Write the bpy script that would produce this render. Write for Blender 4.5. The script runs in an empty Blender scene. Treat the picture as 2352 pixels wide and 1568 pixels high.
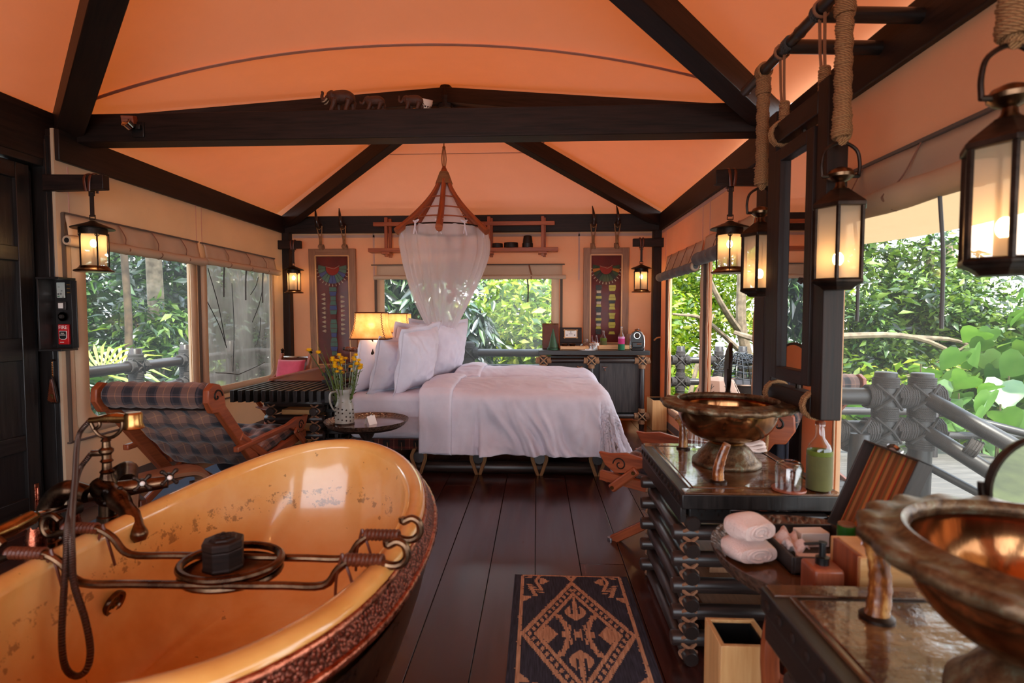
import bpy, bmesh, math, random
import numpy as np
from mathutils import Vector, Matrix, Euler, noise as NZ
random.seed(7); RNG = np.random.default_rng(11)
PI = math.pi; R = math.radians
SC = bpy.context.scene; COL = SC.collection
# ------------------------------------------------------------------ camera
CH = 1.27
cam_d = bpy.data.cameras.new('camera'); cam = bpy.data.objects.new('camera', cam_d); COL.objects.link(cam); SC.camera = cam
cam_d.sensor_width = 36; cam_d.lens = 1250 / 2352 * 36; cam_d.clip_start = .05; cam_d.clip_end = 300
cam.location = (0, 0, CH)
cam.rotation_euler = Euler((R(90 - 2.6994), 0, R(2.6566)), 'XYZ')
cam_d.dof.use_dof = True; cam_d.dof.focus_distance = 4.5; cam_d.dof.aperture_fstop = 2.8
# ------------------------------------------------------------------ sky, sun, exposure
W = bpy.data.worlds.new('sky'); SC.world = W; W.use_nodes = True
nt = W.node_tree; nt.nodes.clear()
wo = nt.nodes.new('ShaderNodeOutputWorld'); bg = nt.nodes.new('ShaderNodeBackground'); nt.links.new(bg.outputs[0], wo.inputs[0])
tc = nt.nodes.new('ShaderNodeTexCoord'); sx = nt.nodes.new('ShaderNodeSeparateXYZ'); rp = nt.nodes.new('ShaderNodeValToRGB')
nt.links.new(tc.outputs['Generated'], sx.inputs[0]); nt.links.new(sx.outputs[2], rp.inputs[0]); nt.links.new(rp.outputs[0], bg.inputs[0])
rp.color_ramp.elements[0].color = (.93, .96, 1, 1); rp.color_ramp.elements[1].color = (.62, .78, 1, 1)
bg.inputs[1].default_value = 2.9
sun_d = bpy.data.lights.new('sun', 'SUN'); sun = bpy.data.objects.new('sun', sun_d); COL.objects.link(sun)
sun_d.energy = 5.0; sun_d.angle = R(3); sun_d.color = (1, .94, .82)
sun.rotation_euler = Euler((R(34), R(14), 0), 'XYZ')
sun.location = (3, -6, 12)
VS = SC.view_settings; VS.view_transform = 'Standard'; VS.look = 'None'; VS.gamma = 1; VS.use_curve_mapping = False; VS.exposure = 0.9
CY = SC.cycles; CY.use_denoising = True; CY.max_bounces = 9; CY.diffuse_bounces = 5; CY.glossy_bounces = 4; CY.transmission_bounces = 6; CY.transparent_max_bounces = 12
CY.sample_clamp_indirect = 6; CY.caustics_reflective = False; CY.caustics_refractive = False
# ------------------------------------------------------------------ mesh builder
def V(*a): return Vector(a[0]) if len(a) == 1 else Vector(a)
def frame_of(d, up=(0, 0, 1)):
    d = V(d).normalized(); u = V(up)
    if abs(d.dot(u.normalized())) > .98: u = V(0, 1, 0) if abs(d.y) < .9 else V(1, 0, 0)
    s = d.cross(u).normalized(); return d, s, s.cross(d).normalized()
class MB:
    """collects primitives and builds ONE mesh object"""
    def __init__(s, o=(0, 0, 0)): s.v = []; s.f = []; s.uv = []; s.m = []; s.o = V(o); s.M = None
    def add(s, vs, fs, uvs=None, m=0):
        b = len(s.v)
        for p in vs:
            p = V(p)
            if s.M is not None: p = s.M @ p
            s.v.append(p - s.o)
        for i, f in enumerate(fs):
            s.f.append([b + k for k in f]); s.m.append(m)
            s.uv.append(uvs[i] if uvs else [(vs[k][0], vs[k][1] + vs[k][2]) for k in f])
    def bar(s, p, q, w, h, up=(0, 0, 1), m=0, w2=None, h2=None):
        p, q = V(p), V(q); d, sd, u = frame_of(q - p, up); L = (q - p).length
        w2 = w if w2 is None else w2; h2 = h if h2 is None else h2; vs = []
        for c, a, b in ((p, w, h), (q, w2, h2)):
            for x, y in ((-1, -1), (1, -1), (1, 1), (-1, 1)): vs.append(c + sd * (a / 2 * x) + u * (b / 2 * y))
        fs = [(0, 1, 2, 3), (7, 6, 5, 4)]; k = random.random() * 7
        uvs = [[(k, 0), (k, w), (k + h, w), (k + h, 0)]] * 2
        for i in range(4):
            j = (i + 1) % 4; fs.append((i, i + 4, j + 4, j)); t = i * .37 + k; wd = w if i % 2 == 0 else h
            uvs.append([(k, t), (k + L, t), (k + L, t + wd), (k, t + wd)])
        s.add(vs, fs, uvs, m)
    def box(s, c, z, m=0, rot=None):
        c = V(c); z = V(z); ax = max(range(3), key=lambda i: z[i]); d = V(0, 0, 0); d[ax] = z[ax] / 2
        old = s.M
        if rot is not None:
            s.M = (old if old is not None else Matrix()) @ Matrix.Translation(c) @ Euler(rot).to_matrix().to_4x4(); c = V(0, 0, 0)
        if ax == 2: s.bar(c - d, c + d, z[0], z[1], (0, 1, 0), m)
        elif ax == 0: s.bar(c - d, c + d, z[1], z[2], (0, 0, 1), m)
        else: s.bar(c - d, c + d, z[0], z[2], (0, 0, 1), m)
        s.M = old
    def tube(s, pts, r, n=8, closed=False, caps=True, m=0, flat=1.0, up=None):
        pts = [V(p) for p in pts]; N = len(pts)
        rs = list(r) if isinstance(r, (list, tuple)) else [r] * N
        tang = []
        for i in range(N):
            a = pts[(i - 1) % N] if closed or i > 0 else pts[i]; b = pts[(i + 1) % N] if closed or i < N - 1 else pts[i]
            t = (b - a); tang.append(t.normalized() if t.length > 1e-9 else V(0, 0, 1))
        _, sd, u = frame_of(tang[0], up or (0, 0, 1)); vs = []; L = 0; Ls = []
        for i in range(N):
            if i:
                L += (pts[i] - pts[i - 1]).length
                ax = tang[i - 1].cross(tang[i])
                if ax.length > 1e-7:
                    q = Matrix.Rotation(tang[i - 1].angle(tang[i]), 3, ax.normalized()); sd = q @ sd; u = q @ u
            Ls.append(L)
            for k in range(n):
                a = 2 * PI * k / n; vs.append(pts[i] + sd * (math.cos(a) * rs[i]) + u * (math.sin(a) * rs[i] * flat))
        fs = []; uvs = []; rm = max(rs)
        for i in range(N if closed else N - 1):
            j = (i + 1) % N; l0, l1 = Ls[i], (Ls[j] if j else L + (pts[0] - pts[-1]).length)
            for k in range(n):
                k2 = (k + 1) % n; fs.append((i * n + k, i * n + k2, j * n + k2, j * n + k))
                c = 2 * PI * rm / n; uvs.append([(l0, k * c), (l0, (k + 1) * c), (l1, (k + 1) * c), (l1, k * c)])
        if caps and not closed:
            for i, rev in ((0, True), (N - 1, False)):
                f = [i * n + k for k in range(n)]
                if rev: f.reverse()
                fs.append(f); uvs.append([(vs[k][0], vs[k][1]) for k in f])
        s.add(vs, fs, uvs, m)
    def lathe(s, prof, c=(0, 0, 0), n=24, m=0, axis='Z', ripple=None, closed=False, sx=1, sy=1):
        c = V(c); vs = []; P = len(prof); L = 0; Ls = [0]
        for i in range(1, P): L += math.hypot(prof[i][0] - prof[i - 1][0], prof[i][1] - prof[i - 1][1]); Ls.append(L)
        for r, z in prof:
            for k in range(n):
                a = 2 * PI * k / n; rr = r
                if ripple: rr, dz = ripple(r, z, a)
                else: dz = 0
                p = V(math.cos(a) * rr * sx, math.sin(a) * rr * sy, z + dz)
                if axis == 'X': p = V(p.z, p.x, p.y)
                elif axis == 'Y': p = V(p.y, p.z, p.x)
                vs.append(c + p)
        fs = []; uvs = []; rm = max(r for r, _ in prof)
        for i in range(P - 1):
            for k in range(n):
                k2 = (k + 1) % n; fs.append((i * n + k, i * n + k2, (i + 1) * n + k2, (i + 1) * n + k))
                w = 2 * PI * rm / n; uvs.append([(k * w, Ls[i]), (k * w + w, Ls[i]), (k * w + w, Ls[i + 1]), (k * w, Ls[i + 1])])
        for i, rev in ((0, True), (P - 1, False)):
            if prof[i][0] > 1e-4:
                f = [i * n + k for k in range(n)]
                if rev: f.reverse()
                if not closed: fs.append(f); uvs.append([(vs[k][0], vs[k][1]) for k in f])
        s.add(vs, fs, uvs, m)
    def prism(s, poly, o, ex, ey, depth, m=0):
        """polygon in the plane (o, ex, ey), extruded symmetrically by depth along ex x ey"""
        o, ex, ey = V(o), V(ex), V(ey); nz = ex.cross(ey).normalized(); n = len(poly); vs = []
        for sg in (-.5, .5):
            for x, y in poly: vs.append(o + ex * x + ey * y + nz * (depth * sg))
        fs = [list(range(n))[::-1], list(range(n, 2 * n))]; uvs = [[(poly[k % n][0], poly[k % n][1]) for k in f] for f in fs]; L = 0
        for i in range(n):
            j = (i + 1) % n; l = math.hypot(poly[j][0] - poly[i][0], poly[j][1] - poly[i][1])
            fs.append((i, j, j + n, i + n)); uvs.append([(L, 0), (L + l, 0), (L + l, depth), (L, depth)]); L += l
        s.add(vs, fs, uvs, m)
    def grid(s, fn, nu, nv, m=0, closeu=False, su=1, sv=1):
        vs = []; uvs = []; fs = []; W_ = nu if closeu else nu + 1
        for j in range(nv + 1):
            for i in range(W_): vs.append(fn(i / nu, j / nv))
        for j in range(nv):
            for i in range(nu):
                i2 = (i + 1) % W_; fs.append((j * W_ + i, j * W_ + i2, (j + 1) * W_ + i2, (j + 1) * W_ + i))
                uvs.append([(i / nu * su, j / nv * sv), ((i + 1) / nu * su, j / nv * sv), ((i + 1) / nu * su, (j + 1) / nv * sv), (i / nu * su, (j + 1) / nv * sv)])
        s.add(vs, fs, uvs, m)
    def ball(s, c, r, nu=12, nv=8, m=0):
        r = (r, r, r) if not hasattr(r, '__len__') else r
        s.grid(lambda u, v: V(c) + V(math.cos(2 * PI * u) * math.sin(PI * v) * r[0], math.sin(2 * PI * u) * math.sin(PI * v) * r[1], -math.cos(PI * v) * r[2]), nu, nv, m, True)
    def wrap(s, c, axis, r, width, turns, rr, n=12, m=0, k=5):
        """rope wound round an axis"""
        d, a, b = frame_of(axis); c = V(c); N = int(turns * n); pts = []
        for i in range(N + 1):
            t = i / N; an = 2 * PI * i / n; pts.append(c + d * (width * (t - .5)) + a * (math.cos(an) * r) + b * (math.sin(an) * r))
        s.tube(pts, rr, k, m=m)
    def build(s, name, mats, parent=None, bevel=0, smooth=True, angle=35, solid=0, kind=None, subsurf=0, label=None, loc=None):
        me = bpy.data.meshes.new(name); me.from_pydata([tuple(p) for p in s.v], [], s.f)
        ul = me.uv_layers.new(name='UVMap'); flat = [c for f in s.uv for q in f for c in q]; ul.data.foreach_set('uv', flat)
        mats = mats if isinstance(mats, (list, tuple)) else [mats]
        for x in mats: me.materials.append(x)
        if len(mats) > 1: me.polygons.foreach_set('material_index', s.m)
        if smooth:
            me.polygons.foreach_set('use_smooth', [True] * len(s.f)); me.set_sharp_from_angle(angle=R(angle))
        me.update()
        o = bpy.data.objects.new(name, me); COL.objects.link(o)
        if parent is not None: o.parent = parent
        if loc is not None: o.location = loc
        if solid: md = o.modifiers.new('thickness', 'SOLIDIFY'); md.thickness = solid; md.offset = 0
        if bevel: md = o.modifiers.new('bevel', 'BEVEL'); md.width = bevel; md.segments = 2; md.limit_method = 'ANGLE'; md.angle_limit = R(40)
        if subsurf: md = o.modifiers.new('subsurf', 'SUBSURF'); md.levels = subsurf; md.render_levels = subsurf
        if kind: o['kind'] = kind
        if label: o['label'] = label
        return o
def tag(o, label, cat, group=None, kind=None):
    o['label'] = label; o['category'] = cat
    if group: o['group'] = group
    if kind: o['kind'] = kind
    return o
def thing(name, label, cat, loc=(0, 0, 0), rz=0, group=None, rot=None):
    o = bpy.data.objects.new(name, None); COL.objects.link(o); o.empty_display_size = .1
    o.location = loc; o.rotation_euler = rot if rot else (0, 0, rz)
    return tag(o, label, cat, group)
def struct(o, label=None):
    o['kind'] = 'structure'
    if label: o['label'] = label
    return o
def kids(o): return [c for c in bpy.data.objects if c.parent is o]
def dup(o, parent=None, loc=None, rz=None, label=None, rot=None):
    def cp(a, par):
        c = a.copy(); COL.objects.link(c); c.parent = par
        for k in KID.get(a.name, []): cp(k, c)
        return c
    KID = {}
    for x in bpy.data.objects:
        if x.parent: KID.setdefault(x.parent.name, []).append(x)
    c = cp(o, parent)
    if loc is not None: c.location = loc
    if rz is not None: c.rotation_euler = (0, 0, rz)
    if rot is not None: c.rotation_euler = rot
    if label: c['label'] = label
    return c
def inst(o, loc, rot=None, scale=None, parent=None):
    c = o.copy(); COL.objects.link(c); c.location = loc
    if parent is not None: c.parent = parent
    if rot is not None: c.rotation_euler = rot
    if scale is not None: c.scale = scale if hasattr(scale, '__len__') else (scale,) * 3
    return c
def arc(c, r, a0, a1, n, ex, ey):
    c, ex, ey = V(c), V(ex), V(ey)
    return [c + ex * (r * math.cos(R(a0 + (a1 - a0) * i / n))) + ey * (r * math.sin(R(a0 + (a1 - a0) * i / n))) for i in range(n + 1)]
def smooth_path(pts, n=6):
    """Catmull-Rom through the points"""
    P = [V(p) for p in pts]; P = [P[0] * 2 - P[1]] + P + [P[-1] * 2 - P[-2]]; out = []
    for i in range(1, len(P) - 2):
        for k in range(n):
            t = k / n; a, b, c, d = P[i - 1], P[i], P[i + 1], P[i + 2]
            out.append(.5 * (2 * b + (c - a) * t + (2 * a - 5 * b + 4 * c - d) * t * t + (3 * b - a - 3 * c + d) * t ** 3))
    return out + [P[-2]]
def lerp(a, b, t): return a + (b - a) * t
# ------------------------------------------------------------------ materials
def srgb(r, g, b):
    f = lambda c: c / 255 / 12.92 if c / 255 <= .04045 else ((c / 255 + .055) / 1.055) ** 2.4
    return (f(r), f(g), f(b), 1)
class N:
    def __init__(s, name):
        s.mt = bpy.data.materials.new(name); s.mt.use_nodes = True; s.t = s.mt.node_tree; s.t.nodes.clear()
        s.out = s.n('OutputMaterial'); s.bs = s.n('BsdfPrincipled'); s.l(s.bs.outputs[0], s.out.inputs[0])
    def n(s, k, **kw):
        x = s.t.nodes.new('ShaderNode' + k)
        for a, b in kw.items(): setattr(x, a, b)
        return x
    def l(s, a, b): s.t.links.new(a, b)
    def coord(s, kind='Object', scale=(1, 1, 1), rot=(0, 0, 0)):
        t = s.n('TexCoord'); mp = s.n('Mapping'); s.l(t.outputs[kind], mp.inputs[0]); mp.inputs['Scale'].default_value = scale; mp.inputs['Rotation'].default_value = rot
        return mp.outputs[0]
    def noise(s, vec, scale=5, detail=4, rough=.55):
        x = s.n('TexNoise'); s.l(vec, x.inputs['Vector']); x.inputs['Scale'].default_value = scale; x.inputs['Detail'].default_value = detail; x.inputs['Roughness'].default_value = rough
        return x.outputs[0]
    def ramp(s, fac, stops, const=False):
        x = s.n('ValToRGB'); s.l(fac, x.inputs[0]); e = x.color_ramp.elements
        if const: x.color_ramp.interpolation = 'CONSTANT'
        e[0].position, e[0].color = stops[0][0], stops[0][1]; e[1].position, e[1].color = stops[-1][0], stops[-1][1]
        for p, c in stops[1:-1]: q = e.new(p); q.color = c
        return x.outputs[0]
    def math(s, op, a, b=None, c=None):
        x = s.n('Math', operation=op)
        for i, q in enumerate((a, b, c)):
            if q is None: continue
            if isinstance(q, (int, float)): x.inputs[i].default_value = q
            else: s.l(q, x.inputs[i])
        return x.outputs[0]
    def mix(s, fac, a, b, blend='MIX'):
        x = s.n('Mix', data_type='RGBA', blend_type=blend)
        for q, i in ((fac, 0), (a, 6), (b, 7)):
            if isinstance(q, (int, float, tuple)): x.inputs[i].default_value = q
            else: s.l(q, x.inputs[i])
        return x.outputs[2]
    def sep(s, vec):
        x = s.n('SeparateXYZ'); s.l(vec, x.inputs[0]); return x.outputs
    def bump(s, h, strength=.3, dist=.01):
        x = s.n('Bump'); s.l(h, x.inputs['Height']); x.inputs['Strength'].default_value = strength; x.inputs['Distance'].default_value = dist
        s.l(x.outputs[0], s.bs.inputs['Normal']); return x.outputs[0]
    def set(s, **kw):
        for k, q in kw.items():
            k = {'col': 'Base Color', 'rough': 'Roughness', 'metal': 'Metallic', 'trans': 'Transmission Weight', 'ior': 'IOR', 'coat': 'Coat Weight', 'coatr': 'Coat Roughness',
                 'sheen': 'Sheen Weight', 'spec': 'Specular IOR Level', 'em': 'Emission Color', 'ems': 'Emission Strength', 'sss': 'Subsurface Weight', 'alpha': 'Alpha'}[k]
            if isinstance(q, (int, float, tuple)): s.bs.inputs[k].default_value = q
            else: s.l(q, s.bs.inputs[k])
        return s
def m_plain(name, col, rough=.5, metal=0, var=.18, scale=8, bump=.0, bscale=40, **kw):
    n = N(name); c = n.coord(); f = n.noise(c, scale)
    d = tuple(x * (1 - var) for x in col[:3]) + (1,); b = tuple(min(1, x * (1 + var)) for x in col[:3]) + (1,)
    n.set(col=n.ramp(f, [(.3, d), (.7, b)]), rough=rough, metal=metal, **kw)
    if bump: n.bump(n.noise(c, bscale, 3), bump, .004)
    return n.mt
def m_wood(name, c1, c2, rough=.45, scale=1.0, bump=.25, coat=0, rvar=.15, spec=.5):
    n = N(name); uv = n.coord('UV', (2.2 * scale, 34 * scale, 1)); f = n.noise(uv, 1.6, 6, .62); g = n.noise(n.coord('UV', (.8, 5, 1)), 2, 3)
    h = n.math('ADD', n.math('MULTIPLY', f, .65), n.math('MULTIPLY', g, .35))
    n.set(col=n.ramp(h, [(.36, c1), (.64, c2)]), rough=n.math('ADD', n.math('MULTIPLY', f, rvar), rough - rvar / 2), coat=coat, coatr=.15, spec=spec); n.bump(f, bump, .003)
    return n.mt
def m_metal(name, c1, c2, rough=.25, scale=12, bump=.15, metal=1, bscale=60):
    n = N(name); c = n.coord(); f = n.noise(c, scale, 5, .65)
    n.set(col=n.ramp(f, [(.35, c1), (.65, c2)]), rough=n.math('ADD', n.math('MULTIPLY', f, .2), rough - .1), metal=metal); n.bump(n.noise(c, bscale, 2), bump, .002)
    return n.mt
def m_fabric(name, c1, c2=None, rough=.85, weave=600, bump=.25, sheen=.15, wr=0, wscale=7):
    n = N(name); c = n.coord(); c2 = c2 or tuple(x * .88 for x in c1[:3]) + (1,)
    n.set(col=n.ramp(n.noise(c, 6, 4), [(.35, c2), (.65, c1)]), rough=rough, sheen=sheen)
    h = n.noise(c, weave, 2)
    if wr: h = n.math('ADD', n.math('MULTIPLY', h, .15), n.math('MULTIPLY', n.noise(c, wscale, 5, .6), wr))
    n.bump(h, bump, .004 if not wr else .02); return n.mt
def m_rope(name, c1, c2, pitch=90, rough=.85):
    n = N(name); o = n.sep(n.coord('UV')); w = n.math('SINE', n.math('ADD', n.math('MULTIPLY', o[0], pitch * 2), n.math('MULTIPLY', o[1], pitch * 3)))
    f = n.math('ADD', n.math('MULTIPLY', w, .5), .5); n.set(col=n.ramp(f, [(.1, c1), (.8, c2)]), rough=rough); n.bump(f, .6, .003); return n.mt
def m_glass(name, col=(1, 1, 1, 1), rough=0, ior=1.45, refl=.9):
    """thin-walled clear glass that lets light through without refraction noise"""
    n = N(name); t = n.n('BsdfTransparent'); t.inputs[0].default_value = col; g = n.n('BsdfGlossy'); g.inputs['Roughness'].default_value = rough
    lw = n.n('LayerWeight'); lw.inputs[0].default_value = .5; f0 = ((ior - 1) / (ior + 1)) ** 2; fr = n.math('ADD', n.math('MULTIPLY', n.math('POWER', lw.outputs['Facing'], 5), refl), f0 * 3); mx = n.n('MixShader'); n.l(fr, mx.inputs[0]); n.l(t.outputs[0], mx.inputs[1]); n.l(g.outputs[0], mx.inputs[2]); n.l(mx.outputs[0], n.out.inputs[0])
    return n.mt
def m_cloth2(name, cd, ct, tw=.5, weave=300, noise=.08, clear=0.0):
    """cloth that lets light glow through: diffuse + translucent (+ see-through)"""
    n = N(name); c = n.coord(); f = n.noise(c, 3, 4); d = n.n('BsdfDiffuse'); t = n.n('BsdfTranslucent'); mx = n.n('MixShader'); mx.inputs[0].default_value = tw
    k = tuple(x * (1 - noise) for x in cd[:3]) + (1,)
    n.l(n.ramp(f, [(.35, k), (.65, cd)]), d.inputs[0]); t.inputs[0].default_value = ct
    b = n.n('Bump'); n.l(n.noise(c, weave, 2), b.inputs['Height']); b.inputs['Strength'].default_value = .15; b.inputs['Distance'].default_value = .002
    n.l(b.outputs[0], d.inputs['Normal']); n.l(d.outputs[0], mx.inputs[1]); n.l(t.outputs[0], mx.inputs[2]); o = mx.outputs[0]
    if clear:
        tr = n.n('BsdfTransparent'); m2 = n.n('MixShader'); m2.inputs[0].default_value = clear; n.l(o, m2.inputs[1]); n.l(tr.outputs[0], m2.inputs[2]); o = m2.outputs[0]
    n.l(o, n.out.inputs[0]); return n.mt
def m_emit(name, col, st):
    n = N(name); e = n.n('Emission'); e.inputs[0].default_value = col; e.inputs[1].default_value = st; n.l(e.outputs[0], n.out.inputs[0]); return n.mt
def m_leaf(name, cols, tw=.45, scale=1.2, gloss=.08):
    n = N(name); c = n.coord(); g = n.n('NewGeometry'); f = g.outputs['Random Per Island']
    f2 = n.math('ADD', n.math('MULTIPLY', f, .55), n.math('MULTIPLY', n.noise(c, scale, 2), .45)); stops = [(.25 + .5 * i / (len(cols) - 1), q) for i, q in enumerate(cols)]
    colr = n.ramp(f2, stops); d = n.n('BsdfDiffuse'); t = n.n('BsdfTranslucent'); mx = n.n('MixShader'); mx.inputs[0].default_value = tw
    n.l(colr, d.inputs[0]); n.l(n.mix(1.0, colr, (1.0, 1.0, .45, 1), 'MULTIPLY'), t.inputs[0]); n.l(d.outputs[0], mx.inputs[1]); n.l(t.outputs[0], mx.inputs[2])
    gl = n.n('BsdfGlossy'); gl.inputs['Roughness'].default_value = .35; m2 = n.n('MixShader'); m2.inputs[0].default_value = gloss; n.l(mx.outputs[0], m2.inputs[1]); n.l(gl.outputs[0], m2.inputs[2]); n.l(m2.outputs[0], n.out.inputs[0])
    return n.mt
def m_plaid(name, base, bands, uscale=1, vscale=1):
    """woven checks: bands = [(pos, width, colour)] repeated over u and over v"""
    n = N(name); o = n.sep(n.coord('UV', (uscale, vscale, 1)))
    def stripes(x):
        fr = n.math('FRACT', x); acc = None
        for p, w, c in bands:
            b = n.math('LESS_THAN', n.math('ABSOLUTE', n.math('SUBTRACT', fr, p)), w / 2)
            acc = n.mix(n.math('MULTIPLY', b, 1.0), acc if acc is not None else base, c)
        return acc
    col = n.mix(.5, stripes(o[0]), stripes(o[1])); h = n.noise(n.coord('UV', (300, 300, 1)), 1, 2)
    n.set(col=col, rough=.9, sheen=.2); n.bump(h, .3, .003); return n.mt
def mixc(a, b, t): return tuple(x + (y - x) * t for x, y in zip(a, b))
M = {}
M['dark'] = m_wood('dark_stained_wood', srgb(16, 10, 8), srgb(48, 31, 25), .5, bump=.35, spec=.28)
M['black'] = m_wood('black_stained_wood', srgb(14, 12, 12), srgb(40, 34, 32), .36, bump=.35)
M['char'] = m_wood('charcoal_wood', srgb(30, 27, 26), srgb(66, 58, 55), .5, bump=.4)
M['plank'] = m_wood('floor_plank_wood', srgb(34, 14, 11), srgb(72, 34, 26), .25, .6, .15, coat=.35, rvar=.12)
M['teak'] = m_wood('teak_wood', srgb(118, 52, 26), srgb(172, 88, 50), .4, bump=.2)
M['shelfw'] = m_wood('reddish_shelf_wood', srgb(128, 58, 26), srgb(178, 92, 46), .4, bump=.2)
M['pale'] = m_wood('pale_frame_wood', srgb(120, 80, 55), srgb(160, 112, 80), .5, bump=.25)
M['bamboo'] = m_wood('bamboo_board', srgb(196, 140, 84), srgb(226, 178, 122), .35, .8, .1)
M['log'] = m_wood('dark_log', srgb(22, 16, 15), srgb(62, 50, 46), .34, .8, .3)
M['rail'] = m_wood('grey_brown_rail_log', srgb(24, 22, 21), srgb(58, 53, 52), .42, .6, .25)
M['basewood'] = m_wood('table_top_wood', srgb(48, 28, 18), srgb(112, 72, 44), .16, .7, .2, coat=.8)
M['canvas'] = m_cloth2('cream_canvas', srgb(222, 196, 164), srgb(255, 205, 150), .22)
M['canvas_o'] = m_cloth2('sun_tinted_canvas', srgb(230, 192, 152), srgb(255, 160, 76), .24)  # copy of the canvas with the orange glow of outside sun put into its colour
M['strip'] = m_fabric('dark_canvas_strip', srgb(88, 72, 60))
M['blind'] = m_cloth2('rolled_blind_canvas', srgb(208, 184, 158), srgb(235, 190, 140), .2)
M['blindg'] = m_fabric('grey_rolled_blind', srgb(82, 76, 74), srgb(58, 53, 52), wr=.4)
M['ceil'] = m_cloth2('orange_tent_membrane', srgb(243, 198, 174), srgb(222, 102, 36), .085, noise=.04)
M['seam'] = m_cloth2('membrane_seam', srgb(226, 190, 172), srgb(220, 120, 80), .3)
M['linen'] = m_fabric('white_linen', srgb(230, 226, 238), srgb(220, 216, 229), .9, bump=.5, wr=.5, wscale=9)
M['towel'] = m_fabric('pale_towel', srgb(232, 205, 196), weave=260, bump=.9)
M['net'] = m_cloth2('white_mosquito_net', srgb(245, 242, 246), srgb(245, 242, 246), .5, clear=.5)
M['net_in'] = m_cloth2('white_net_cone', srgb(245, 242, 246), srgb(245, 242, 246), .5, clear=.25)
M['rope'] = m_rope('tan_rope', srgb(104, 70, 42), srgb(182, 134, 88), 330)
M['lash'] = m_rope('pale_lashing', srgb(120, 82, 54), srgb(186, 142, 104), 330)
M['drope'] = m_rope('grey_rope', srgb(44, 41, 40), srgb(80, 75, 73), 300)
M['cord'] = m_fabric('tan_cord', srgb(140, 92, 62))
M['iron'] = m_metal('dark_bronze_iron', srgb(26, 20, 18), srgb(66, 52, 44), .42, metal=.8)
M['bronze'] = m_metal('aged_bronze', srgb(62, 44, 34), srgb(128, 98, 74), .3)
M['brass'] = m_metal('worn_brass', srgb(150, 102, 52), srgb(208, 158, 98), .25)
M['copper'] = m_metal('hammered_copper', srgb(128, 58, 38), srgb(206, 126, 100), .28, 30, .9, bscale=70)
M['steel'] = m_metal('grey_steel', srgb(120, 118, 122), srgb(168, 166, 172), .35, metal=.9)
M['chrome'] = m_metal('chrome', srgb(190, 185, 182), srgb(225, 222, 220), .1, bump=0)
M['frost'] = m_cloth2('frosted_lantern_glass', srgb(212, 194, 174), srgb(206, 186, 162), .5, clear=.5)
M['glass'] = m_glass('clear_glass', refl=1.3)
M['vinyl'] = m_glass('clear_vinyl_window', (.93, .95, .93, 1), .05, 1.2, .25)
_n = M['vinyl'].node_tree; _o = [x for x in _n.nodes if x.type == 'OUTPUT_MATERIAL'][0]; _t = _n.nodes.new('ShaderNodeBsdfTranslucent'); _t.inputs[0].default_value = (.9, .92, .88, 1); _m = _n.nodes.new('ShaderNodeMixShader'); _m.inputs[0].default_value = .03
_n.links.new(_o.inputs[0].links[0].from_socket, _m.inputs[1]); _n.links.new(_t.outputs[0], _m.inputs[2]); _n.links.new(_m.outputs[0], _o.inputs[0])
M['bulb'] = m_emit('lit_bulb', (1, .55, .2, 1), 38)
M['leather'] = m_plain('brown_leather', srgb(92, 42, 22), .38, var=.25, scale=14, bump=.3, bscale=120)
M['strapl'] = m_plain('dark_leather_strap', srgb(38, 24, 18), .5)
M['horn'] = m_plain('dark_horn', srgb(44, 26, 20), .25, var=.5, scale=10)
M['whitep'] = m_plain('white_paper', srgb(236, 230, 222), .7, var=.03)
M['mirror'] = N('mirror_glass').set(col=srgb(238, 238, 238), rough=0.0, metal=1).mt
M['picglass'] = m_glass('picture_glass', (1, 1, 1, 1), .1, 1.1, .12)
M['blackp'] = m_plain('black_plastic', srgb(20, 19, 19), .35)
# ------------------------------------------------------------------ fast mesh
def quick_mesh(name, vs, fs, mt, parent=None, kind=None, smooth=False):
    me = bpy.data.meshes.new(name); nv, nf = len(vs), len(fs); k = fs.shape[1]
    me.vertices.add(nv); me.vertices.foreach_set('co', vs.astype(np.float32).ravel()); me.loops.add(nf * k); me.loops.foreach_set('vertex_index', fs.astype(np.int32).ravel())
    me.polygons.add(nf); me.polygons.foreach_set('loop_start', np.arange(0, nf * k, k, dtype=np.int32)); me.update(calc_edges=True); me.materials.append(mt)
    if smooth: me.polygons.foreach_set('use_smooth', [True] * nf)
    o = bpy.data.objects.new(name, me); COL.objects.link(o)
    if parent is not None: o.parent = parent
    if kind: o['kind'] = kind
    return o
X_, Y_, Z_ = V(1, 0, 0), V(0, 1, 0), V(0, 0, 1)
# ================================================================== the tent: floor, walls, roof, timbers
XL, XR, YB, YT, YF = -3.1, 1.46, 6.62, 3.55, -1.4
EZ = 2.47
A1 = V(-.85, 5.1, 3.4); A2 = V(-.92, 1.62, 3.42)
def floor_():
    b = MB(); b.box(((XL + XR) / 2, (YF + YB) / 2, -.06), (XR - XL + .3, YB - YF + .2, .05)); fl = struct(b.build('floor', M['black']), 'dark floor of long glossy brown planks')
    w = .228; ms = []
    for L in (2.1, 2.75, 3.4): 
        q = MB(); q.bar((0, -L / 2 + .0015, 0), (0, L / 2 - .0015, 0), w - .0035, .03); o = q.build('plank', M['plank'], fl, bevel=.0015); ms.append((L, o)); 
    used = set(); i = 0; x = XL - .1 + w / 2
    while x < XR + .1:
        y = YF - random.choice((0, .7, 1.4, 2.0)); 
        while y < YB:
            L, o = random.choice(ms)
            c = o if o.name not in used else inst(o, (0, 0, 0))
            used.add(o.name); c.location = (x, y + L / 2, -.0155 + random.uniform(-.0006, .0006)); y += L
        x += w; i += 1
floor_()
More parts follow.
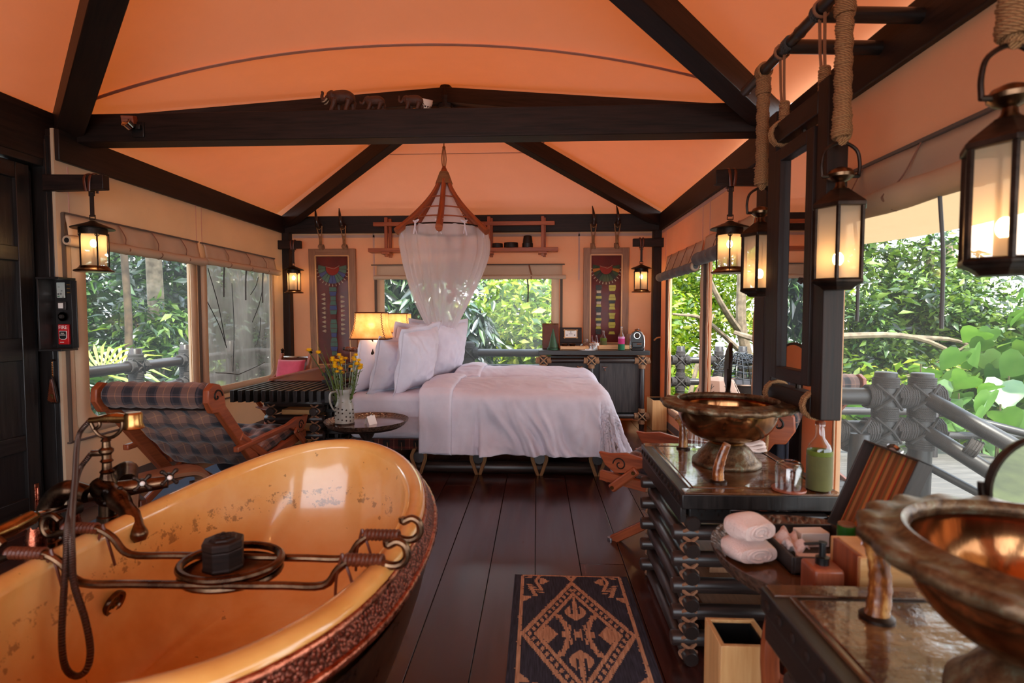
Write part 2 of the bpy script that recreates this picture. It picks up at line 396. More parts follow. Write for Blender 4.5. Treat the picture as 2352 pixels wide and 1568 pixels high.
def wall_cells(name, plane, pos, a0, a1, z0, z1, holes, mt, th=.02):
    """wall in the plane X=pos ('X', runs along Y) or Y=pos ('Y', runs along X) with rectangular openings"""
    As = sorted({a0, a1, *[h[0] for h in holes], *[h[1] for h in holes]}); Zs = sorted({z0, z1, *[h[2] for h in holes], *[h[3] for h in holes]})
    b = MB()
    for i in range(len(As) - 1):
        for j in range(len(Zs) - 1):
            a, z = (As[i] + As[i + 1]) / 2, (Zs[j] + Zs[j + 1]) / 2
            if any(h[0] < a < h[1] and h[2] < z < h[3] for h in holes): continue
            c = (pos, a, z) if plane == 'X' else (a, pos, z); d = (th, As[i + 1] - As[i], Zs[j + 1] - Zs[j]) if plane == 'X' else (As[i + 1] - As[i], th, Zs[j + 1] - Zs[j])
            b.box(c, d)
    return struct(b.build(name, mt, smooth=False))
WL = [(3.6, 4.73, .56, 1.76), (4.97, 6.21, .58, 1.78)]
WB = [(-1.9, .2, .62, 1.78)]
WR = [(4.92, 6.08, .26, 1.78), (3.72, 4.7, .26, 1.78)]
wl = wall_cells('wall_left', 'X', XL - .01, 3.402, YB, 0, EZ, WL, M['canvas']); wl['label'] = 'cream canvas wall with two clear windows'
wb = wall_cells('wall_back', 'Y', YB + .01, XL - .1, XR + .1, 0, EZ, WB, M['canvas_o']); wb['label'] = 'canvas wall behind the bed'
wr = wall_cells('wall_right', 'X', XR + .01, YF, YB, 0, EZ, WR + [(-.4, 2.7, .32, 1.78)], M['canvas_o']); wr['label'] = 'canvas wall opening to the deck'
wf = wall_cells('wall_front', 'Y', YF, XL - .2, XR + .1, 0, EZ + .02, [(XL + .35, XR - .25, .02, 2.2)], M['canvas']); wf['label'] = 'unseen canvas wall behind the bathtub with a wide opening added for daylight'  # opening is out of view, added so daylight reaches bed and tub
b = MB(); b.box((XL - .17, (YF + 2.5) / 2, 1.26), (.05, 2.5 - YF, 2.52))
for i in range(15): b.box((XL - .14, YF + .16 + i * .26, 1.22), (.02, .24, 2.4))
b.box((XL - .17, 2.9, 2.4), (.05, 1.2, .26)); b.box((XL - .19, 3.42, 1.2), (.03, .3, 2.4)); struct(b.build('wall_side', M['black']), 'black timber wall beside the door')
# dark seams sewn on the canvas walls
b = MB()
for y in (4.85, 4.93): b.box((XL + .002, y, 2.1), (.004, .006, .36))
b.box((XL + .002, 3.5, 2.1), (.004, .008, .3)); b.build('seam', M['seam'], wl)
b = MB()
for x in (-2.0, .5): b.box((x, YB - .002, 2.0), (.02, .004, .6))
b.box((-.8, YB - .002, 2.24), (4.4, .004, .03)); b.build('seam', M['seam'], wb)
b = MB()
for y in (4.72, 4.92, 6.3): b.box((XR - .002, y, 2.08), (.004, .008, .38))
b.box((XR - .002, 5.0, 2.25), (.004, 3.0, .03)); b.build('seam', M['seam'], wr)
b = MB(); b.box((XL + .004, 5.0, .05), (.01, 3.2, .09)); struct(b.build('baseboard_left', M['strip']), 'dark strip along the foot of the left wall')
b = MB(); b.box((XR - .004, 4.9, .05), (.01, 3.3, .07)); struct(b.build('baseboard_right', M['strip']), 'dark strip along the foot of the right wall')
# roof membrane
def arch(t, y=YT + .04): return V(lerp(XL - .2, XR + .12, (t + 1) / 2), y, 2.6 + .42 * (1 - abs(t) ** 2.1))
ce = thing('ceiling', 'orange tent roof', 'x'); del ce['category']; struct(ce, 'stretched orange tent membrane on dark rafters'); ce.location = (0, 0, 0)
def panel(fa, apex, sag=.0, nu=24, nv=14):
    def f(u, v):
        p = fa(u * 2 - 1) * (1 - v) + apex * v; p.z -= sag * math.sin(PI * v) * math.cos(PI * (u - .5)) ; return p
    g = MB(); g.grid(f, nu, nv); return g.build('membrane_panel', M['ceil'], ce, angle=80)
panel(lambda t: arch(t), A1, .03); panel(lambda t: arch(t), A2, -.02)
e = EZ + .03; X0, X1, Y1 = XL - .2, XR + .12, YB + .08
panel(lambda t: V(lerp(X0, X1, (t + 1) / 2), Y1, e), A1, -.02)
def zl(t, sgn): return e + .1 * max(0, t * sgn) ** 3
for xx in (X0, X1):
    panel(lambda t: V(xx, lerp(YT + .04, Y1, (t + 1) / 2), zl(t, -1)), A1); panel(lambda t: V(xx, lerp(YF, YT + .04, (t + 1) / 2), zl(t, 1)), A2)
panel(lambda t: V(lerp(X0, X1, (t + 1) / 2), YF, e), A2)
def strip(fn, n, w, name='seam'):
    g = MB(); 
    for k in range(n): g.bar(fn(k / n), fn((k + 1) / n), w, .004)
    g.build(name, M['seam'], ce)
strip(lambda s: arch(s * 2 - 1, YT + .01) - V(0, 0, .006), 30, .03)
strip(lambda s: (V(XL + .05, YB, e) * .46 + A1 * .54).lerp(V(XR - .05, YB, e) * .46 + A1 * .54, s) - V(0, .02, .012), 1, .018)
strip(lambda s: (V(XL, YT, e) * .4 + A1 * .6).lerp(V(XL, YB, e) * .4 + A1 * .6, s) - V(-.015, 0, .012), 1, .018)
strip(lambda s: (V(XR, YT, e) * .4 + A1 * .6).lerp(V(XR, YB, e) * .4 + A1 * .6, s) - V(.015, 0, .012), 1, .018)
# timbers
def beam(p, q, w, h, label, up=(0, 0, 1), mt='dark', name='beam'):
    b = MB(); b.bar(p, q, w, h, up, 0); return struct(b.build(name, M[mt], bevel=.006), label)
TZ0, TZ1 = 2.425, 2.61
beam((XL - .12, YT + .07, (TZ0 + TZ1) / 2), (XR + .12, YT + .07, (TZ0 + TZ1) / 2), .14, TZ1 - TZ0, 'dark tie beam that carries the elephants', mt='dark')
beam((XL - .03, 3.41, 2.37), (XL - .03, YB + .1, 2.37), .12, .2, 'dark eave beam over the left windows')
beam((XR + .03, YT + .14, 2.37), (XR + .03, YB + .1, 2.37), .12, .2, 'dark eave beam over the right windows')
beam((XL - .03, YB - .02, 2.375), (XR + .03, YB - .02, 2.375), .12, .2, 'dark wall beam behind the bed')
beam((XL - .14, YF, 2.43), (XL - .14, 3.57, 2.43), .16, .32, 'dark eave beam over the door')
beam((XR + .03, YF, 2.37), (XR + .03, YT, 2.37), .12, .2, 'dark eave beam behind the lantern rod')
def hip(p, apex, w, h, label, drop=.1):
    beam(V(p) - V(0, 0, drop), apex - V(0, 0, drop + .02), w, h, label)
hip((XL + .02, YB - .04, e), A1, .11, .15, 'dark hip rafter rising from the back left corner')
hip((XR - .02, YB - .04, e), A1, .11, .15, 'dark hip rafter rising from the back right corner')
hip((XL + .02, YT + .1, 2.62), A1, .1, .13, 'dark rafter above the left half of the tie beam', .08)
hip((XR - .02, YT + .1, 2.62), A1, .1, .13, 'dark rafter above the right half of the tie beam', .08)
hip((XL - .05, YT + .02, 2.6), A2, .15, .16, 'dark rafter at the upper left corner of the photo', .08)
hip((XR - .0, YT + .02, 2.6), A2, .13, .16, 'dark rafter above the hanging lanterns', .08)
b = MB(); b.lathe([(.0, -.1), (.07, -.1), (.09, 0), (.05, .12)], A1 - V(0, 0, .12), 8); struct(b.build('beam', M['dark'], smooth=False), 'dark block where the rafters meet')
def post(x, y, w, d, z1, label, z0=0, mt='dark'):
    b = MB(); b.box((x, y, (z0 + z1) / 2), (w, d, z1 - z0)); return struct(b.build('pillar', M[mt], bevel=.006), label)
post(XL - .09, 3.47, .14, .14, TZ0, 'dark post beside the door that carries the alarm panel', mt='black')
post(XR + .06, YT + .08, .15, .16, TZ0, 'dark post behind the hanging mirror')
post(XR + .05, 3.13, .13, .16, 2.27, 'dark post beside the orange canvas strip')
post(XL + .02, YB - .05, .13, .1, 2.28, 'dark corner post beside the left lantern')
post(XR - .03, YB - .05, .13, .1, 2.28, 'dark corner post beside the coffee machine')
# door on the left
DX = XL - .13
d1 = MB(); d1.box((DX - .02, 2.86, 1.12), (.03, .95, 2.2)); dr = struct(d1.build('door_1', M['black']), 'black panelled door at the left edge')
q = MB(); q.box((DX + .005, 3.295, 1.12), (.03, .09, 2.2)); q.box((DX + .005, 2.43, 1.12), (.03, .09, 2.2)); q.build('stile', M['black'], dr, bevel=.004)
for z0, z1 in ((.02, .12), (.42, .52), (.99, 1.13), (1.61, 1.7), (2.12, 2.22)):
    q = MB(); q.box((DX + .004, 2.86, (z0 + z1) / 2), (.028, .78, z1 - z0)); q.build('rail', M['black'], dr, bevel=.004)
q = MB(); q.tube([(DX + .03, 3.3, .05), (DX + .03, 3.3, .17)], .008, 8, m=0); q.box((DX + .022, 3.3, .11), (.01, .03, .17)); q.build('bolt', M['copper'], dr, bevel=.002)
b = MB(); b.box((XL - .1, 3.425, 1.2), (.1, .06, 2.4)); b.box((XL - .11, 2.86, 2.25), (.09, 1.07, .05)); b.box((XL - .16, 3.36, 1.1), (.04, .05, 2.2)); struct(b.build('trim_1', M['black'], bevel=.004), 'black door frame')
# ------------------------------------------------------------------ windows
def window(n, plane, pos, a0, a1, z0, z1, sgn, bw, pane_m, label, strips, wavy=0, pane=True):
    """clear vinyl pane framed by a sewn cream border, dark tapes outside it"""
    P = (lambda a, z, o=0: V(pos + sgn * o, a, z)) if plane == 'X' else (lambda a, z, o=0: V(a, pos + sgn * o, z))
    g = MB(); rr = .1
    def edge(k):
        c = []
        for i in range(9): c.append((a0 + rr - rr * math.sin(PI / 2 * i / 8), z0 + rr - rr * math.cos(PI / 2 * i / 8)))
        for i in range(1, 14): c.append((a0 + wavy * math.sin(i * 1.9), lerp(z0 + rr, z1 - .01, i / 13)))
        c += [(a1 + 0 * wavy, z1)]
        for i in range(1, 14): c.append((a1 + wavy * math.sin(i * 2.3), lerp(z1, z0 + rr, i / 14)))
        for i in range(9): c.append((a1 - rr + rr * math.cos(PI / 2 * i / 8), z0 + rr - rr * math.sin(PI / 2 * i / 8)))
        return c
    inner = edge(0); outer = [(min(max(a + (bw if a > (a0 + a1) / 2 else -bw) * (1 if abs(a - (a0 + a1) / 2) > (a1 - a0) / 2 - rr - .02 else 0), a0 - bw), a1 + bw), z - (bw if z < z0 + rr else 0)) for a, z in inner]
    n_ = len(inner); vs = [P(a, z, .012) for a, z in inner] + [P(a, z, .004) for a, z in outer]
    g.add(vs, [(i, (i + 1) % n_, (i + 1) % n_ + n_, i + n_) for i in range(n_) if i != 8 + 13 or True])
    w = struct(g.build('window_%d' % n, M['canvas'], solid=.006), label)
    if pane:
        p = MB(); p.grid(lambda u, v: P(lerp(a0 - .02, a1 + .02, u), lerp(z0 - .02, z1, v), -.012), 10, 10, su=a1 - a0, sv=z1 - z0); p.build('pane', pane_m, w)
    t = MB()
    for (b0, c0, b1, c1) in strips: t.bar(P(b0, c0, .006), P(b1, c1, .006), .03, .012) if plane == 'Y' or True else None
    t.build('tape', M['strip'], w)
    return w
n = N('clouded_vinyl_sheet'); c = n.coord('UV'); f = n.noise(n.coord('UV', (1.2, .5, 1), (0, 0, .5)), 2.2, 3)
tr = n.n('BsdfTransparent'); tr.inputs[0].default_value = (.62, .6, .55, 1); gl = n.n('BsdfGlossy'); gl.inputs['Roughness'].default_value = .3; tl = n.n('BsdfTranslucent'); tl.inputs[0].default_value = (.2, .17, .14, 1)
bp = n.n('Bump'); n.l(n.noise(n.coord('UV', (7, 1.3, 1), (0, 0, .35)), 1.5, 3), bp.inputs['Height']); bp.inputs['Strength'].default_value = .5; bp.inputs['Distance'].default_value = .06
n.l(bp.outputs[0], gl.inputs['Normal']); n.l(bp.outputs[0], tl.inputs['Normal']); x1 = n.n('MixShader'); x1.inputs[0].default_value = .14; n.l(tl.outputs[0], x1.inputs[1]); n.l(gl.outputs[0], x1.inputs[2])
x2 = n.n('MixShader'); n.l(n.ramp(f, [(.35, (.8, .8, .8, 1)), (.65, (.3, .3, .3, 1))]), x2.inputs[0]); n.l(tr.outputs[0], x2.inputs[1]); n.l(x1.outputs[0], x2.inputs[2]); n.l(x2.outputs[0], n.out.inputs[0])
M['cloudy'] = n.mt
window(1, 'X', XL, 3.6, 4.73, .56, 1.78, 1, .1, M['vinyl'], 'clear left window next to the door post', [(3.44, .43, 3.44, 1.94), (3.42, .43, 4.83, .43), (3.44, 1.94, 4.85, 1.94), (4.86, .45, 4.86, 1.8)])
window(2, 'X', XL, 4.97, 6.21, .58, 1.8, 1, .08, M['cloudy'], 'left window clouded by a grey vinyl sheet', [(4.88, .45, 6.3, .45), (4.9, 1.94, 6.3, 1.94)])
w = window(3, 'Y', YB, -1.87, .17, .65, 1.78, -1, .09, M['vinyl'], 'wide window behind the bed', [(-1.98, .6, -1.98, 1.74), (.29, .6, .29, 1.74), (-2.03, 1.89, .33, 1.89)])
window(4, 'X', XR, 4.92, 6.08, .26, 1.78, -1, .08, M['vinyl'], 'right window nearest the coffee machine', [(4.81, .2, 4.81, 1.78), (6.2, .2, 6.2, 1.7)], .012, pane=False)
window(5, 'X', XR, 3.72, 4.7, .26, 1.78, -1, .08, M['vinyl'], 'right window beside the tall post', [(4.79, .2, 4.79, 1.78)], .012, pane=False)
window(6, 'X', XR, -.4, 2.7, .32, 1.78, -1, .03, M['vinyl'], 'broad clear window behind the washstands', [(-.4, 1.93, 2.76, 1.93)])
# black creases on the clouded sheet
w2 = bpy.data.objects['window_2']; g = MB()
for (y0, z0, y1, z1) in ((5.02, 1.72, 5.28, 1.0), (5.0, 1.4, 5.3, .95), (5.42, 1.6, 5.4, .7), (5.95, 1.7, 5.78, 1.5), (6.05, 1.6, 5.8, 1.2), (5.1, .72, 5.5, .66), (5.5, .66, 6.05, .74), (5.98, 1.25, 5.88, .95)):
    g.tube(smooth_path([(XL - .004, y0, z0), (XL - .004, (y0 + y1) / 2 + .03, (z0 + z1) / 2), (XL - .004, y1, z1)], 5), .004, 5)
g.build('crease', M['blackp'], w2)
# ================================================================== rolled blinds above the windows
def blind(label, plane, pos, a0, a1, ztop, zroll, sgn, rroll, straps, cords, roll_m, group=None, flap='blind', taper=0, bulge=.03, out=.05):
    P = (lambda a, z, o=0: V(pos + sgn * o, a, z)) if plane == 'X' else (lambda a, z, o=0: V(a, pos + sgn * o, z))
    org = P((a0 + a1) / 2, zroll, 0); t = thing('window_blind', label, 'blind', org, group=group)
    g = MB(org); nx = 40
    g.grid(lambda u, v: P(lerp(a0, a1, u), lerp(ztop, zroll, v), .012 + bulge * v + .006 * math.sin(u * 61) * v + .004 * math.sin(u * 23 + v * 4)), nx, 6); g.build('valance', M[flap], t, solid=.004)
    g = MB(org); c0, c1 = P(a0 - .02, zroll, out), P(a1 + .03, zroll + taper, out)
    n_ = 24; g.tube([c0.lerp(c1, i / n_) for i in range(n_ + 1)], [rroll * (1 + .07 * math.sin(i * 1.7)) for i in range(n_ + 1)], 14, caps=False); g.build('roll', M[roll_m], t, angle=70)
    d = (c1 - c0).normalized()
    for c, s_ in ((c0, -1), (c1, 1)):
        g = MB(org); g.tube([c - d * .004 * s_, c + d * .012 * s_], [rroll * .98, rroll * .86], 14); g.tube([c + d * .012 * s_, c + d * .0125 * s_], [rroll * .5, rroll * .5], 10, m=1); g.build('roll_end', [M['blind'], M['blackp']], t)
    for a in straps:
        g = MB(org); pts = [P(a, ztop, .02), P(a + .015, (ztop + zroll) / 2, .03 + bulge), P(a + .03, zroll + rroll * 1.02, out), P(a + .03, zroll, out + rroll * 1.05), P(a + .03, zroll - rroll * 1.04, out), P(a + .03, zroll, out - rroll)]
        g.tube(smooth_path(pts, 4), .011, 6, flat=.25, up=(0, 0, 1) if plane == 'X' else (0, 0, 1)); g.build('strap', M['cord'], t)
    for a, ln in cords:
        g = MB(org); g.tube(smooth_path([P(a, zroll - rroll * .8, out), P(a + .01, zroll - ln * .5, out * .7), P(a + .005, zroll - ln, out * .7)], 4), .008, 6, flat=.5); g.build('tie', M['strapl'], t)
    return t
blind('cream canvas blind rolled above the left window next to the door', 'X', XL, 3.45, 4.85, 1.935, 1.76, 1, .035, (3.9, 4.25, 4.6), (), 'blind')
blind('cream canvas blind rolled above the clouded left window', 'X', XL, 4.93, 6.3, 1.935, 1.775, 1, .032, (5.25, 5.65, 6.0), ((5.2, .32), (5.6, .34), (5.95, .36)), 'blind')
blind('cream canvas blind over the window behind the bed', 'Y', YB, -1.96, .3, 1.885, 1.735, -1, .026, (-.1,), ((-.12, .3),), 'blind', bulge=.02)
b_ = bpy.data.objects['window_blind.002']
blind('dark grey rolled blind with cream flap above the right window nearest the coffee machine', 'X', XR, 4.86, 6.2, 1.93, 1.7, -1, .045, (5.05, 5.35, 5.65, 5.95), (), 'blindg', out=.085)
blind('dark grey rolled blind above the right window behind the metal lantern', 'X', XR, 3.72, 4.8, 1.95, 1.76, -1, .055, (4.0, 4.4), (), 'blindg', out=.07)
blind('cream canvas blind rolled above the broad right window', 'X', XR, -.4, 2.75, 1.92, 1.725, -1, .05, (1.0, 1.75, 2.15, 2.52), ((1.62, .52), (1.95, .5), (2.45, .48)), 'blind', out=.085, bulge=.03)
# ================================================================== the bathtub and its fittings
n = N('cream_enamel'); c = n.coord(); f = n.noise(c, 2.2, 5, .6); sp = n.noise(c, 60, 4, .7); o = n.sep(c)
band = n.math('LESS_THAN', n.math('ABSOLUTE', n.math('SUBTRACT', n.math('ADD', o[2], n.math('MULTIPLY', f, .1)), .558)), .035)
wear = n.math('MULTIPLY', n.math('GREATER_THAN', n.noise(c, 22, 6, .75), .55), n.math('MULTIPLY', band, .55))
speck = n.math('GREATER_THAN', n.noise(c, 26, 2, .5), .735)
col = n.ramp(f, [(.3, srgb(206, 138, 66)), (.5, srgb(224, 166, 92)), (.7, srgb(232, 188, 126))])
col = n.mix(n.math('MAXIMUM', wear, n.math('MULTIPLY', speck, .5)), col, srgb(74, 48, 30)); n.set(col=col, rough=.16, coat=.6, coatr=.06); n.bump(f, .05, .01); M['enamel'] = n.mt
TC = (-.855, 1.53); TA, TB = .45, .815
def trim_z(a): return .606 + .088 * abs(math.sin(a)) ** 2.4       # both ends rise
def tub_ring(a, off=0.0, z=None):
    ex = 2.25; ca, sa = math.cos(a), math.sin(a); s = (abs(ca) ** ex + abs(sa) ** ex) ** (-1 / ex); n_ = V(ca / TA, sa / TB, 0).normalized()
    p = V(ca * s * TA, sa * s * TB, 0) + n_ * off; p.z = trim_z(a) if z is None else z; return p
tub = thing('bathtub', 'large cream enamelled bathtub with a hammered copper outside', 'bathtub', (TC[0], TC[1], 0))
NS = 72
def ring_surface(prof, name, mt, closed=True, angle=50):
    """prof: list of functions a -> point"""
    g = MB(); g.grid(lambda u, v: prof[min(len(prof) - 1, int(round(v * (len(prof) - 1))))](2 * PI * u), NS, len(prof) - 1, 0, True, su=4.2, sv=.6); return g.build(name, mt, tub, angle=angle)
ins = []
for k in range(11):
    a_ = PI * k / 10; ins.append((lambda a, k=a_: tub_ring(a, .03 * -math.cos(k) - .0) + V(0, 0, .026 * math.sin(k))))    # rolled lip
def wallp(a, t):
    p = tub_ring(a, -.03); q = V(p.x * (1 - .3 * t ** 1.7), p.y * (1 - .36 * t ** 1.6), lerp(p.z, .2, 1 - (1 - t) ** 1.5 if t > .0 else 0)); return q
inner = [(lambda a, t=k / 12: wallp(a, t)) for k in range(13)] + [(lambda a, s=s_: V(tub_ring(a, -.03).x * .7 * s, tub_ring(a, -.03).y * .64 * s, .2 - .02 * (1 - s))) for s_ in (.9, .7, .45, .2, .02)]
ring_surface(ins[::-1][:6][::-1] + inner if False else inner, 'basin', M['enamel'], angle=80)
lip = [(lambda a, k=PI * i / 8: tub_ring(a, -.03 + .036 * (1 - math.cos(k)) / 2 * 2 - 0.0) + V(0, 0, .03 * math.sin(k))) for i in range(9)]
ring_surface(lip, 'rolled_rim', M['enamel'], angle=80)
n = N('copper_band_hammered'); c = n.coord(); vo = n.n('TexVoronoi'); n.l(c, vo.inputs[0]); vo.inputs['Scale'].default_value = 120
n.set(col=n.ramp(vo.outputs[0], [(.1, srgb(190, 118, 98)), (.6, srgb(92, 44, 32))]), rough=.34, metal=.85); n.bump(vo.outputs[0], .9, .008); M['cband'] = n.mt
cop = [(lambda a, o=o_, z=z_: tub_ring(a, o, trim_z(a) + z)) for o_, z_ in ((.036, -.002), (.044, .004), (.051, .0), (.052, -.01))]; ring_surface(cop, 'upper_copper_bead', M['copper'], angle=60)
cop = [(lambda a, o=o_, z=z_: tub_ring(a, o, trim_z(a) + z)) for o_, z_ in ((.05, -.008), (.058, -.016), (.068, -.032), (.074, -.048))]; ring_surface(cop, 'hammered_band', M['cband'], angle=60)
cop = [(lambda a, o=o_, z=z_: tub_ring(a, o, trim_z(a) + z)) for o_, z_ in ((.073, -.045), (.081, -.046), (.085, -.055), (.081, -.064), (.07, -.064), (.05, -.08))]; ring_surface(cop, 'lower_copper_bead', M['copper'], angle=60)
def skirt(a, t): p = tub_ring(a, .06); q = V(p.x * (1 - .26 * t ** 1.4), p.y * (1 - .3 * t ** 1.4), lerp(p.z - .1, .12, t)); return q
ring_surface([(lambda a, t=k / 8: skirt(a, t)) for k in range(9)] + [(lambda a, s=s: V(skirt(a, 1).x * s, skirt(a, 1).y * s, .115)) for s in (.8, .4, .02)], 'shell', M['bronze'], angle=60)
g = MB(); g.lathe([(.0, .0), (.36, 0), (.37, .02), (.33, .05), (.32, .12)], (0, 0, 0), 40, sy=1.6); g.build('plinth', M['dark'], tub)
# overflow drain on the left inside wall
g = MB(); pz = wallp(PI + .02, .33); cM = Matrix.Translation(pz + V(.006, -.0, 0)) @ Euler((0, R(90 + 18), 0)).to_matrix().to_4x4(); g.M = cM
g.lathe([(.0, .003), (.024, .003), (.026, .008), (.036, .009), (.038, .002), (.036, -.004)], (0, 0, 0), 24)
for k in range(6): g.lathe([(.0, .0042), (.0048, .0042), (.0048, .003)], (math.cos(k) * .0 + .013 * math.cos(k * PI / 3), .013 * math.sin(k * PI / 3), 0), 8, m=1)
g.build('overflow_drain', [M['bronze'], M['blackp']], tub)
# ---- freestanding telephone faucet
FX, FY, FZ = -1.475, 1.78, .7
fa = thing('bath_faucet', 'bronze freestanding bath faucet with hand shower beside the tub', 'faucet', (FX - .12, FY, 0)); fo = fa.location.copy(); fa.location.z = -.045; x = FX
for p0, p1 in (((-1.66, 1.74), (-1.51, 1.74)), ((-1.64, 1.98), (-1.48, 1.88))):
    g = MB(fo); g.tube(smooth_path([(p0[0], p0[1], .045), (p0[0], p0[1], .35), (p0[0], p0[1], .6), (p0[0] + .025, p0[1], .69), (p0[0] + .08, p0[1], .728), (p1[0], p1[1], .715)], 6), [.032] * 14 + [.034] * 12 + [.03] * 5, 12)
    g.lathe([(.07, 0), (.075, .01), (.05, .03), (.038, .05)], (p0[0], p0[1], .045), 16); g.lathe([(.033, .0), (.039, .004), (.039, .03), (.033, .034)], (p0[0], p0[1], .52), 16); g.build('standpipe', M['bronze'], fa)
g = MB(fo); P = smooth_path([(-1.505, 1.780, 0.727), (-1.439, 1.750, 0.716), (-1.367, 1.710, 0.690), (-1.306, 1.670, 0.662), (-1.263, 1.640, 0.629), (-1.254, 1.635, 0.603)], 6)
g.tube(P, [.036 - .016 * (i / 30) + .003 * math.sin(i * .8) for i in range(len(P))], 14); g.build('spout', M['bronze'], fa)
g = MB(fo); g.ball((x, FY, FZ + .005), (.042, .042, .046), 16, 10); g.tube([(x - .06, FY - .02, FZ + .01), (x + .02, FY + .02, FZ + .012), (x + .15, FY + .09, FZ + .02)], [.03, .03, .022], 12); g.build('body', M['bronze'], fa)
def cross_handle(c, d):
    g = MB(fo); c = V(c); d_, s, u = frame_of(d); g.tube([c - d_ * .03, c, c + d_ * .014], [.012, .01, .014], 10); g.ball(c + d_ * .018, .011, 10, 6)
    for k in range(4):
        a = PI / 4 + k * PI / 2; w = s * math.cos(a) + u * math.sin(a); g.tube([c + d_ * .012, c + d_ * .012 + w * .018, c + d_ * .012 + w * .027], [.007, .0055, .008], 8); g.ball(c + d_ * .012 + w * .029, .0085, 8, 6)
    h = g.build('cross_handle', M['iron'], fa); g = MB(fo); g.ball(c + d_ * .028, .0085, 10, 6); g.build('porcelain_button', M['whitep'], h)
cross_handle((x + .055, FY - .045, FZ + .015), (.6, -.75, .1)); cross_handle((x + .1, FY + .03, FZ + .035), (.6, -.75, .1)); cross_handle((x + .17, FY + .07, FZ + .045), (.6, -.75, .1))
g = MB(fo); g.lathe([(.036, .715), (.028, .745), (.019, .775), (.022, .782), (.015, .79), (.014, .812), (.02, .818), (.014, .826), (.014, .84), (.022, .85), (.022, .858), (.013, .866), (.012, .885), (.016, .888), (.01, .9)], (x, FY, 0), 16)
g.tube([(x, FY, .846), (x - .045, FY - .01, .846)], .011, 10); g.build('riser', M['bronze'], fa)
zc_ = .898
g = MB(fo); g.tube(smooth_path([(x + .062, FY, zc_ + .062), (x + .056, FY, zc_ + .03), (x + .03, FY, zc_ + .006), (x, FY, zc_), (x - .03, FY, zc_ + .015), (x - .05, FY, zc_ + .05), (x - .04, FY, zc_ + .065), (x - .022, FY, zc_ + .055), (x - .022, FY, zc_ + .04), (x - .04, FY, zc_ + .028)], 5), .006, 8); g.build('cradle', M['bronze'], fa)
zh = .965
g = MB(fo); g.tube([(x - .055, FY, zh - .008), (x - .02, FY, zh - .004), (x + .005, FY, zh), (x + .045, FY, zh + .002), (x + .07, FY, zh + .002), (x + .085, FY, zh + .002)], [.01, .011, .015, .018, .014, .016], 14)
g.lathe([(.0, .022), (.022, .022), (.027, .014), (.027, -.014), (.031, -.028), (.033, -.032), (.03, -.035), (.0, -.035)], (x + .1, FY, zh), 18); g.build('hand_shower', M['brass'], fa)
hose = smooth_path([(x - .055, FY, zh - .008), (-1.564, 1.770, 0.902), (-1.430, 1.600, 0.810), (-1.292, 1.430, 0.740), (-1.222, 1.350, 0.691), (-1.184, 1.310, 0.630), (-1.132, 1.280, 0.557), (-1.112, 1.270, 0.485), (-1.114, 1.260, 0.441), (-1.142, 1.260, 0.421), (-1.170, 1.260, 0.445), (-1.185, 1.270, 0.516), (-1.209, 1.310, 0.635), (-1.238, 1.350, 0.691), (-1.298, 1.425, 0.742), (-1.435, 1.600, 0.769), (-1.546, 1.750, 0.795), (x - .045, FY - .01, .846)], 8)
n = N('ribbed_hose_metal'); o = n.sep(n.coord('UV')); w = n.math('SINE', n.math('MULTIPLY', o[0], 900)); n.set(col=srgb(88, 70, 62), rough=.35, metal=.85); n.bump(w, .7, .003); M['hose'] = n.mt
g = MB(fo); g.tube(hose, .008, 10); g.build('hose', M['hose'], fa)
# ---- towel rail of brass and steel left of the faucet
tr_ = thing('towel_rail', 'brass and steel rail behind the faucet at the left edge', 'rail', (-1.5, 1.6, 0)); o_ = tr_.location.copy()
g = MB(o_); g.tube([(-1.544, 1.420, 0.645), (-1.549, 1.500, 0.644), (-1.557, 1.580, 0.649)], [.02, .025, .022], 14); g.build('brass_grip', M['brass'], tr_)
g = MB(o_); g.tube([(-1.558, 1.600, 0.649), (-1.570, 1.740, 0.626)], .011, 12); g.build('steel_bar', M['chrome'], tr_)
for p in ((-1.585, 1.620, 0.624), (-1.588, 1.760, 0.608)):
    g = MB(o_); g.tube([(p[0], p[1], 0), (p[0], p[1], .2), (p[0], p[1], p[2] - .06), (p[0], p[1], p[2])], [.03, .027, .028, .018], 14); g.build('post', M['copper'], tr_)
    g = MB(o_); g.tube([(p[0] + .005, p[1] - .02, p[2]), (p[0], p[1] + .02, p[2])], .024, 12); g.build('clamp', M['iron'], tr_)
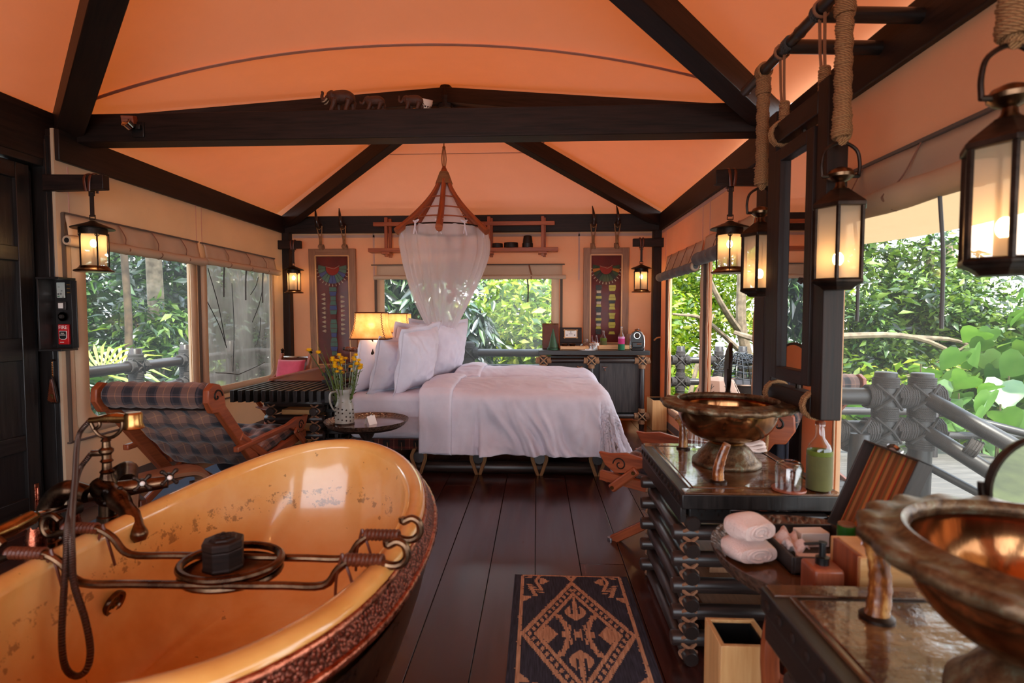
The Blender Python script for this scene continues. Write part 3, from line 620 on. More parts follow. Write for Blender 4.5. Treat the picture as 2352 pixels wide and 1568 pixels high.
# ---- bath caddy of bent iron rods
ca = thing('bath_caddy', 'iron bathtub caddy with two rods and a round mesh tray', 'bath tray', (TC[0], 1.45, .64)); oc = ca.location.copy()
zr = trim_z(PI) + .034
for yl, yr in ((1.51, 1.51), (1.34, 1.35)):
    g = MB(oc); z0 = .572
    P = [(-1.40, yl, zr + .03), (-1.42, yl, zr + .044), (-1.445, yl, zr + .034), (-1.45, yl, zr + .004), (-1.43, yl, zr - .016), (-1.38, yl, zr + .0), (-1.33, yl, zr + .012), (-1.28, yl, zr + .004), (-1.24, yl, zr - .02), (-1.19, yl, z0), (-1.05, yl, z0), (-.8, (yl + yr) / 2, z0), (-.66, yr, z0), (-.55, yr, z0 + .003), (-.51, yr, zr - .02), (-.47, yr, zr + .004), (-.42, yr, zr + .006), (-.38, yr, zr - .008), (-.35, yr, zr - .006), (-.332, yr, zr + .014), (-.336, yr, zr + .042), (-.356, yr, zr + .054), (-.38, yr, zr + .044), (-.384, yr, zr + .056)]
    rd = g.tube(smooth_path(P, 4), .0105, 10); rod = g.build('rod', M['bronze'], ca)
    for xx, s_ in ((-1.335, 1), (-.44, 1)):
        g = MB(oc); g.wrap((xx, yl if xx < -1 else yr, zr + (.008 if xx < -1 else .004)), (1, 0, 0), .0115, .1, 9, .006, 10, k=6); g.build('leather_wrap', M['leather'], rod)
    for xx, yy in ((-1.27, yl), (-.5, yr)):
        g = MB(oc)
        for dx in (-.006, .012): g.tube(smooth_path([(xx, yy, zr + .02), (xx + dx * 2, yy - .008, zr - .04), (xx + dx * 3, yy - .004, zr - .1)], 4), .004, 5)
        g.build('lace', M['leather'], rod)
yc = 1.448; xc = -.85; z0 = .572
g = MB(oc); g.tube([(xc + .132 * math.cos(a * PI / 20), yc + .112 * math.sin(a * PI / 20), z0 + .014) for a in range(40)], .011, 10, closed=True); g.tube([(xc + .13 * math.cos(a * PI / 20), yc + .11 * math.sin(a * PI / 20), z0 - .012) for a in range(40)], .009, 8, closed=True); g.build('ring', M['bronze'], ca)
g = MB(oc)
for k in range(-22, 23):
    t_ = k / 23; h = math.sqrt(1 - t_ * t_); g.tube([(xc + .127 * t_, yc - .107 * h, z0 - .008), (xc + .127 * t_, yc + .107 * h, z0 - .008)], .0013, 4); g.tube([(xc - .127 * h, yc + .107 * t_, z0 - .007), (xc + .127 * h, yc + .107 * t_, z0 - .007)], .0013, 4)
g.build('mesh_tray', M['bronze'], ca)
bx = thing('candle_box', 'dark octagonal wooden box with lid standing on the bathtub caddy', 'box', (xc - .028, yc + .01, z0 - .0055)); bx.scale = (.74, .74, .68)
g = MB(); g.lathe([(.0, 0), (.074, 0), (.076, .01), (.072, .016), (.073, .08), (.071, .084), (.0, .084)], (0, 0, 0), 8); g.build('body', M['dark'], bx, bevel=.002, smooth=False)
g = MB(); g.lathe([(.0, .085), (.07, .085), (.074, .09), (.074, .112), (.07, .118), (.05, .12), (.046, .128), (.03, .13), (.0, .131)], (0, 0, 0), 8); g.build('lid', M['dark'], bx, bevel=.002, smooth=False)
g = MB()
for k in range(6): g.ball((.02 * math.cos(k * 1.05), .02 * math.sin(k * 1.05), .132), (.012, .012, .006), 8, 5)
g.build('carving', M['dark'], bx)
# ---- pale edge of the washing stool behind the tub
st = thing('bath_stool', 'pale bent-leather stool half hidden behind the bathtub', 'stool', (-1.95, 2.75, 0))
g = MB(); P = [(-.16, .0, 0), (-.16, 0, .36), (-.13, 0, .42), (-.06, 0, .435), (.1, 0, .435), (.16, 0, .4), (.17, 0, .34), (.17, 0, 0)]
g.M = Matrix.Rotation(R(50), 4, 'Z'); g.tube(smooth_path(P, 5), .03, 10, flat=3.0, up=(0, 0, 1)); g.build('frame', M['pale'], st)
g = MB(); g.M = Matrix.Rotation(R(50), 4, 'Z'); g.box((.145, 0, .18), (.03, .19, .34)); g.box((-.13, 0, .18), (.03, .19, .34)); g.build('side_panel', M['leather'], st, bevel=.004)
# ================================================================== bed, bedding, headboard
M['plaid'] = m_plaid('brown_grey_plaid', srgb(136, 98, 84), [(.25, .42, srgb(26, 25, 34)), (.75, .03, srgb(190, 132, 94)), (.1, .05, srgb(70, 60, 66)), (.42, .05, srgb(70, 60, 66))], 7, 7)
M['plaidr'] = m_plaid('dark_red_plaid', srgb(96, 34, 26), [(.25, .45, srgb(20, 14, 14)), (.75, .03, srgb(190, 130, 100))], 8, 8)
BY0, BY1, BX0, BX1 = 4.27, 6.0, -1.52, .5
bed = thing('bed', 'wide dark log bed frame with plaid side rail and lattice headboard', 'bed', (-.5, 5.1, 0)); ob = bed.location.copy()
def blog(p, q, r, name='log', par=bed, o=ob, mt='log'): g = MB(o); d = (V(q) - V(p)).normalized(); g.tube([V(p), V(p) + d * .008, V(q) - d * .008, V(q)], [r * .86, r, r, r * .86], 14); return g.build(name, M[mt], par, angle=45)
for y in (BY0 + .07, BY1 - .08): blog((BX0 + .05, y, .05), (BX1 - .02, y, .05), .048)
for x in (-1.42, -.95, -.47, .02, .48):
    l = blog((x, BY0 + .015, .135), (x, BY1 - .02, .135), .052)
    g = MB(ob)
    for s in (-1, 1): g.tube(smooth_path([(x + s * .03, BY0 + .03, .2), (x + s * .05, BY0 + .012, .14), (x + s * .03, BY0 + .012, .07), (x + s * .008, BY0 + .02, .0)], 4), .009, 6); g.tube(smooth_path([(x + s * .042, BY0 + .03, .2), (x + s * .062, BY0 + .012, .14), (x + s * .042, BY0 + .012, .07), (x + s * .018, BY0 + .02, .0)], 4), .009, 6)
    g.build('lashing', M['rope'], l)
g = MB(ob); g.box(((BX0 + BX1) / 2, (BY0 + BY1) / 2 + .02, .232), (BX1 - BX0, BY1 - BY0 - .03, .09)); g.build('plaid_base', M['plaidr'], bed, bevel=.015)
g = MB(ob)
for i in range(18): x = BX0 + .08 + i * .115; g.tube([(x, BY0 + .032, .25), (x + .006, BY0 + .03, .2), (x, BY0 + .034, .185)], .0025, 4)
g.build('stitching', M['lash'], bed, kind='stuff')
# lattice headboard: crossed dark battens
hx = -1.62
for x in (hx - .05, hx + .05):
    for y in (4.24, 4.75, 5.25, 5.75, 6.0): g = MB(ob); g.tube([(x, y, 0), (x, y, .86)], .014, 8); g.build('headboard_rod', M['iron'], bed)
for i in range(13):
    z = .14 + i * .058; g = MB(ob); g.box((hx + (.025 if i % 2 else -.025), 5.12, z), (.03, 1.8, .034)); g.build('headboard_batten', M['black'], bed, bevel=.003)
for i in range(12):
    z = .17 + i * .058; g = MB(ob); g.box((hx, 4.235, z), (.17, .028, .026)); g.build('headboard_crosspiece', M['black'], bed, bevel=.003)
# mattresses
def mattress(y0, y1, label):
    g = MB(((BX0 + BX1) / 2, (y0 + y1) / 2, .28)); g.box(((BX0 + BX1) / 2, (y0 + y1) / 2, .465), (BX1 - BX0, y1 - y0, .37)); o = g.build('mattress', M['linen'], bevel=.06); o.location = ((BX0 + BX1) / 2, (y0 + y1) / 2, .28); o.modifiers['bevel'].segments = 5; return tag(o, label, 'mattress')
mattress(BY0, 5.13, 'white sheeted mattress on the near half of the bed'); mattress(5.14, BY1, 'white sheeted mattress on the far half of the bed')
def fbm(x, y, o=0):
    return sum(math.sin(x * f * 1.7 + y * f * .6 + p + o) * math.sin(y * f * 1.3 - x * f * .5 + 2 * p) / (1 + i * .7) for i, (f, p) in enumerate(((3.1, .4), (6.3, 1.7), (11.7, 2.9), (21, .9))))
def duvet(y0, y1, front, foot, back, label, zt=.665, x0=-.9, puff=.05, lift=0, fold=True):
    t = thing('duvet', label, 'duvet', (-.2, (y0 + y1) / 2, zt)); xe = BX1 - .02; r = .07
    def m(sx_, sy_, off=0):
        ox = max(0, sx_ - xe); oy = max(0, y0 - sy_); oy2 = max(0, sy_ - y1); x, y = min(sx_, xe), min(max(sy_, y0), y1)
        dx, dy = ox, -(oy if oy > 0 else -oy2); d = math.hypot(dx, dy)
        z = zt + off + puff * (math.sin(PI * min(1, max(0, (y - y0) / (y1 - y0)))) ** .55) * (.6 + .4 * math.sin(PI * min(1, max(0, (x - x0) / (xe - x0))))) + .014 * NZ.noise(V(x * 4, y * 5, 2)) + .006 * (1 - 2 * abs(NZ.noise(V(x * 9 + y * 3, y * 7, 5))))
        if d > 1e-6:
            ux, uy = dx / d, dy / d; q = d / r
            if q < PI / 2: out, drop = r * math.sin(q), r * (1 - math.cos(q))
            else: out, drop = r, r + (d - r * PI / 2)
            fl = .36 * ux * ux + .05 * uy * uy; tt = sx_ * abs(uy) + sy_ * abs(ux) * 1.3; w = min(1, drop / .25)
            rn = lambda q, o: 1 - 2.2 * abs(NZ.noise(q + V(0, 0, o)))
            sh = tt - drop * (.55 if sx_ > -.45 else .1); wp = .12 * NZ.noise(V(tt * 2.2, drop * 2.5, 4))
            wob = w * (.05 * rn(V((sh + wp) * 5.2, drop * 1.1, 0), 1) + .028 * rn(V((sh + wp * 1.6) * 11, drop * 2.4, 0), 7) + .008 * NZ.noise(V(tt * 24, drop * 9, 3)) - .02) * (.45 if sx_ < -.5 else .6 if ox > 0 else 1)
            out += fl * drop + wob + off; x += ux * out; y += uy * out; z -= drop
        return V(x, y, z)
    NX, NY = 190, 150
    g = MB(t.location); g.grid(lambda u, v: m(lerp(x0, xe + foot, u), lerp(y0 - front, y1 + back, v)), NX, NY, su=2.2, sv=1.8); c = g.build('cover', M['linen'], t, angle=180, solid=.012)
    g = MB(t.location); g.grid(lambda u, v: m(lerp(x0 - .02, x0 + .235, u), lerp(y0 - front - .012, y1 + back * .6, v), .022 - .012 * (u > .97)) + V(0, 0, .02 * math.sin(PI * u) * (v > .35)), 16, 110, su=.3, sv=1.8); g.build('turned_down_edge', M['linen'], t, angle=180, solid=.014)
    return t
duvet(BY0, 5.12, .52, .56, .03, 'rumpled white duvet hanging over the near side of the bed')
duvet(5.16, BY1, .02, .5, .2, 'white duvet on the far half of the bed by the window', zt=.68, puff=.06, x0=-.78)
def pillow(label, c, w, h, t, rz, lean, roll=0, flange=.035, seed=0):
    o = thing('pillow', label, 'pillow', c, group=None); o.rotation_euler = Euler((R(lean), R(roll), R(rz)), 'XYZ')
    def f(u, v, s):
        a, b = u * 2 - 1, v * 2 - 1; e = (max(0, 1 - abs(a) ** 3.2) * max(0, 1 - abs(b) ** 3.2)) ** .55
        wr = (.016 * NZ.noise(V(a * 1.6 + seed * 3, b * 1.6, seed)) + .012 * (1 - 2 * abs(NZ.noise(V(a * 3 + b * 1.5, b * 2.2 - a, seed * 7)))) + .006 * NZ.noise(V(a * 9, b * 6, seed))) * e; pinch = 1 - .06 * (1 - abs(b)) * 0
        x = a * w / 2 * (1 - .05 * (1 - b * b)) ; z = h / 2 + b * h / 2 * (1 - .05 * (1 - a * a)); return V(x, s * (t / 2 * e + wr * 1.2) + .01 * math.sin(a * 5 + seed), z)
    g = MB(); 
    for s in (-1, 1): g.grid(lambda u, v: f(u, v, s) if s > 0 else f(1 - u, v, s), 36, 36, su=w, sv=h)
    b = g.build('cushion', M['linen'], o, angle=180)
    g = MB(); n_ = 60; ring = []
    def edge(k, off):
        q = k / n_ * 4; i = int(q) % 4; fr = q - int(q); a, b_ = [(lerp(-1, 1, fr), -1), (1, lerp(-1, 1, fr)), (lerp(1, -1, fr), 1), (-1, lerp(1, -1, fr))][i]
        return V(a * w / 2 * (1 - .05 * (1 - b_ * b_)) + (off * a if abs(a) > .999 else off * a), .01 * math.sin(a * 5 + seed) + off * .35 * math.sin(k * .9 + seed), h / 2 + b_ * h / 2 * (1 - .05 * (1 - a * a)) + off * b_)
    g.grid(lambda u, v: edge(u * n_, lerp(-.004, flange, v)), n_, 2, closeu=True); g.build('flange', M['linen'], b, angle=180, solid=.006)
    return o
zp = .655
pillow('plain white pillow standing against the headboard under the near lamp', (-1.42, 4.6, zp), .6, .46, .17, 80, 10, 0, .01, 1)
pillow('small white pillow with flange in front of the pillow under the lamp', (-1.22, 4.5, zp), .5, .42, .17, 62, 12, 4, .03, 2)
pillow('large white pillow with wide flange in the middle of the near bed', (-1.06, 4.58, zp), .56, .52, .19, 70, 13, -5, .04, 3)
pillow('white pillow leaning at the back between the two near pillows', (-1.24, 4.86, zp + .03), .6, .5, .16, 78, 12, 3, .035, 4)
pillow('large white pillow on the far bed below the net', (-.94, 5.5, zp + .02), .58, .53, .19, 66, 10, -3, .03, 5)
pillow('white pillow behind the large pillow on the far bed', (-1.25, 5.6, zp + .02), .62, .54, .18, 74, 10, 2, .03, 6)
# ------------------------------------------------------------------ swing-arm lamps
n = N('parchment_lampshade'); c = n.coord(); f = n.noise(c, 14, 5); d = n.n('BsdfDiffuse'); t_ = n.n('BsdfTranslucent'); mx = n.n('MixShader'); mx.inputs[0].default_value = .68; cr = n.ramp(f, [(.3, srgb(222, 178, 120)), (.7, srgb(246, 220, 172))])
n.l(cr, d.inputs[0]); n.l(cr, t_.inputs[0]); n.l(d.outputs[0], mx.inputs[1]); n.l(t_.outputs[0], mx.inputs[2]); tp_ = n.n('BsdfTransparent'); m2 = n.n('MixShader'); m2.inputs[0].default_value = .12; n.l(mx.outputs[0], m2.inputs[1]); n.l(tp_.outputs[0], m2.inputs[2]); n.l(m2.outputs[0], n.out.inputs[0]); M['shade'] = n.mt
def lamp_light(name, loc, energy, r=.02, col=(1, .62, .3)):
    l = bpy.data.lights.new(name, 'POINT'); l.energy = energy; l.color = col; l.shadow_soft_size = r; o = bpy.data.objects.new(name, l); COL.objects.link(o); o.location = loc; return o
def swing_lamp(label, c, armdir, s=1.0):
    t = thing('swing_arm_lamp', label, 'lamp', c); lab = .21 * s
    g = MB()
    def sec(u, v):
        a = 2 * PI * u; e = 5; ca, sa = math.cos(a), math.sin(a); k = (abs(ca) ** e + abs(sa) ** e) ** (-1 / e); w = lerp(.16, .118, v) - .012 * math.sin(PI * v); return V(ca * k * w, sa * k * w * .82, lerp(-lab / 2, lab / 2, v))
    g.grid(sec, 48, 8, closeu=True); sh = g.build('lamp_shade', M['shade'], t, solid=.003)
    g = MB()
    for v in (0, 1): g.tube([sec(k / 40, v) for k in range(40)], .006, 6, closed=True)
    for q in (.125, .375, .625, .875):
        for k in range(22): p, p2 = sec(q + .006 * (k % 2 * 2 - 1), k / 22), sec(q - .006 * (k % 2 * 2 - 1), (k + 1) / 22); g.tube([p * 1.01, p2 * 1.01], .0028, 4)
    g.build('leather_stitching', M['leather'], sh)
    g = MB(); g.tube([(0, 0, -lab / 2 - .11), (0, 0, .02)], .011, 10); g.ball((0, 0, -lab / 2 - .115), .018, 10, 6); g.build('stem', M['iron'], t)
    g = MB(); a = V(armdir); P = [V(0, 0, -lab / 2 - .1) + a * k / 8 for k in range(9)]; g.tube(P, .014, 10); g.build('arm', M['iron'], t)
    g = MB(); g.wrap(V(0, 0, -lab / 2 - .1) + a * .55, a, .015, a.length * .75, 16, .006, 10, k=5); g.build('leather_wrap', M['leather'], t)
    g = MB(); g.ball((0, 0, 0), .026, 12, 8); g.build('bulb', M['bulb'], t)
    l = lamp_light('lamp_light', (0, 0, .0), 6, .03, (1, .8, .56)); l.parent = t
    return t
swing_lamp('parchment lamp on a leather-wrapped swing arm beside the near pillows', (-1.345, 4.37, 1.19), (-.27, .1, .01))
swing_lamp('second parchment lamp half hidden behind the mosquito net', (-1.53, 5.98, 1.19), (-.16, -.05, .0))
# ------------------------------------------------------------------ side table, vase, flowers, card
tb = thing('side_table', 'round dark metal tray table beside the bed', 'table', (-1.2, 3.76, 0))
n = N('embossed_dark_tray'); c = n.coord('UV'); vo = n.n('TexVoronoi'); n.l(c, vo.inputs[0]); vo.inputs['Scale'].default_value = 60; n.set(col=n.ramp(vo.outputs[0], [(.1, srgb(40, 28, 24)), (.7, srgb(110, 84, 70))]), rough=.35, metal=.5); n.bump(vo.outputs[0], .8, .006); M['emb'] = n.mt
g = MB(); g.lathe([(.0, .512), (.24, .512), (.255, .516)], n=40); g.build('tray', M['basewood'], tb); g = MB(); g.lathe([(.25, .512), (.285, .535), (.29, .54), (.288, .53), (.265, .505), (.25, .503)], n=48, closed=True); g.build('embossed_rim', M['emb'], tb)
g = MB(); g.lathe([(.0, .485), (.23, .485), (.25, .495), (.255, .503), (.25, .508), (.0, .508)], n=40); g.build('under_ring', M['dark'], tb)
for k in range(3):
    a = R(100 + 120 * k); g = MB(); p = V(math.cos(a) * .05, math.sin(a) * .05, .485); q = V(-math.cos(a) * .22, -math.sin(a) * .22, 0); g.tube([p, p.lerp(q, .3), p.lerp(q, .6), q], [.03, .024, .028, .02], 10); lg = g.build('leg', M['dark'], tb)
    g = MB(); g.wrap(p.lerp(q, .42), q - p, .027, .06, 7, .005, 10, k=5); g.build('rope_binding', M['lash'], lg)
vz = thing('jug_vase', 'pale grey ceramic jug with raised dots holding yellow flowers', 'vase', (-1.345, 3.72, .513))
M['ceramic'] = m_plain('grey_glazed_ceramic', srgb(150, 146, 136), .35, var=.3, scale=5, bump=.2)
g = MB(); g.lathe([(.0, .0), (.062, .0), (.066, .008), (.064, .02), (.066, .05), (.064, .1), (.062, .13), (.052, .155), (.048, .18), (.05, .215), (.058, .248), (.056, .25), (.046, .22), (.044, .18), (.05, .14), (.05, .02), (.0, .02)], n=28, ripple=lambda r, z, a: (r * (1 + .012 * math.sin(z * 260)), 0)); g.build('body', M['ceramic'], vz, angle=80)
g = MB(); g.tube(smooth_path([(-.045, -.03, .235), (-.075, -.055, .225), (-.08, -.06, .17), (-.062, -.05, .115), (-.045, -.045, .1)], 5), .011, 8, flat=.6); g.build('handle', M['ceramic'], vz)
g = MB()
for k in range(22): a = R(180 + (k * 97) % 170); z = .025 + ((k * 61) % 100) / 1000; g.ball((.065 * math.cos(a), .065 * math.sin(a), z), .006, 6, 4)
g.build('dot', M['iron'], vz, kind='stuff'); g = MB(); g.lathe([(.063, .0), (.0675, .002), (.0675, .012), (.064, .013)], n=28, closed=True); g.build('foot_band', M['iron'], vz)
M['petal'] = m_plain('yellow_petal', srgb(255, 206, 24), .7, var=.1); M['fstem'] = m_leaf('flower_stem_green', LG0 if False else [srgb(58, 78, 22), srgb(120, 140, 60)], .25)
def blossom(g, c, r):
    c = V(c)
    for ring, (k, rr, up) in enumerate(((9, r, .25), (9, r, .8), (8, r * .95, 1.5), (6, r * .8, 3))):
        for i in range(k):
            a = 2 * PI * i / k + ring * .3; d = V(math.cos(a), math.sin(a), up).normalized(); s = V(-math.sin(a), math.cos(a), 0); g.add([c, c + d * rr * .6 + s * rr * .22, c + d * rr, c + d * rr * .6 - s * rr * .22], [(0, 1, 2, 3)])
fl0 = None; random.seed(5)
for i in range(24):
    a = random.uniform(0, 2 * PI); rr = .095 * math.sqrt(random.random()); hx_, hy_ = rr * math.cos(a) * 1.15 + .01, rr * math.sin(a); hz = .3 + random.uniform(-.06, .03)
    t = thing('chrysanthemum', 'yellow chrysanthemum on a long green stem in the jug vase', 'flower', (-1.345 + hx_ * .2, 3.72 + hy_ * .2, .66), group='yellow chrysanthemums in the jug vase')
    g = MB(); P = smooth_path([(0, 0, -.1), (hx_ * .15, hy_ * .15, .0), (hx_ * .5, hy_ * .5, .12), (hx_ * .8, hy_ * .8, hz)], 4); g.tube(P, .0032, 5)
    for k in range(9):
        p = P[4 + k % 8] if k < 9 else P[-1]; an = random.uniform(0, 6.3); q = p + V(math.cos(an) * .028, math.sin(an) * .028, .018); sd = V(-math.sin(an), math.cos(an), 0) * .007; m_ = p.lerp(q, .5); g.add([p, m_ + sd, q, m_ - sd], [(0, 1, 2, 3)])
    g.build('stem', M['fstem'], t); g = MB(); blossom(g, (hx_ * .8, hy_ * .8, hz), .027); 
    if i % 2 == 0: blossom(g, (hx_ * .8 + .02, hy_ * .8 - .012, hz - .03), .024)
    g.build('blossom', M['petal'], t, smooth=False)
def daffodil(label, tip, mid):
    t = thing('iris_flower', label, 'flower', (-1.38, 3.72, .66)); g = MB(); P = smooth_path([(0, 0, -.1), mid, tip], 8); g.tube(P, .004, 5); g.build('stem', M['fstem'], t); g = MB(); blossom(g, tip, .032); g.build('blossom', M['petal'], t, smooth=False)
daffodil('small yellow flower leaning furthest left out of the jug vase', (-.22, .02, .36), (-.1, .01, .17)); daffodil('small yellow flower on a short left-leaning stem in the jug vase', (-.14, -.01, .345), (-.07, 0, .2))
lf = thing('iris_leaves', 'long green blade leaves bending left from the jug vase', 'leaves', (-1.375, 3.73, .66))
for k, (tx, tz, w) in enumerate(((-.2, .5, .012), (-.12, .42, .014), (-.16, .3, .016), (-.07, .36, .013))):
    g = MB(); P = smooth_path([(0, 0, -.05), (tx * .45, .01 * k, tz * .5), (tx, .015 * k, tz)], 6); n_ = len(P); vs = []
    for i, p in enumerate(P): ww = w * math.sin(PI * min(1, .25 + .75 * i / n_)) * (1.05 - i / n_); vs += [p + V(ww * .8, -ww * .5, 0), p - V(ww * .8, -ww * .5, 0)]
    g.add(vs, [(2 * i, 2 * i + 1, 2 * i + 3, 2 * i + 2) for i in range(n_ - 1)]); g.build('blade', M['fstem'], lf)
tc_ = thing('tent_card', 'small folded white card standing on the tray table', 'card', (-1.16, 3.72, .513), R(-30)); tc_.scale = (1.2, 1.2, 1.2)
for s in (-1, 1): g = MB(); g.M = Matrix.Translation((s * .022, 0, .0)) @ Matrix.Rotation(R(-24 * s), 4, 'Y'); g.prism([(-.03, 0), (-.015, 0), (-.015, .034), (.015, .034), (.015, 0), (.03, 0), (.03, .055), (.012, .055), (.004, .062), (-.004, .062), (-.012, .055), (-.03, .055)] if s < 0 else [(-.03, 0), (.03, 0), (.03, .055), (-.03, .055)], (0, 0, 0), (0, 1, 0), (0, 0, 1), .0015); g.build('flap', M['whitep'], tc_)
# ------------------------------------------------------------------ desk
dk_ = thing('writing_desk', 'long dark slatted desk on stacked log legs with a brown leather top', 'desk', (-1.9, 4.8, 0)); od = dk_.location.copy()
sl = MB(); sl.bar((0, -.93, 0), (0, .93, 0), .03, .088); s0 = sl.build('slat', M['black'], dk_, bevel=.002)
for i in range(13):
    o = s0 if i == 0 else inst(s0, (0, 0, 0)); o.location = (-2.255 + i * .0595 - od.x, 4.83 - od.y, .675)
for y in (3.98, 4.42, 5.68): g = MB(od); g.box((-1.9, y, .672), (.72, .03, .05)); g.build('crossbar', M['black'], dk_)
g = MB(od); g.box((-1.905, 5.1, .724), (.68, 1.26, .012)); g.build('leather_top', M['leather'], dk_, bevel=.004)
g = MB(od); g.bar((-2.24, 4.46, .734), (-2.24, 5.74, .734), .035, .022); g.bar((-2.25, 5.72, .734), (-1.56, 5.72, .734), .035, .022); g.build('edge_strip', M['teak'], dk_, bevel=.003)
g = MB(od); g.tube([(-1.515, 3.985, .678), (-1.53, 3.985, .678)], .009, 8); g.build('bolt', M['iron'], dk_)
def log_leg(t, cx, cy, wx, wy, z1, r, off, rows):
    """stacked crossed logs lashed by a wavy rope"""
    dz = (z1) / rows
    for i in range(rows):
        z = dz * (i + .5)
        for s in (-1, 1):
            g = MB(off)
            if i % 2: d = V(1, 0, 0); p, q = V(cx - wx / 2 - .06, cy + s * wy / 2, z), V(cx + wx / 2 + .06, cy + s * wy / 2, z)
            else: d = V(0, 1, 0); p, q = V(cx + s * wx / 2, cy - wy / 2 - .06, z), V(cx + s * wx / 2, cy + wy / 2 + .06, z)
            g.tube([p, p + d * .006, q - d * .006, q], [r * .85, r, r, r * .85], 12); g.build('log', M['log'], t, angle=45)
    for sx_ in (-1, 1):
        for sy_ in (-1, 1):
            x, y = cx + sx_ * wx / 2, cy + sy_ * wy / 2
            for f in (-1, 1):
                g = MB(off); pts = []
                for k in range(rows * 4 + 1): z = z1 * k / (rows * 4); pts.append((x + f * (r + .006) * math.sin(PI * k / 4 + .0) * .9, y + sy_ * (r * .45 + .6 * r * abs(math.cos(PI * k / 4))), z))
                g.tube(smooth_path(pts, 2), .007, 5); g.build('rope', M['cord'], t)
log_leg(dk_, -1.88, 4.28, .34, .34, .63, .033, od, 10); log_leg(dk_, -1.88, 5.5, .34, .34, .63, .033, od, 10)
for z in (.1, .23, .36, .5): g = MB(od); g.box((-1.87, 4.28, z), (.26, .26, .07)); g.build('inner_box', M['bamboo'], dk_)
for (label, nm, cat, pts, r, mt) in (('dark wristwatch lying on the leather desk top', 'wristwatch', 'watch', [(-1.72, 4.75, .738), (-1.64, 4.8, .745), (-1.57, 4.86, .738)], .012, 'strapl'), ('thin brown cable curling over the leather desk top', 'cable', 'cable', [(-1.58, 4.88, .734), (-1.53, 5.0, .734), (-1.57, 5.15, .734), (-1.66, 5.2, .734)], .004, 'leather'), ('crumpled gold bracelet near the left of the desk top', 'bracelet', 'bracelet', [(-1.98, 4.9, .734), (-1.93, 4.92, .74), (-1.9, 4.88, .734), (-1.86, 4.9, .736)], .004, 'brass')):
    g = MB(pts[0]); g.tube(smooth_path(pts, 5), r, 8, flat=.5); o = g.build(nm, M[mt]); o.location = pts[0]; tag(o, label, cat)
nb = thing('notepad', 'stack of pale papers and black books at the far end of the desk', 'notebook', (-1.75, 5.35, .731)); g = MB(); g.box((0, 0, .006), (.22, .16, .012), rot=(0, 0, .3)); g.build('paper', M['whitep'], nb); g = MB(); g.box((.12, .16, .018), (.18, .22, .034)); g.box((.12, .16, .0385), (.16, .2, .006)); g.build('book', M['blackp'], nb)
# bag on the floor left of the desk leg
bg_ = thing('travel_bag', 'slumped black bag on a blue mat beside the desk leg', 'bag', (-2.4, 4.25, 0)); 
g = MB(); g.grid(lambda u, v: V(.2 * math.cos(2 * PI * u) * math.sin(PI * v) ** .6 * (1 + .1 * math.sin(6 * u * PI)), .16 * math.sin(2 * PI * u) * math.sin(PI * v) ** .6, .17 - .165 * math.cos(PI * v) + .03 * math.sin(9 * u) * math.sin(PI * v)), 28, 14, closeu=True); g.build('body', M['strapl'], bg_)
g = MB(); g.tube(smooth_path([(.06, -.15, .2), (.16, -.17, .14), (.22, -.12, .05), (.1, -.2, .02), (-.02, -.19, .06)], 6), .008, 6); g.build('strap', M['leather'], bg_); g = MB(); g.grid(lambda u, v: V(.12 + .09 * u + .02 * math.sin(v * 9), -.02 + .03 * u, .16 + .2 * v - .08 * u * v), 5, 8); g.build('scarf', M['towel'], bg_, solid=.006)
mt_ = MB(); mt_.box((-2.25, 3.75, .009), (.95, 1.5, .016)); tag(mt_.build('floor_mat', m_fabric('blue_mat', srgb(20, 56, 84))), 'dark blue mat on the floor beneath the plaid chair', 'mat')
# ------------------------------------------------------------------ folding chair with pink cushion
fc = thing('folding_chair', 'brown folding chair with leather back behind the desk', 'chair', (-2.5, 5.3, 0), R(172))
for s in (-1, 1):
    g = MB(); g.bar((s * .16, .2, 0), (s * .16, -.18, .88), .03, .035, (0, 1, 0)); g.build('post', M['teak'], fc, bevel=.003)
    g = MB(); g.lathe([(.012, 0), (.02, .01), (.012, .02), (.022, .035), (.0, .05)], (s * .16, -.185, .885), 12); g.build('finial', M['iron'], fc)
    g = MB(); g.bar((s * .17, -.16, .7), (s * .17, .3, .5), .03, .025); g.build('armrest', M['teak'], fc, bevel=.003); g = MB(); g.bar((s * .15, -.2, 0), (s * .15, .28, .48), .03, .03); g.build('leg', M['teak'], fc, bevel=.003)
g = MB(); g.tube([(-.17, -.175, .845), (.17, -.175, .845)], .012, 8); g.build('top_rail', M['chrome'], fc); g = MB(); g.grid(lambda u, v: V(-.15 + .3 * u, lerp(-.17, -.02, v) - .03 * math.sin(PI * u), lerp(.83, .42, v)), 8, 6); g.build('back_sling', M['leather'], fc, solid=.008); g = MB(); g.grid(lambda u, v: V(-.15 + .3 * u, lerp(-.03, .28, v), .4 - .03 * math.sin(PI * u)), 8, 6); g.build('seat_sling', M['leather'], fc, solid=.008)
def cushion(name, label, c, w, h, t, rot, mt, cat='cushion'):
    o = MB()
    for s in (-1, 1):
        def f(u, v, s=s):
            a, b = u * 2 - 1, v * 2 - 1; e = (max(0, 1 - abs(a) ** 4) * max(0, 1 - abs(b) ** 4)) ** .5; return V(a * w / 2 * (1 - .04 * (1 - b * b)), s * t / 2 * e, b * h / 2 * (1 - .04 * (1 - a * a)))
        o.grid(lambda u, v: f(u, v) if s > 0 else f(1 - u, v), 18, 18, su=w, sv=h)
    x = o.build(name, mt, angle=180); x.location = c; x.rotation_euler = rot; return tag(x, label, cat)
M['pink'] = m_fabric('raspberry_velvet', srgb(198, 70, 92), srgb(168, 48, 72), sheen=.5, wr=.3)
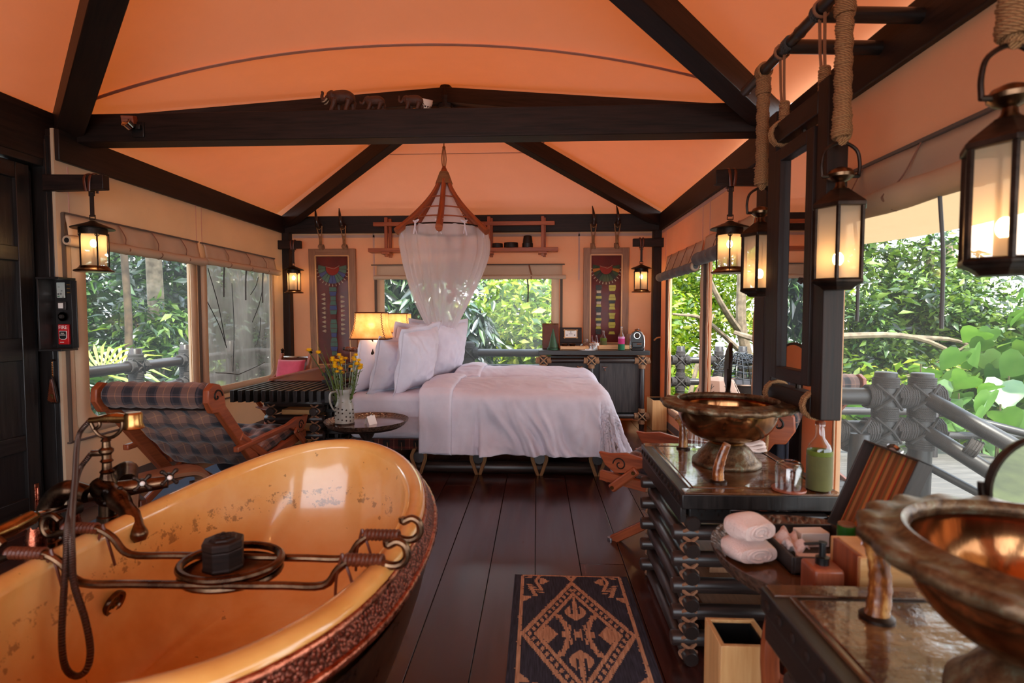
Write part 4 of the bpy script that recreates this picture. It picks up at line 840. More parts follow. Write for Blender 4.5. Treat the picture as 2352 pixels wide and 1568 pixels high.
cushion('pink_cushion', 'square raspberry pink cushion on the folding chair behind the desk', (-2.46, 5.3, .71), .3, .25, .11, (R(-14), 0, R(-8)), M['pink'])
# ------------------------------------------------------------------ plaid deck chairs
def deck_chair(label, loc, rz, W2=.33, tp=(0, -.53, .79)):
    t = thing('deck_chair', label, 'chair', loc, rz)
    def scroll(x, y, z, sgn, sc=1.0):
        pts = []
        for k in range(34):
            a = .0 + k * .32; r = .062 * (1 - .72 * k / 34); pts.append((math.cos(a) * r, math.sin(a) * r))
        return pts
    top = V(tp); seat = V(0, .02, .26); fr = V(0, .5, .33)
    for s in (-1, 1):
        x = s * W2
        g = MB(); poly = [(-.07, -.02), (-.065, .05), (-.02, .085), (.04, .07), (.075, .02), (.09, -.06), (.05 - tp[1], .18 - tp[2]), (-.01 - tp[1], .14 - tp[2]), (.02, -.09), (-.03, -.085)]
        # side board: scroll head running down into the slanting rail (plane Y-Z)
        g.prism([(a, b) for a, b in poly], (x, top.y, top.z), (0, 1, 0), (0, 0, 1), .038); sb = g.build('side_rail', M['teak'], t, bevel=.006)
        g = MB(); pts = [(x + s * .0215, top.y + .005 + (.05 - .0012 * k) * math.cos(.22 * k) * (1 - k / 42), top.z + .005 + (.05 - .0012 * k) * math.sin(.22 * k) * (1 - k / 42)) for k in range(34)]; g.tube(pts, .005, 5); g.build('carved_spiral', M['dark'], sb)
        g = MB(); g.bar((x, -.02, .3), (x, .56, .36), .035, .055); g.build('seat_rail', M['teak'], t, bevel=.004)
        # arm with scroll at its front
        g = MB(); g.prism([(-.36, -.015), (.28, .0), (.4, -.05), (.46, -.06), (.52, -.02), (.56, .05), (.5, .045), (.4, .06), (.26, .035), (-.36, .02)], (x + s * .02, 0, .45), (0, 1, 0), (0, 0, 1), .036); ar = g.build('armrest', M['teak'], t, bevel=.006)
        g = MB(); g.tube([(x + s * .04, .43 + (.04) * math.cos(.25 * k) * (1 - k / 40), .445 + .04 * math.sin(.25 * k) * (1 - k / 40)) for k in range(32)], .004, 5); g.build('carved_spiral', M['dark'], ar)
        g = MB(); g.bar((x + s * .045, .33, .43), (x + s * .045, .48, .3), .02, .05); g.build('arm_strut', M['teak'], t, bevel=.01)
        g = MB(); g.bar((x + s * .01, .48, .0), (x + s * .01, -.3, .52), .03, .05); g.build('leg', M['teak'], t, bevel=.006); g = MB(); g.bar((x - s * .03, -.5, .0), (x - s * .03, .3, .34), .03, .05); g.build('leg', M['teak'], t, bevel=.006)
        for p in ((x + s * .06, .345, .415), (x + s * .06, .465, .315), (x + s * .03, .17, .21)):
            g = MB(); g.tube([p, V(p) + V(s * .006, 0, 0)], .011, 8); g.build('brass_bolt', M['brass'], t)
        g = MB(); g.lathe([(.0, 0), (.02, 0), (.02, .012), (.0, .012)], (x + s * .01, .49, 0), 12); g.build('foot_glide', M['steel'], t)
    g = MB(); g.tube([(-W2 + .03, tp[1] + .015, tp[2] - .06), (W2 - .03, tp[1] + .015, tp[2] - .06)], .018, 8); g.build('head_bar', M['dark'], t)
    g = MB(); n_ = 20; g.tube([(lerp(-W2 + .025, W2 - .025, k / n_), tp[1], tp[2] + .012) for k in range(n_ + 1)], [.045] + [.074 + .004 * math.sin(k * 2.1) for k in range(n_ - 1)] + [.045], 18); g.build('head_roll', M['plaid'], t)
    def cush(a, b, w, th, name, nx=4, ny=4, lx=18):
        a, b = V(a), V(b); d = (b - a); L = d.length; nrm = V(1, 0, 0).cross(d).normalized(); g = MB()
        for s in (-1, 1):
            def f(u, v, s=s):
                if s < 0: u = 1 - u
                e = (max(0, 1 - abs(2 * u - 1) ** 6) * max(0, 1 - abs(2 * v - 1) ** 8)) ** .4
                tuft = sum(math.exp(-(((u - (i + .5) / nx) * nx * 1.3) ** 2 + ((v - (j + .5) / ny) * ny * 1.3) ** 2) * 6) for i in range(nx) for j in range(ny))
                return a + d * v + V(1, 0, 0) * ((u - .5) * w) + nrm * (s * th / 2 * e * (1 - .75 * min(1, tuft)) )
            g.grid(f, 28, 34, su=w, sv=L)
        return g.build(name, M['plaid'], t, angle=180)
    cush(top + V(0, .05, -.03), seat + V(0, -.02, .03), W2 * 2 - .07, .13, 'back_cushion'); cush(seat + V(0, -.02, .07), fr + V(0, .0, .07), W2 * 2 - .07, .12, 'seat_cushion', 4, 3)
    g = MB(); g.tube([(-W2, .52, .335), (W2, .52, .335)], .016, 8); g.build('front_bar', M['teak'], t)
    return t
deck_chair('plaid cushioned deck chair seen from behind by the left window', (-2.13, 3.5, .02), R(-2))
deck_chair('plaid cushioned deck chair facing left behind the washstand', (1.0, 3.1, 0), R(61), .3, (0, -.36, .74))
deck_chair('plaid cushioned deck chair out on the deck behind the near basin', (2.02, 4.75, -.055), R(18))
# ================================================================== canopy, shelf, framed beadwork, drinks counter
AC = V(-.87, 5.1, 0)
cp = thing('bed_canopy', 'teak-ribbed crown with a white mosquito net hanging over the bed', 'mosquito net', (AC.x, AC.y, 2.05)); oc_ = cp.location.copy()
g = MB(oc_); g.tube([(AC.x, AC.y, 2.66), (AC.x, AC.y, 3.3)], .006, 6); g.tube(smooth_path([(AC.x, AC.y, 2.6), (AC.x - .02, AC.y, 2.72), (AC.x, AC.y, 2.85), (AC.x + .02, AC.y, 2.72), (AC.x, AC.y, 2.6)], 4), .005, 5); g.ball((AC.x, AC.y, 2.83), .016, 8, 6); g.ball((AC.x, AC.y, 3.22), .02, 8, 6); g.build('rope', M['rope'], cp)
g = MB(oc_); g.lathe([(.012, 2.66), (.045, 2.585), (.075, 2.5), (.07, 2.49)], (AC.x, AC.y, 0), 20); g.build('cap', M['teak'], cp); g = MB(oc_)
for k in range(9): z = 2.6 - k * .0125; r = .038 + (2.6 - z) * .36; g.tube([(AC.x + r * math.cos(a * PI / 10), AC.y + r * math.sin(a * PI / 10), z) for a in range(20)], .007, 5, closed=True)
g.build('rope_binding', M['rope'], cp)
def rib_r(z): t = max(0, 2.52 - z) / (2.52 - 2.06); return .05 + .35 * t ** 1.45 + .02 * t
for k in range(6):
    a = R(-86 + 60 * k); d = V(math.cos(a), math.sin(a), 0); sd = V(-math.sin(a), math.cos(a), 0); g = MB(oc_); vs = []; N_ = 14
    zs = [lerp(2.53, 2.02, i / N_) for i in range(N_ + 1)]
    pts = [V(AC.x, AC.y, z) + d * rib_r(max(z, 2.02)) for z in zs]
    for i in range(N_): g.bar(pts[i], pts[i + 1], .02 + .022 * i / N_, .034 + .01 * i / N_, sd.cross((pts[i + 1] - pts[i])), w2=.02 + .022 * (i + 1) / N_, h2=.034 + .01 * (i + 1) / N_)
    # one continuous rib
    g2 = MB(oc_); g2.tube(pts, [.02 + .012 * i / N_ for i in range(N_ + 1)], 10, flat=1.3); g2.build('rib', M['teak'], cp)
for z in (2.36, 2.25, 2.15):
    r = rib_r(z) - .0; g = MB(oc_); g.tube([(AC.x + r * math.cos(a * PI / 20), AC.y + r * math.sin(a * PI / 20), z + .0) for a in range(40)], .0065, 6, closed=True); g.build('hoop', M['teak'], cp)
RR = .385; ZR = 2.075
g = MB(oc_); g.tube([(AC.x + RR * math.cos(a * PI / 24), AC.y + RR * math.sin(a * PI / 24), ZR) for a in range(48)], .0075, 6, closed=True); g.build('net_ring', M['iron'], cp)
g = MB(oc_); g.grid(lambda u, v: V(AC.x, AC.y, 0) + V(math.cos(2 * PI * u), math.sin(2 * PI * u), 0) * ((.03 + .22 * v ** 1.2) * (1 + .04 * math.sin(14 * PI * u))) + V(0, 0, lerp(2.5, 2.07, v)), 56, 10, closeu=True); g.build('inner_cone', M['net_in'], cp, angle=180)
def netp(u, v):
    a = 2 * PI * u; folds = 1 + (.035 + .05 * v) * math.sin(22 * a + 2 * math.sin(3 * a)) + .03 * math.sin(9 * a + 4 * v); z = ZR - .015 * abs(math.sin(8 * a)) * (1 - v) - v * .98
    if v < .12: r = RR + .02 * v / .12
    else:
        w = (v - .12) / .88; r = lerp(RR + .02, .1, w ** 1.5 if w < 1 else 1)
    cx = AC.x - .12 * max(0, v - .25) ** 1.0 * (1.0); cy = AC.y + .35 * v ** 2
    return V(cx + r * folds * math.cos(a), cy + r * folds * math.sin(a) * (1 - .35 * v), z)
g = MB(oc_); g.grid(netp, 220, 26, closeu=True); g.build('net', M['net'], cp, angle=180)
for k in range(11):
    a = 2 * PI * k / 11 + .2; p = V(AC.x + RR * math.cos(a), AC.y + RR * math.sin(a), ZR); d = V(math.cos(a), math.sin(a), 0); s = V(-math.sin(a), math.cos(a), 0); g = MB(oc_)
    g.tube(smooth_path([p + d * .012 - V(0, 0, .1) + s * .02, p + d * .02 - V(0, 0, .03), p + d * .012 + V(0, 0, .02), p + s * .03 + V(0, 0, .035), p + d * .01 + V(0, 0, .008), p - s * .035 + V(0, 0, .03), p + d * .012 + V(0, 0, .01), p + d * .02 - s * .015 - V(0, 0, .09)], 4), .008, 5, flat=.5); g.build('tie', M['linen'], cp)
# ------------------------------------------------------------------ shelf of reddish wood
YS = 6.46
sh_ = thing('wall_shelf', 'long reddish wooden shelf on pegged uprights above the back window', 'shelf', (-.87, YS, 2.06)); oh = sh_.location.copy()
g = MB(oh); g.box((-.88, YS, 2.045), (2.24, .15, .045)); g.build('board', M['shelfw'], sh_, bevel=.003)
for x in (-1.79, -.57, .06):
    g = MB(oh)
    g.box((x, YS - .04, 2.2), (.035, .035, .46)); g.build('upright', M['shelfw'], sh_, bevel=.003); g = MB(oh); g.box((x + .022, YS + .06, 2.2), (.035, .035, .46)); g.build('upright', M['shelfw'], sh_, bevel=.003)
    g = MB(oh); g.box((x, YS, 2.008), (.1, .17, .022)); g.build('peg', M['shelfw'], sh_, bevel=.002)
g = MB(oh); g.box((-.87, YS - .045, 2.35), (2.14, .03, .045)); g.build('top_rail', M['shelfw'], sh_, bevel=.003)
def turned(name, label, cat, loc, prof, mt, n=24, group=None, nm='body'):
    g = MB(); g.lathe(prof, n=n); o = g.build(name, mt); o.location = loc; return tag(o, label, cat, group)
ZS = 2.0685
turned('lacquer_bowl', 'small dark lacquer bowl at the left of the pair on the shelf', 'bowl', (-.47, YS - .02, ZS), [(.0, 0), (.06, 0), (.064, .01), (.062, .05), (.056, .05), (.056, .012), (.0, .01)], M['dark'])
turned('lacquer_bowl', 'larger dark lacquer bowl at the right of the pair on the shelf', 'bowl', (-.31, YS - .02, ZS), [(.0, 0), (.08, 0), (.084, .012), (.082, .058), (.075, .058), (.074, .014), (.0, .012)], M['dark'])
turned('lacquer_jar', 'tall black tapered jar near the right upright of the shelf', 'jar', (-.115, YS - .02, ZS), [(.0, 0), (.064, 0), (.064, .05), (.058, .055), (.055, .09), (.048, .135), (.03, .142), (.0, .142)], M['blackp'])
# hanging dried flowers behind the net
hd = thing('hanging_orchid', 'dark hanging garland of red blossoms behind the mosquito net', 'garland', (-.97, 6.4, 2.0)); g = MB(); g.tube(smooth_path([(0, .0, .02), (.01, 0, -.2), (0, 0, -.4), (.03, 0, -.6)], 4), .006, 5); g.build('string', M['strapl'], hd); random.seed(9)
M['red'] = m_plain('dull_red_flower', srgb(150, 60, 44), .7)
for k in range(14):
    z = -.05 - .55 * random.random(); g = MB(); c = V(random.uniform(-.07, .08), random.uniform(-.03, .01), z)
    for j in range(5): a = j * 1.26 + k; g.ball(c + V(math.cos(a) * .022, 0, math.sin(a) * .022), (.02, .008, .02), 8, 5)
    g.build('blossom', M['red'] if k % 2 else M['strapl'], hd)
# ------------------------------------------------------------------ horn hooks and framed beadwork
def horn(label, x):
    t = thing('horn_hook', label, 'hook', (x, YB - .085, 2.36)); g = MB(); P = smooth_path([(0, .015, 0), (0, -.06, -.02), (0, -.1, .03), (-.01, -.1, .12), (-.022, -.085, .19)], 5); n_ = len(P); g.tube(P, [.03 * (1 - .82 * (i / (n_ - 1)) ** 1.6) for i in range(n_)], 12); g.build('horn', M['horn'], t); g = MB(); g.tube([(0, .017, 0), (0, -.004, 0)], .042, 14); g.build('rosette', M['dark'], t)
HX = (-2.63, -2.34, .66, .94)
for x, s in zip(HX, ('dark horn hook nearest the left corner lantern', 'dark horn hook second from the left wall', 'dark horn hook above the left side of the right frame', 'dark horn hook nearest the right corner lantern')): horn(s, x)
M['felt'] = m_fabric('dark_red_felt', srgb(104, 26, 18), srgb(76, 16, 12)); M['felt2'] = m_fabric('red_felt', srgb(140, 36, 20))
for k, cset in enumerate((('bead_teal', srgb(78, 116, 100)), ('bead_blue', srgb(66, 80, 140)), ('bead_dark', srgb(28, 34, 30)), ('bead_yellow', srgb(206, 192, 70)), ('bead_white', srgb(214, 190, 160)), ('bead_orange', srgb(206, 120, 20)), ('bead_green', srgb(44, 74, 40)))):
    n = N(cset[0]); o = n.sep(n.coord()); w = n.math('SINE', n.math('MULTIPLY', n.math('ADD', o[0], n.math('MULTIPLY', o[2], .3)), 900)); c = cset[1]; n.set(col=n.ramp(n.math('ADD', n.math('MULTIPLY', w, .5), .5), [(.2, tuple(q * .45 for q in c[:3]) + (1,)), (.7, c)]), rough=.5); n.bump(w, .5, .003); M[cset[0]] = n.mt
def frame_(label, cx, ztop, w, h, hooks, tilt, rev=False):
    t = thing('framed_beadwork', label, 'picture', (cx, YB - .05, ztop), rot=(R(tilt), 0, R(0))); fw = .085
    P = lambda x, z, y=0: V(x, y, z)
    for x in (-w / 2 + fw / 2, w / 2 - fw / 2): g = MB(); g.box((x, 0, -h / 2), (fw, .04, h)); g.build('stile', M['pale'], t, bevel=.004)
    for z in (-fw / 2, -h + fw / 2): g = MB(); g.box((0, 0, z), (w - 2 * fw, .04, fw)); g.build('rail', M['pale'], t, bevel=.004)
    iw, ih = w - 2 * fw, h - 2 * fw
    g = MB()
    for x in (-iw / 2, iw / 2): g.box((x, -.012, -h / 2), (.014, .024, ih))
    for z in (-fw, -h + fw): g.box((0, -.012, z), (iw, .024, .014))
    g.build('inner_fillet', M['bamboo'], t)
    g = MB(); g.box((0, .004, -h / 2), (iw, .012, ih)); g.build('backing', M['felt'], t)
    # beaded collar: segments of a crescent
    col = (['bead_teal', 'bead_teal', 'bead_blue', 'bead_teal', 'bead_teal', 'bead_blue', 'bead_blue', 'bead_teal', 'bead_teal', 'bead_blue', 'bead_teal', 'bead_teal'] if not rev else ['bead_green', 'bead_orange', 'bead_green', 'bead_dark', 'bead_green', 'bead_green', 'bead_green', 'bead_green', 'bead_dark', 'bead_green', 'bead_orange', 'bead_green'])
    zc = -fw - .15; r0, r1 = .075 * iw / .36, .155 * iw / .36; cu = lambda a, r: (math.cos(a) * r, zc + math.sin(a) * r * 1.05)
    for i in range(12):
        a0, a1 = PI * .93 + PI * 1.14 * i / 12, PI * .93 + PI * 1.14 * (i + .92) / 12; g = MB(); poly = [cu(a0, r0), cu(a0, r1), cu((a0 + a1) / 2, r1 * 1.01), cu(a1, r1), cu(a1, r0)]
        g.prism([(x, z) for x, z in poly], (0, -.006, 0), (1, 0, 0), (0, 0, 1), .012); g.build('collar_segment', M[col[i]], t, bevel=.002)
    g = MB(); g.prism([cu(PI * .95 + PI * 1.1 * i / 20, r0 * .97) for i in range(21)], (0, -.004, 0), (1, 0, 0), (0, 0, 1), .006); g.build('collar_felt', M['felt2'], t)
    g = MB()
    for i in range(15): a = PI * 1.02 + PI * .96 * i / 14; x, z = cu(a, r1 * 1.02); x2, z2 = cu(a, r1 * 1.17); g.tube([(x, -.008, z), (x2, -.008, z2)], [.003, .007], 5); g.ball((x2, -.008, z2), .007, 6, 4)
    g.tube(smooth_path([(-r0, -.008, zc + .02), (-.01, -.008, zc - .0), (.02, -.008, zc - .006), (r0, -.008, zc + .03)], 4), .0025, 4); g.build('shell_fringe', M['bead_white'], t, kind='stuff')
    def column(x, z0, z1, wd, cols, nrow):
        for i in range(nrow):
            a = lerp(z0, z1, i / nrow); b_ = lerp(z0, z1, (i + .9) / nrow); k0 = 1 + .22 * math.sin(i * PI / 2 + .5); k1 = 1 + .22 * math.sin((i + 1) * PI / 2 + .5); g = MB(); g.prism([(x - wd * k0, a), (x + wd * k0, a), (x + wd * k1, b_), (x - wd * k1, b_)], (0, -.006, 0), (1, 0, 0), (0, 0, 1), .012); g.build('beaded_band', M[cols[i % len(cols)]], t, bevel=.002)
    zb = -h + fw + .05; zt_ = zc - r1 * 1.3
    if not rev:
        column(0, zt_, zb, .038, ['bead_teal', 'bead_blue', 'bead_teal', 'bead_teal', 'bead_blue', 'bead_teal', 'felt', 'bead_teal', 'bead_teal'], 16)
        for sx_ in (-1, 1):
            for i in range(9):
                z = zt_ - .09 - i * .056 - (.03 if sx_ > 0 else 0); g = MB(); g.M = Matrix.Translation((sx_ * .095, -.008, z)) @ Euler((0, R(90 * sx_), 0)).to_matrix().to_4x4(); g.lathe([(.0, 0), (.016, .002), (.019, .012), (.01, .032), (.002, .05)], n=10); g.build('cone_shell', M['bead_white'], t)
    else:
        column(-.085, zt_, zb + .05, .03, ['bead_dark', 'bead_dark', 'bead_white', 'bead_dark', 'bead_yellow', 'bead_dark', 'bead_white', 'bead_yellow'], 18)
        column(.075, zt_, zb + .05, .036, ['bead_yellow', 'bead_yellow', 'felt', 'bead_yellow', 'bead_yellow', 'bead_dark'], 16)
    g = MB(); g.box((0, -.014, -h / 2), (iw, .002, ih)); g.build('glass', M['picglass'], t)
    for hx_ in hooks:
        x = hx_ - cx; g = MB(); g.wrap((x, 0, .015), (1, 0, 0), .036, .055, 5, .006, 10, k=5); g.build('rope_wrap', M['lash'], t)
        g = MB(); top = V(x, -.06, 2.35 - ztop); g.tube(smooth_path([(x, -.02, .05), (x - .012, -.03, .12), (x - .03, -.05, .24), (x - .032, -.055, (2.35 - ztop)), (x, -.06, 2.345 - ztop - .035), (x + .032, -.055, (2.35 - ztop)), (x + .03, -.05, .24), (x + .012, -.03, .12), (x, -.02, .05)], 4), .0065, 6); g.build('hanging_rope', M['rope'], t); g = MB(); g.wrap((x, -.027, .1), (0, 0, 1), .014, .09, 9, .006, 8, k=5); g.build('knot', M['rope'], t)
frame_('tall pale frame of teal beadwork and cone shells left of the bed', -2.5, 2.085, .58, 1.5, HX[:2], 1.5)
frame_('tall pale frame of green and yellow beadwork above the coffee machine', .82, 2.08, .54, 1.22, HX[2:], 1.5, True)
# ------------------------------------------------------------------ drinks counter
CY0, CY1, CX0, CX1 = 6.08, 6.5, .015, 1.25
ct = thing('drinks_counter', 'black counter framed by lashed dark logs beneath the right beadwork frame', 'cabinet', (.63, 6.3, 0)); oq = ct.location.copy()
g = MB(oq); g.box(((CX0 + CX1) / 2, (CY0 + CY1) / 2, .858), (CX1 - CX0, CY1 - CY0, .05)); g.build('counter_top', M['black'], ct, bevel=.004)
g = MB(oq); g.box((.62, 6.33, .47), (1.08, .32, .68)); g.build('carcass', M['blackp'], ct)
for x, w in ((.34, .42), (.93, .46)): g = MB(oq); g.box((x, 6.155, .48), (w, .025, .6)); dr_ = g.build('door', M['char'], ct, bevel=.004); g = MB(oq); xx = x + w / 2 - .07 if x < .5 else x - w / 2 + .06; g.tube(smooth_path([(xx - .03, 6.13, .7), (xx, 6.12, .69), (xx + .03, 6.13, .7)], 3), .006, 6); g.tube([(xx, 6.14, .69), (xx, 6.12, .65)], .006, 6); g.build('handle', M['chrome'], dr_)
def clog(p, q, r=.036, nm='frame_log'): return blog(p, q, r, nm, ct, oq, 'log')
for x in (.07, .605, 1.17): clog((x, 6.12, 0), (x, 6.12, .83), .03, 'post')
clog((.02, 6.12, .77), (1.24, 6.12, .77), .03); clog((.02, 6.12, .145), (1.24, 6.12, .145), .026)
for x in (.07, 1.17):
    for z in (.77, .145): clog((x, 6.085, z), (x, 6.45, z), .026)
for x in (.07, .605, 1.17):
    for z in (.77, .145):
        if z < .5 and x < 1: continue
        g = MB(oq)
        for ax in (Z_, -Z_, X_, -X_): g.wrap(V(x, 6.12, z) + ax * .062, ax, .034, .045, 5, .006, 10, k=5)
        g.tube([(x - .045, 6.09, z - .045), (x, 6.08, z), (x + .045, 6.09, z + .045)], .008, 5); g.tube([(x + .045, 6.09, z - .045), (x, 6.078, z), (x - .045, 6.09, z + .045)], .008, 5); g.build('lashing', M['lash'], ct)
ZC = .8835
# leather binder
lb = thing('leather_binder', 'tall brown leather menu board clipped with metal rings on the counter', 'binder', (.155, 6.36, ZC), rot=(R(-10), 0, 0)); g = MB(); g.box((0, 0, .15), (.19, .02, .3)); g.build('cover', M['leather'], lb, bevel=.004); g = MB(); g.box((0, -.012, .29), (.17, .008, .02)); g.tube([(.0 + .02 * math.cos(k * PI / 8), 0, .31 + .02 * math.sin(k * PI / 8)) for k in range(17)], .003, 5); g.build('clip', M['bronze'], lb)
M['greenfelt'] = m_plain('dark_green_leather', srgb(46, 84, 54), .5, var=.2, scale=20, bump=.3, bscale=150)
cn = thing('green_cone', 'dark green cone with stitched foot standing on the counter', 'cone', (.18, 6.2, ZC)); g = MB(); g.lathe([(.0, 0), (.066, 0), (.068, .02), (.062, .024), (.056, .026), (.004, .24), (.0, .242)], n=28); g.build('body', M['greenfelt'], cn); g = MB(); g.tube([(.066 * math.cos(k * PI / 16), .066 * math.sin(k * PI / 16), .024) for k in range(32)], .003, 5, closed=True); g.build('stitching', M['dark'], cn)
# box with certificate
wb_ = thing('tea_box', 'open black tea box with a white card inside its lid', 'box', (.395, 6.36, ZC)); g = MB(); g.box((0, 0, .035), (.26, .14, .07)); g.build('base', M['dark'], wb_, bevel=.003); g = MB(); g.M = Matrix.Translation((0, .075, .07)) @ Matrix.Rotation(R(-8), 4, 'X'); g.box((0, 0, .09), (.26, .014, .18)); ld = g.build('lid', M['dark'], wb_, bevel=.003)
g = MB(); g.M = Matrix.Translation((0, .066, .075)) @ Matrix.Rotation(R(-8), 4, 'X'); g.box((0, 0, .1), (.135, .004, .085)); cd_ = g.build('card', M['whitep'], ld); g = MB(); g.M = Matrix.Translation((0, .063, .075)) @ Matrix.Rotation(R(-8), 4, 'X')
for z in (.055, .145): g.tube([(-.085, 0, z), (.085, 0, z)], .005, 6)
for x in (-.073, .073): g.tube([(x, 0, .045), (x, 0, .155)], .005, 6)
g.build('bamboo_frame', M['bamboo'], ld); g = MB(); g.M = Matrix.Translation((0, .0625, .075)) @ Matrix.Rotation(R(-8), 4, 'X')
for x, z, w, h in ((0, .122, .008, .012), (0, .1, .04, .004), (-.045, .085, .01, .014), (.045, .085, .01, .014), (0, .138, .09, .004)): g.box((x, 0, z), (w, .001, h))
g.build('print', M['blackp'], cd_, kind='stuff')
tr1 = thing('bamboo_tray', 'bamboo tray with cups in front of the open tea box', 'tray', (.4, 6.2, ZC))
def tray_(t, w, d, h):
    g = MB(); g.box((0, 0, .005), (w, d, .01)); g.build('base', M['bamboo'], t)
    for (c, z) in (((0, -d / 2 + .006, h / 2), (w, .012, h)), ((0, d / 2 - .006, h / 2), (w, .012, h)), ((-w / 2 + .006, 0, h / 2), (.012, d - .024, h)), ((w / 2 - .006, 0, h / 2), (.012, d - .024, h))): g = MB(); g.box(c, z); g.build('side', M['bamboo'], t, bevel=.002)
tray_(tr1, .28, .13, .045)
for i, (x, s) in enumerate(((-.09, 'left'), (.0, 'middle'))): turned('tea_bowl', 'brown glazed tea bowl at the %s of the cup tray' % s, 'bowl', (.4 + x, 6.2, ZC + .011), [(.0, 0), (.02, 0), (.02, .006), (.038, .06), (.035, .06), (.016, .01), (.0, .01)], M['bronze'])
cl = thing('glass_cloche', 'small glass dome over a plate on the counter', 'cloche', (.555, 6.17, ZC)); g = MB(); g.lathe([(.085, 0), (.086, .02), (.075, .055), (.05, .08), (.015, .09), (.012, .1), (.02, .112), (.018, .125), (.0, .13)], n=28); g.build('dome', M['glass'], cl); g = MB(); g.lathe([(.0, 0), (.1, 0), (.105, .006), (.1, .008), (.0, .004)], n=28); g.build('plate', M['whitep'], cl); g = MB(); g.ball((0, 0, .03), (.03, .03, .022), 12, 8); g.build('cake', M['bamboo'], cl)
def bottle(label, loc, h, r, liq, band, cap, body='glass', par=None, name='bottle', fill=.6):
    t = thing(name, label, 'bottle', loc); g = MB(); P = [(.0, 0), (r * .95, 0), (r, .006), (r, h * .58), (r * .85, h * .66), (r * .4, h * .76), (r * .34, h * .92), (r * .42, h * .93), (r * .4, h * .955), (.0, h * .955)]; g.lathe(P, n=24); g.build('glass', M[body], t)
    g = MB(); g.lathe([(.0, .004), (r * .93, .004), (r * .95, .01), (r * .95, h * fill * .9), (.0, h * fill * .9)], n=24); g.build('contents', liq, t)
    for z0, z1, mt in band: g = MB(); g.lathe([(r * 1.03, h * z0), (r * 1.06, h * z0 + .002), (r * 1.06, h * z1), (r * 1.02, h * z1 + .002)], n=24, closed=True); g.build('sleeve', mt, t)
    g = MB(); g.lathe([(.0, h * .95), (r * .4, h * .95), (r * .42, h * .985), (r * .3, h), (.0, h)], n=16); g.build('stopper', cap, t)
    return t
M['olive'] = m_fabric('olive_woven_sleeve', srgb(100, 98, 48), srgb(80, 78, 38), weave=500); M['oliveb'] = m_fabric('bright_olive_band', srgb(92, 106, 18)); M['magenta'] = m_fabric('magenta_woven_sleeve', srgb(190, 44, 110)); M['pinkl'] = m_fabric('pale_pink_sleeve', srgb(214, 150, 190)); M['emerald'] = m_fabric('emerald_sleeve', srgb(20, 100, 62))
M['water'] = m_glass('water', (.9, .95, .95, 1)); M['amber'] = m_glass('amber_spirit', (.85, .5, .2, 1))
bottle('green sleeved water bottle standing in the long bamboo tray', (.755, 6.24, ZC + .011), .21, .036, M['water'], [(.02, .42, M['olive']), (.43, .58, M['oliveb'])], M['chrome'])
bottle('pink and green sleeved water bottle in front of the coffee machine', (.94, 6.13, ZC), .27, .036, M['water'], [(.02, .26, M['emerald']), (.27, .48, M['magenta']), (.49, .56, M['pinkl'])], M['chrome'])
bottle('small amber spirit bottle with red cap on the counter', (.625, 6.26, ZC), .16, .027, M['amber'], [(.3, .45, M['whitep'])], m_plain('red_cap', srgb(150, 24, 24), .4)); bottle('small clear spirit bottle next to the red-capped one', (.672, 6.2, ZC), .165, .027, M['amber'], [(.3, .45, M['whitep'])], M['chrome']); bottle('low clear glass bottle beside the cloche', (.645, 6.13, ZC), .1, .03, M['water'], [], M['chrome'])
tr2 = thing('bamboo_tray', 'long bamboo tray behind the pink bottle on the counter', 'tray', (.865, 6.26, ZC)); tray_(tr2, .42, .13, .055)
# coffee machine
cm = thing('coffee_machine', 'chrome and black capsule coffee machine with round top at the end of the counter', 'coffee machine', (1.145, 6.28, ZC), R(-12)); arcp = [(-.075, 0), (-.08, .1), (-.072, .16), (-.05, .2), (-.02, .218), (.02, .218), (.05, .2), (.072, .16), (.08, .1), (.075, 0)]
g = MB(); g.prism(arcp, (0, .0, 0), (1, 0, 0), (0, 0, 1), .2); g.build('body', M['blackp'], cm, bevel=.006)
g = MB(); g.tube([(x, -.1, z) for x, z in arcp], .008, 8); g.build('chrome_edge', M['chrome'], cm); g = MB(); g.M = Matrix.Translation((0, -.1, .165)) @ Matrix.Rotation(R(90), 4, 'X'); g.lathe([(.0, .012), (.02, .012), (.024, .02), (.034, .02), (.036, .0)], n=24); g.build('lever_knob', M['iron'], cm); g = MB(); g.tube([(.033 * math.cos(k * PI / 12), -.12, .165 + .033 * math.sin(k * PI / 12)) for k in range(24)], .0045, 6, closed=True); g.build('knob_ring', M['chrome'], cm)
g = MB(); g.box((0, -.11, .06), (.11, .04, .06)); g.box((0, -.12, .012), (.12, .07, .02)); g.build('drip_tray', M['blackp'], cm, bevel=.008); g = MB(); g.tube([(0, -.13, .068), (.05, -.14, .072)], .006, 6); g.build('spout', M['chrome'], cm)
g = MB(); g.prism([(-.02, 0), (.16, 0), (.16, .14), (.02, .16), (-.02, .1)], (-.1, .02, .02), (0, 1, 0), (0, 0, 1), .05); g.build('water_tank', M['frost'], cm, bevel=.01); g = MB(); g.tube(smooth_path([(-.03, .0, .222), (0, -.01, .235), (.03, 0, .222)], 3), .008, 6); g.build('top_lever', M['chrome'], cm)
pl_ = thing('wall_peg', 'small wooden peg hook on the right corner post', 'hook', (1.44, 6.5, 1.01)); g = MB(); g.tube(smooth_path([(-.06, 0, -.03), (-.03, -.02, .0), (.03, -.03, .01)], 4), .009, 8); g.ball((.04, -.03, .012), .02, 10, 6); g.build('peg', M['bamboo'], pl_)
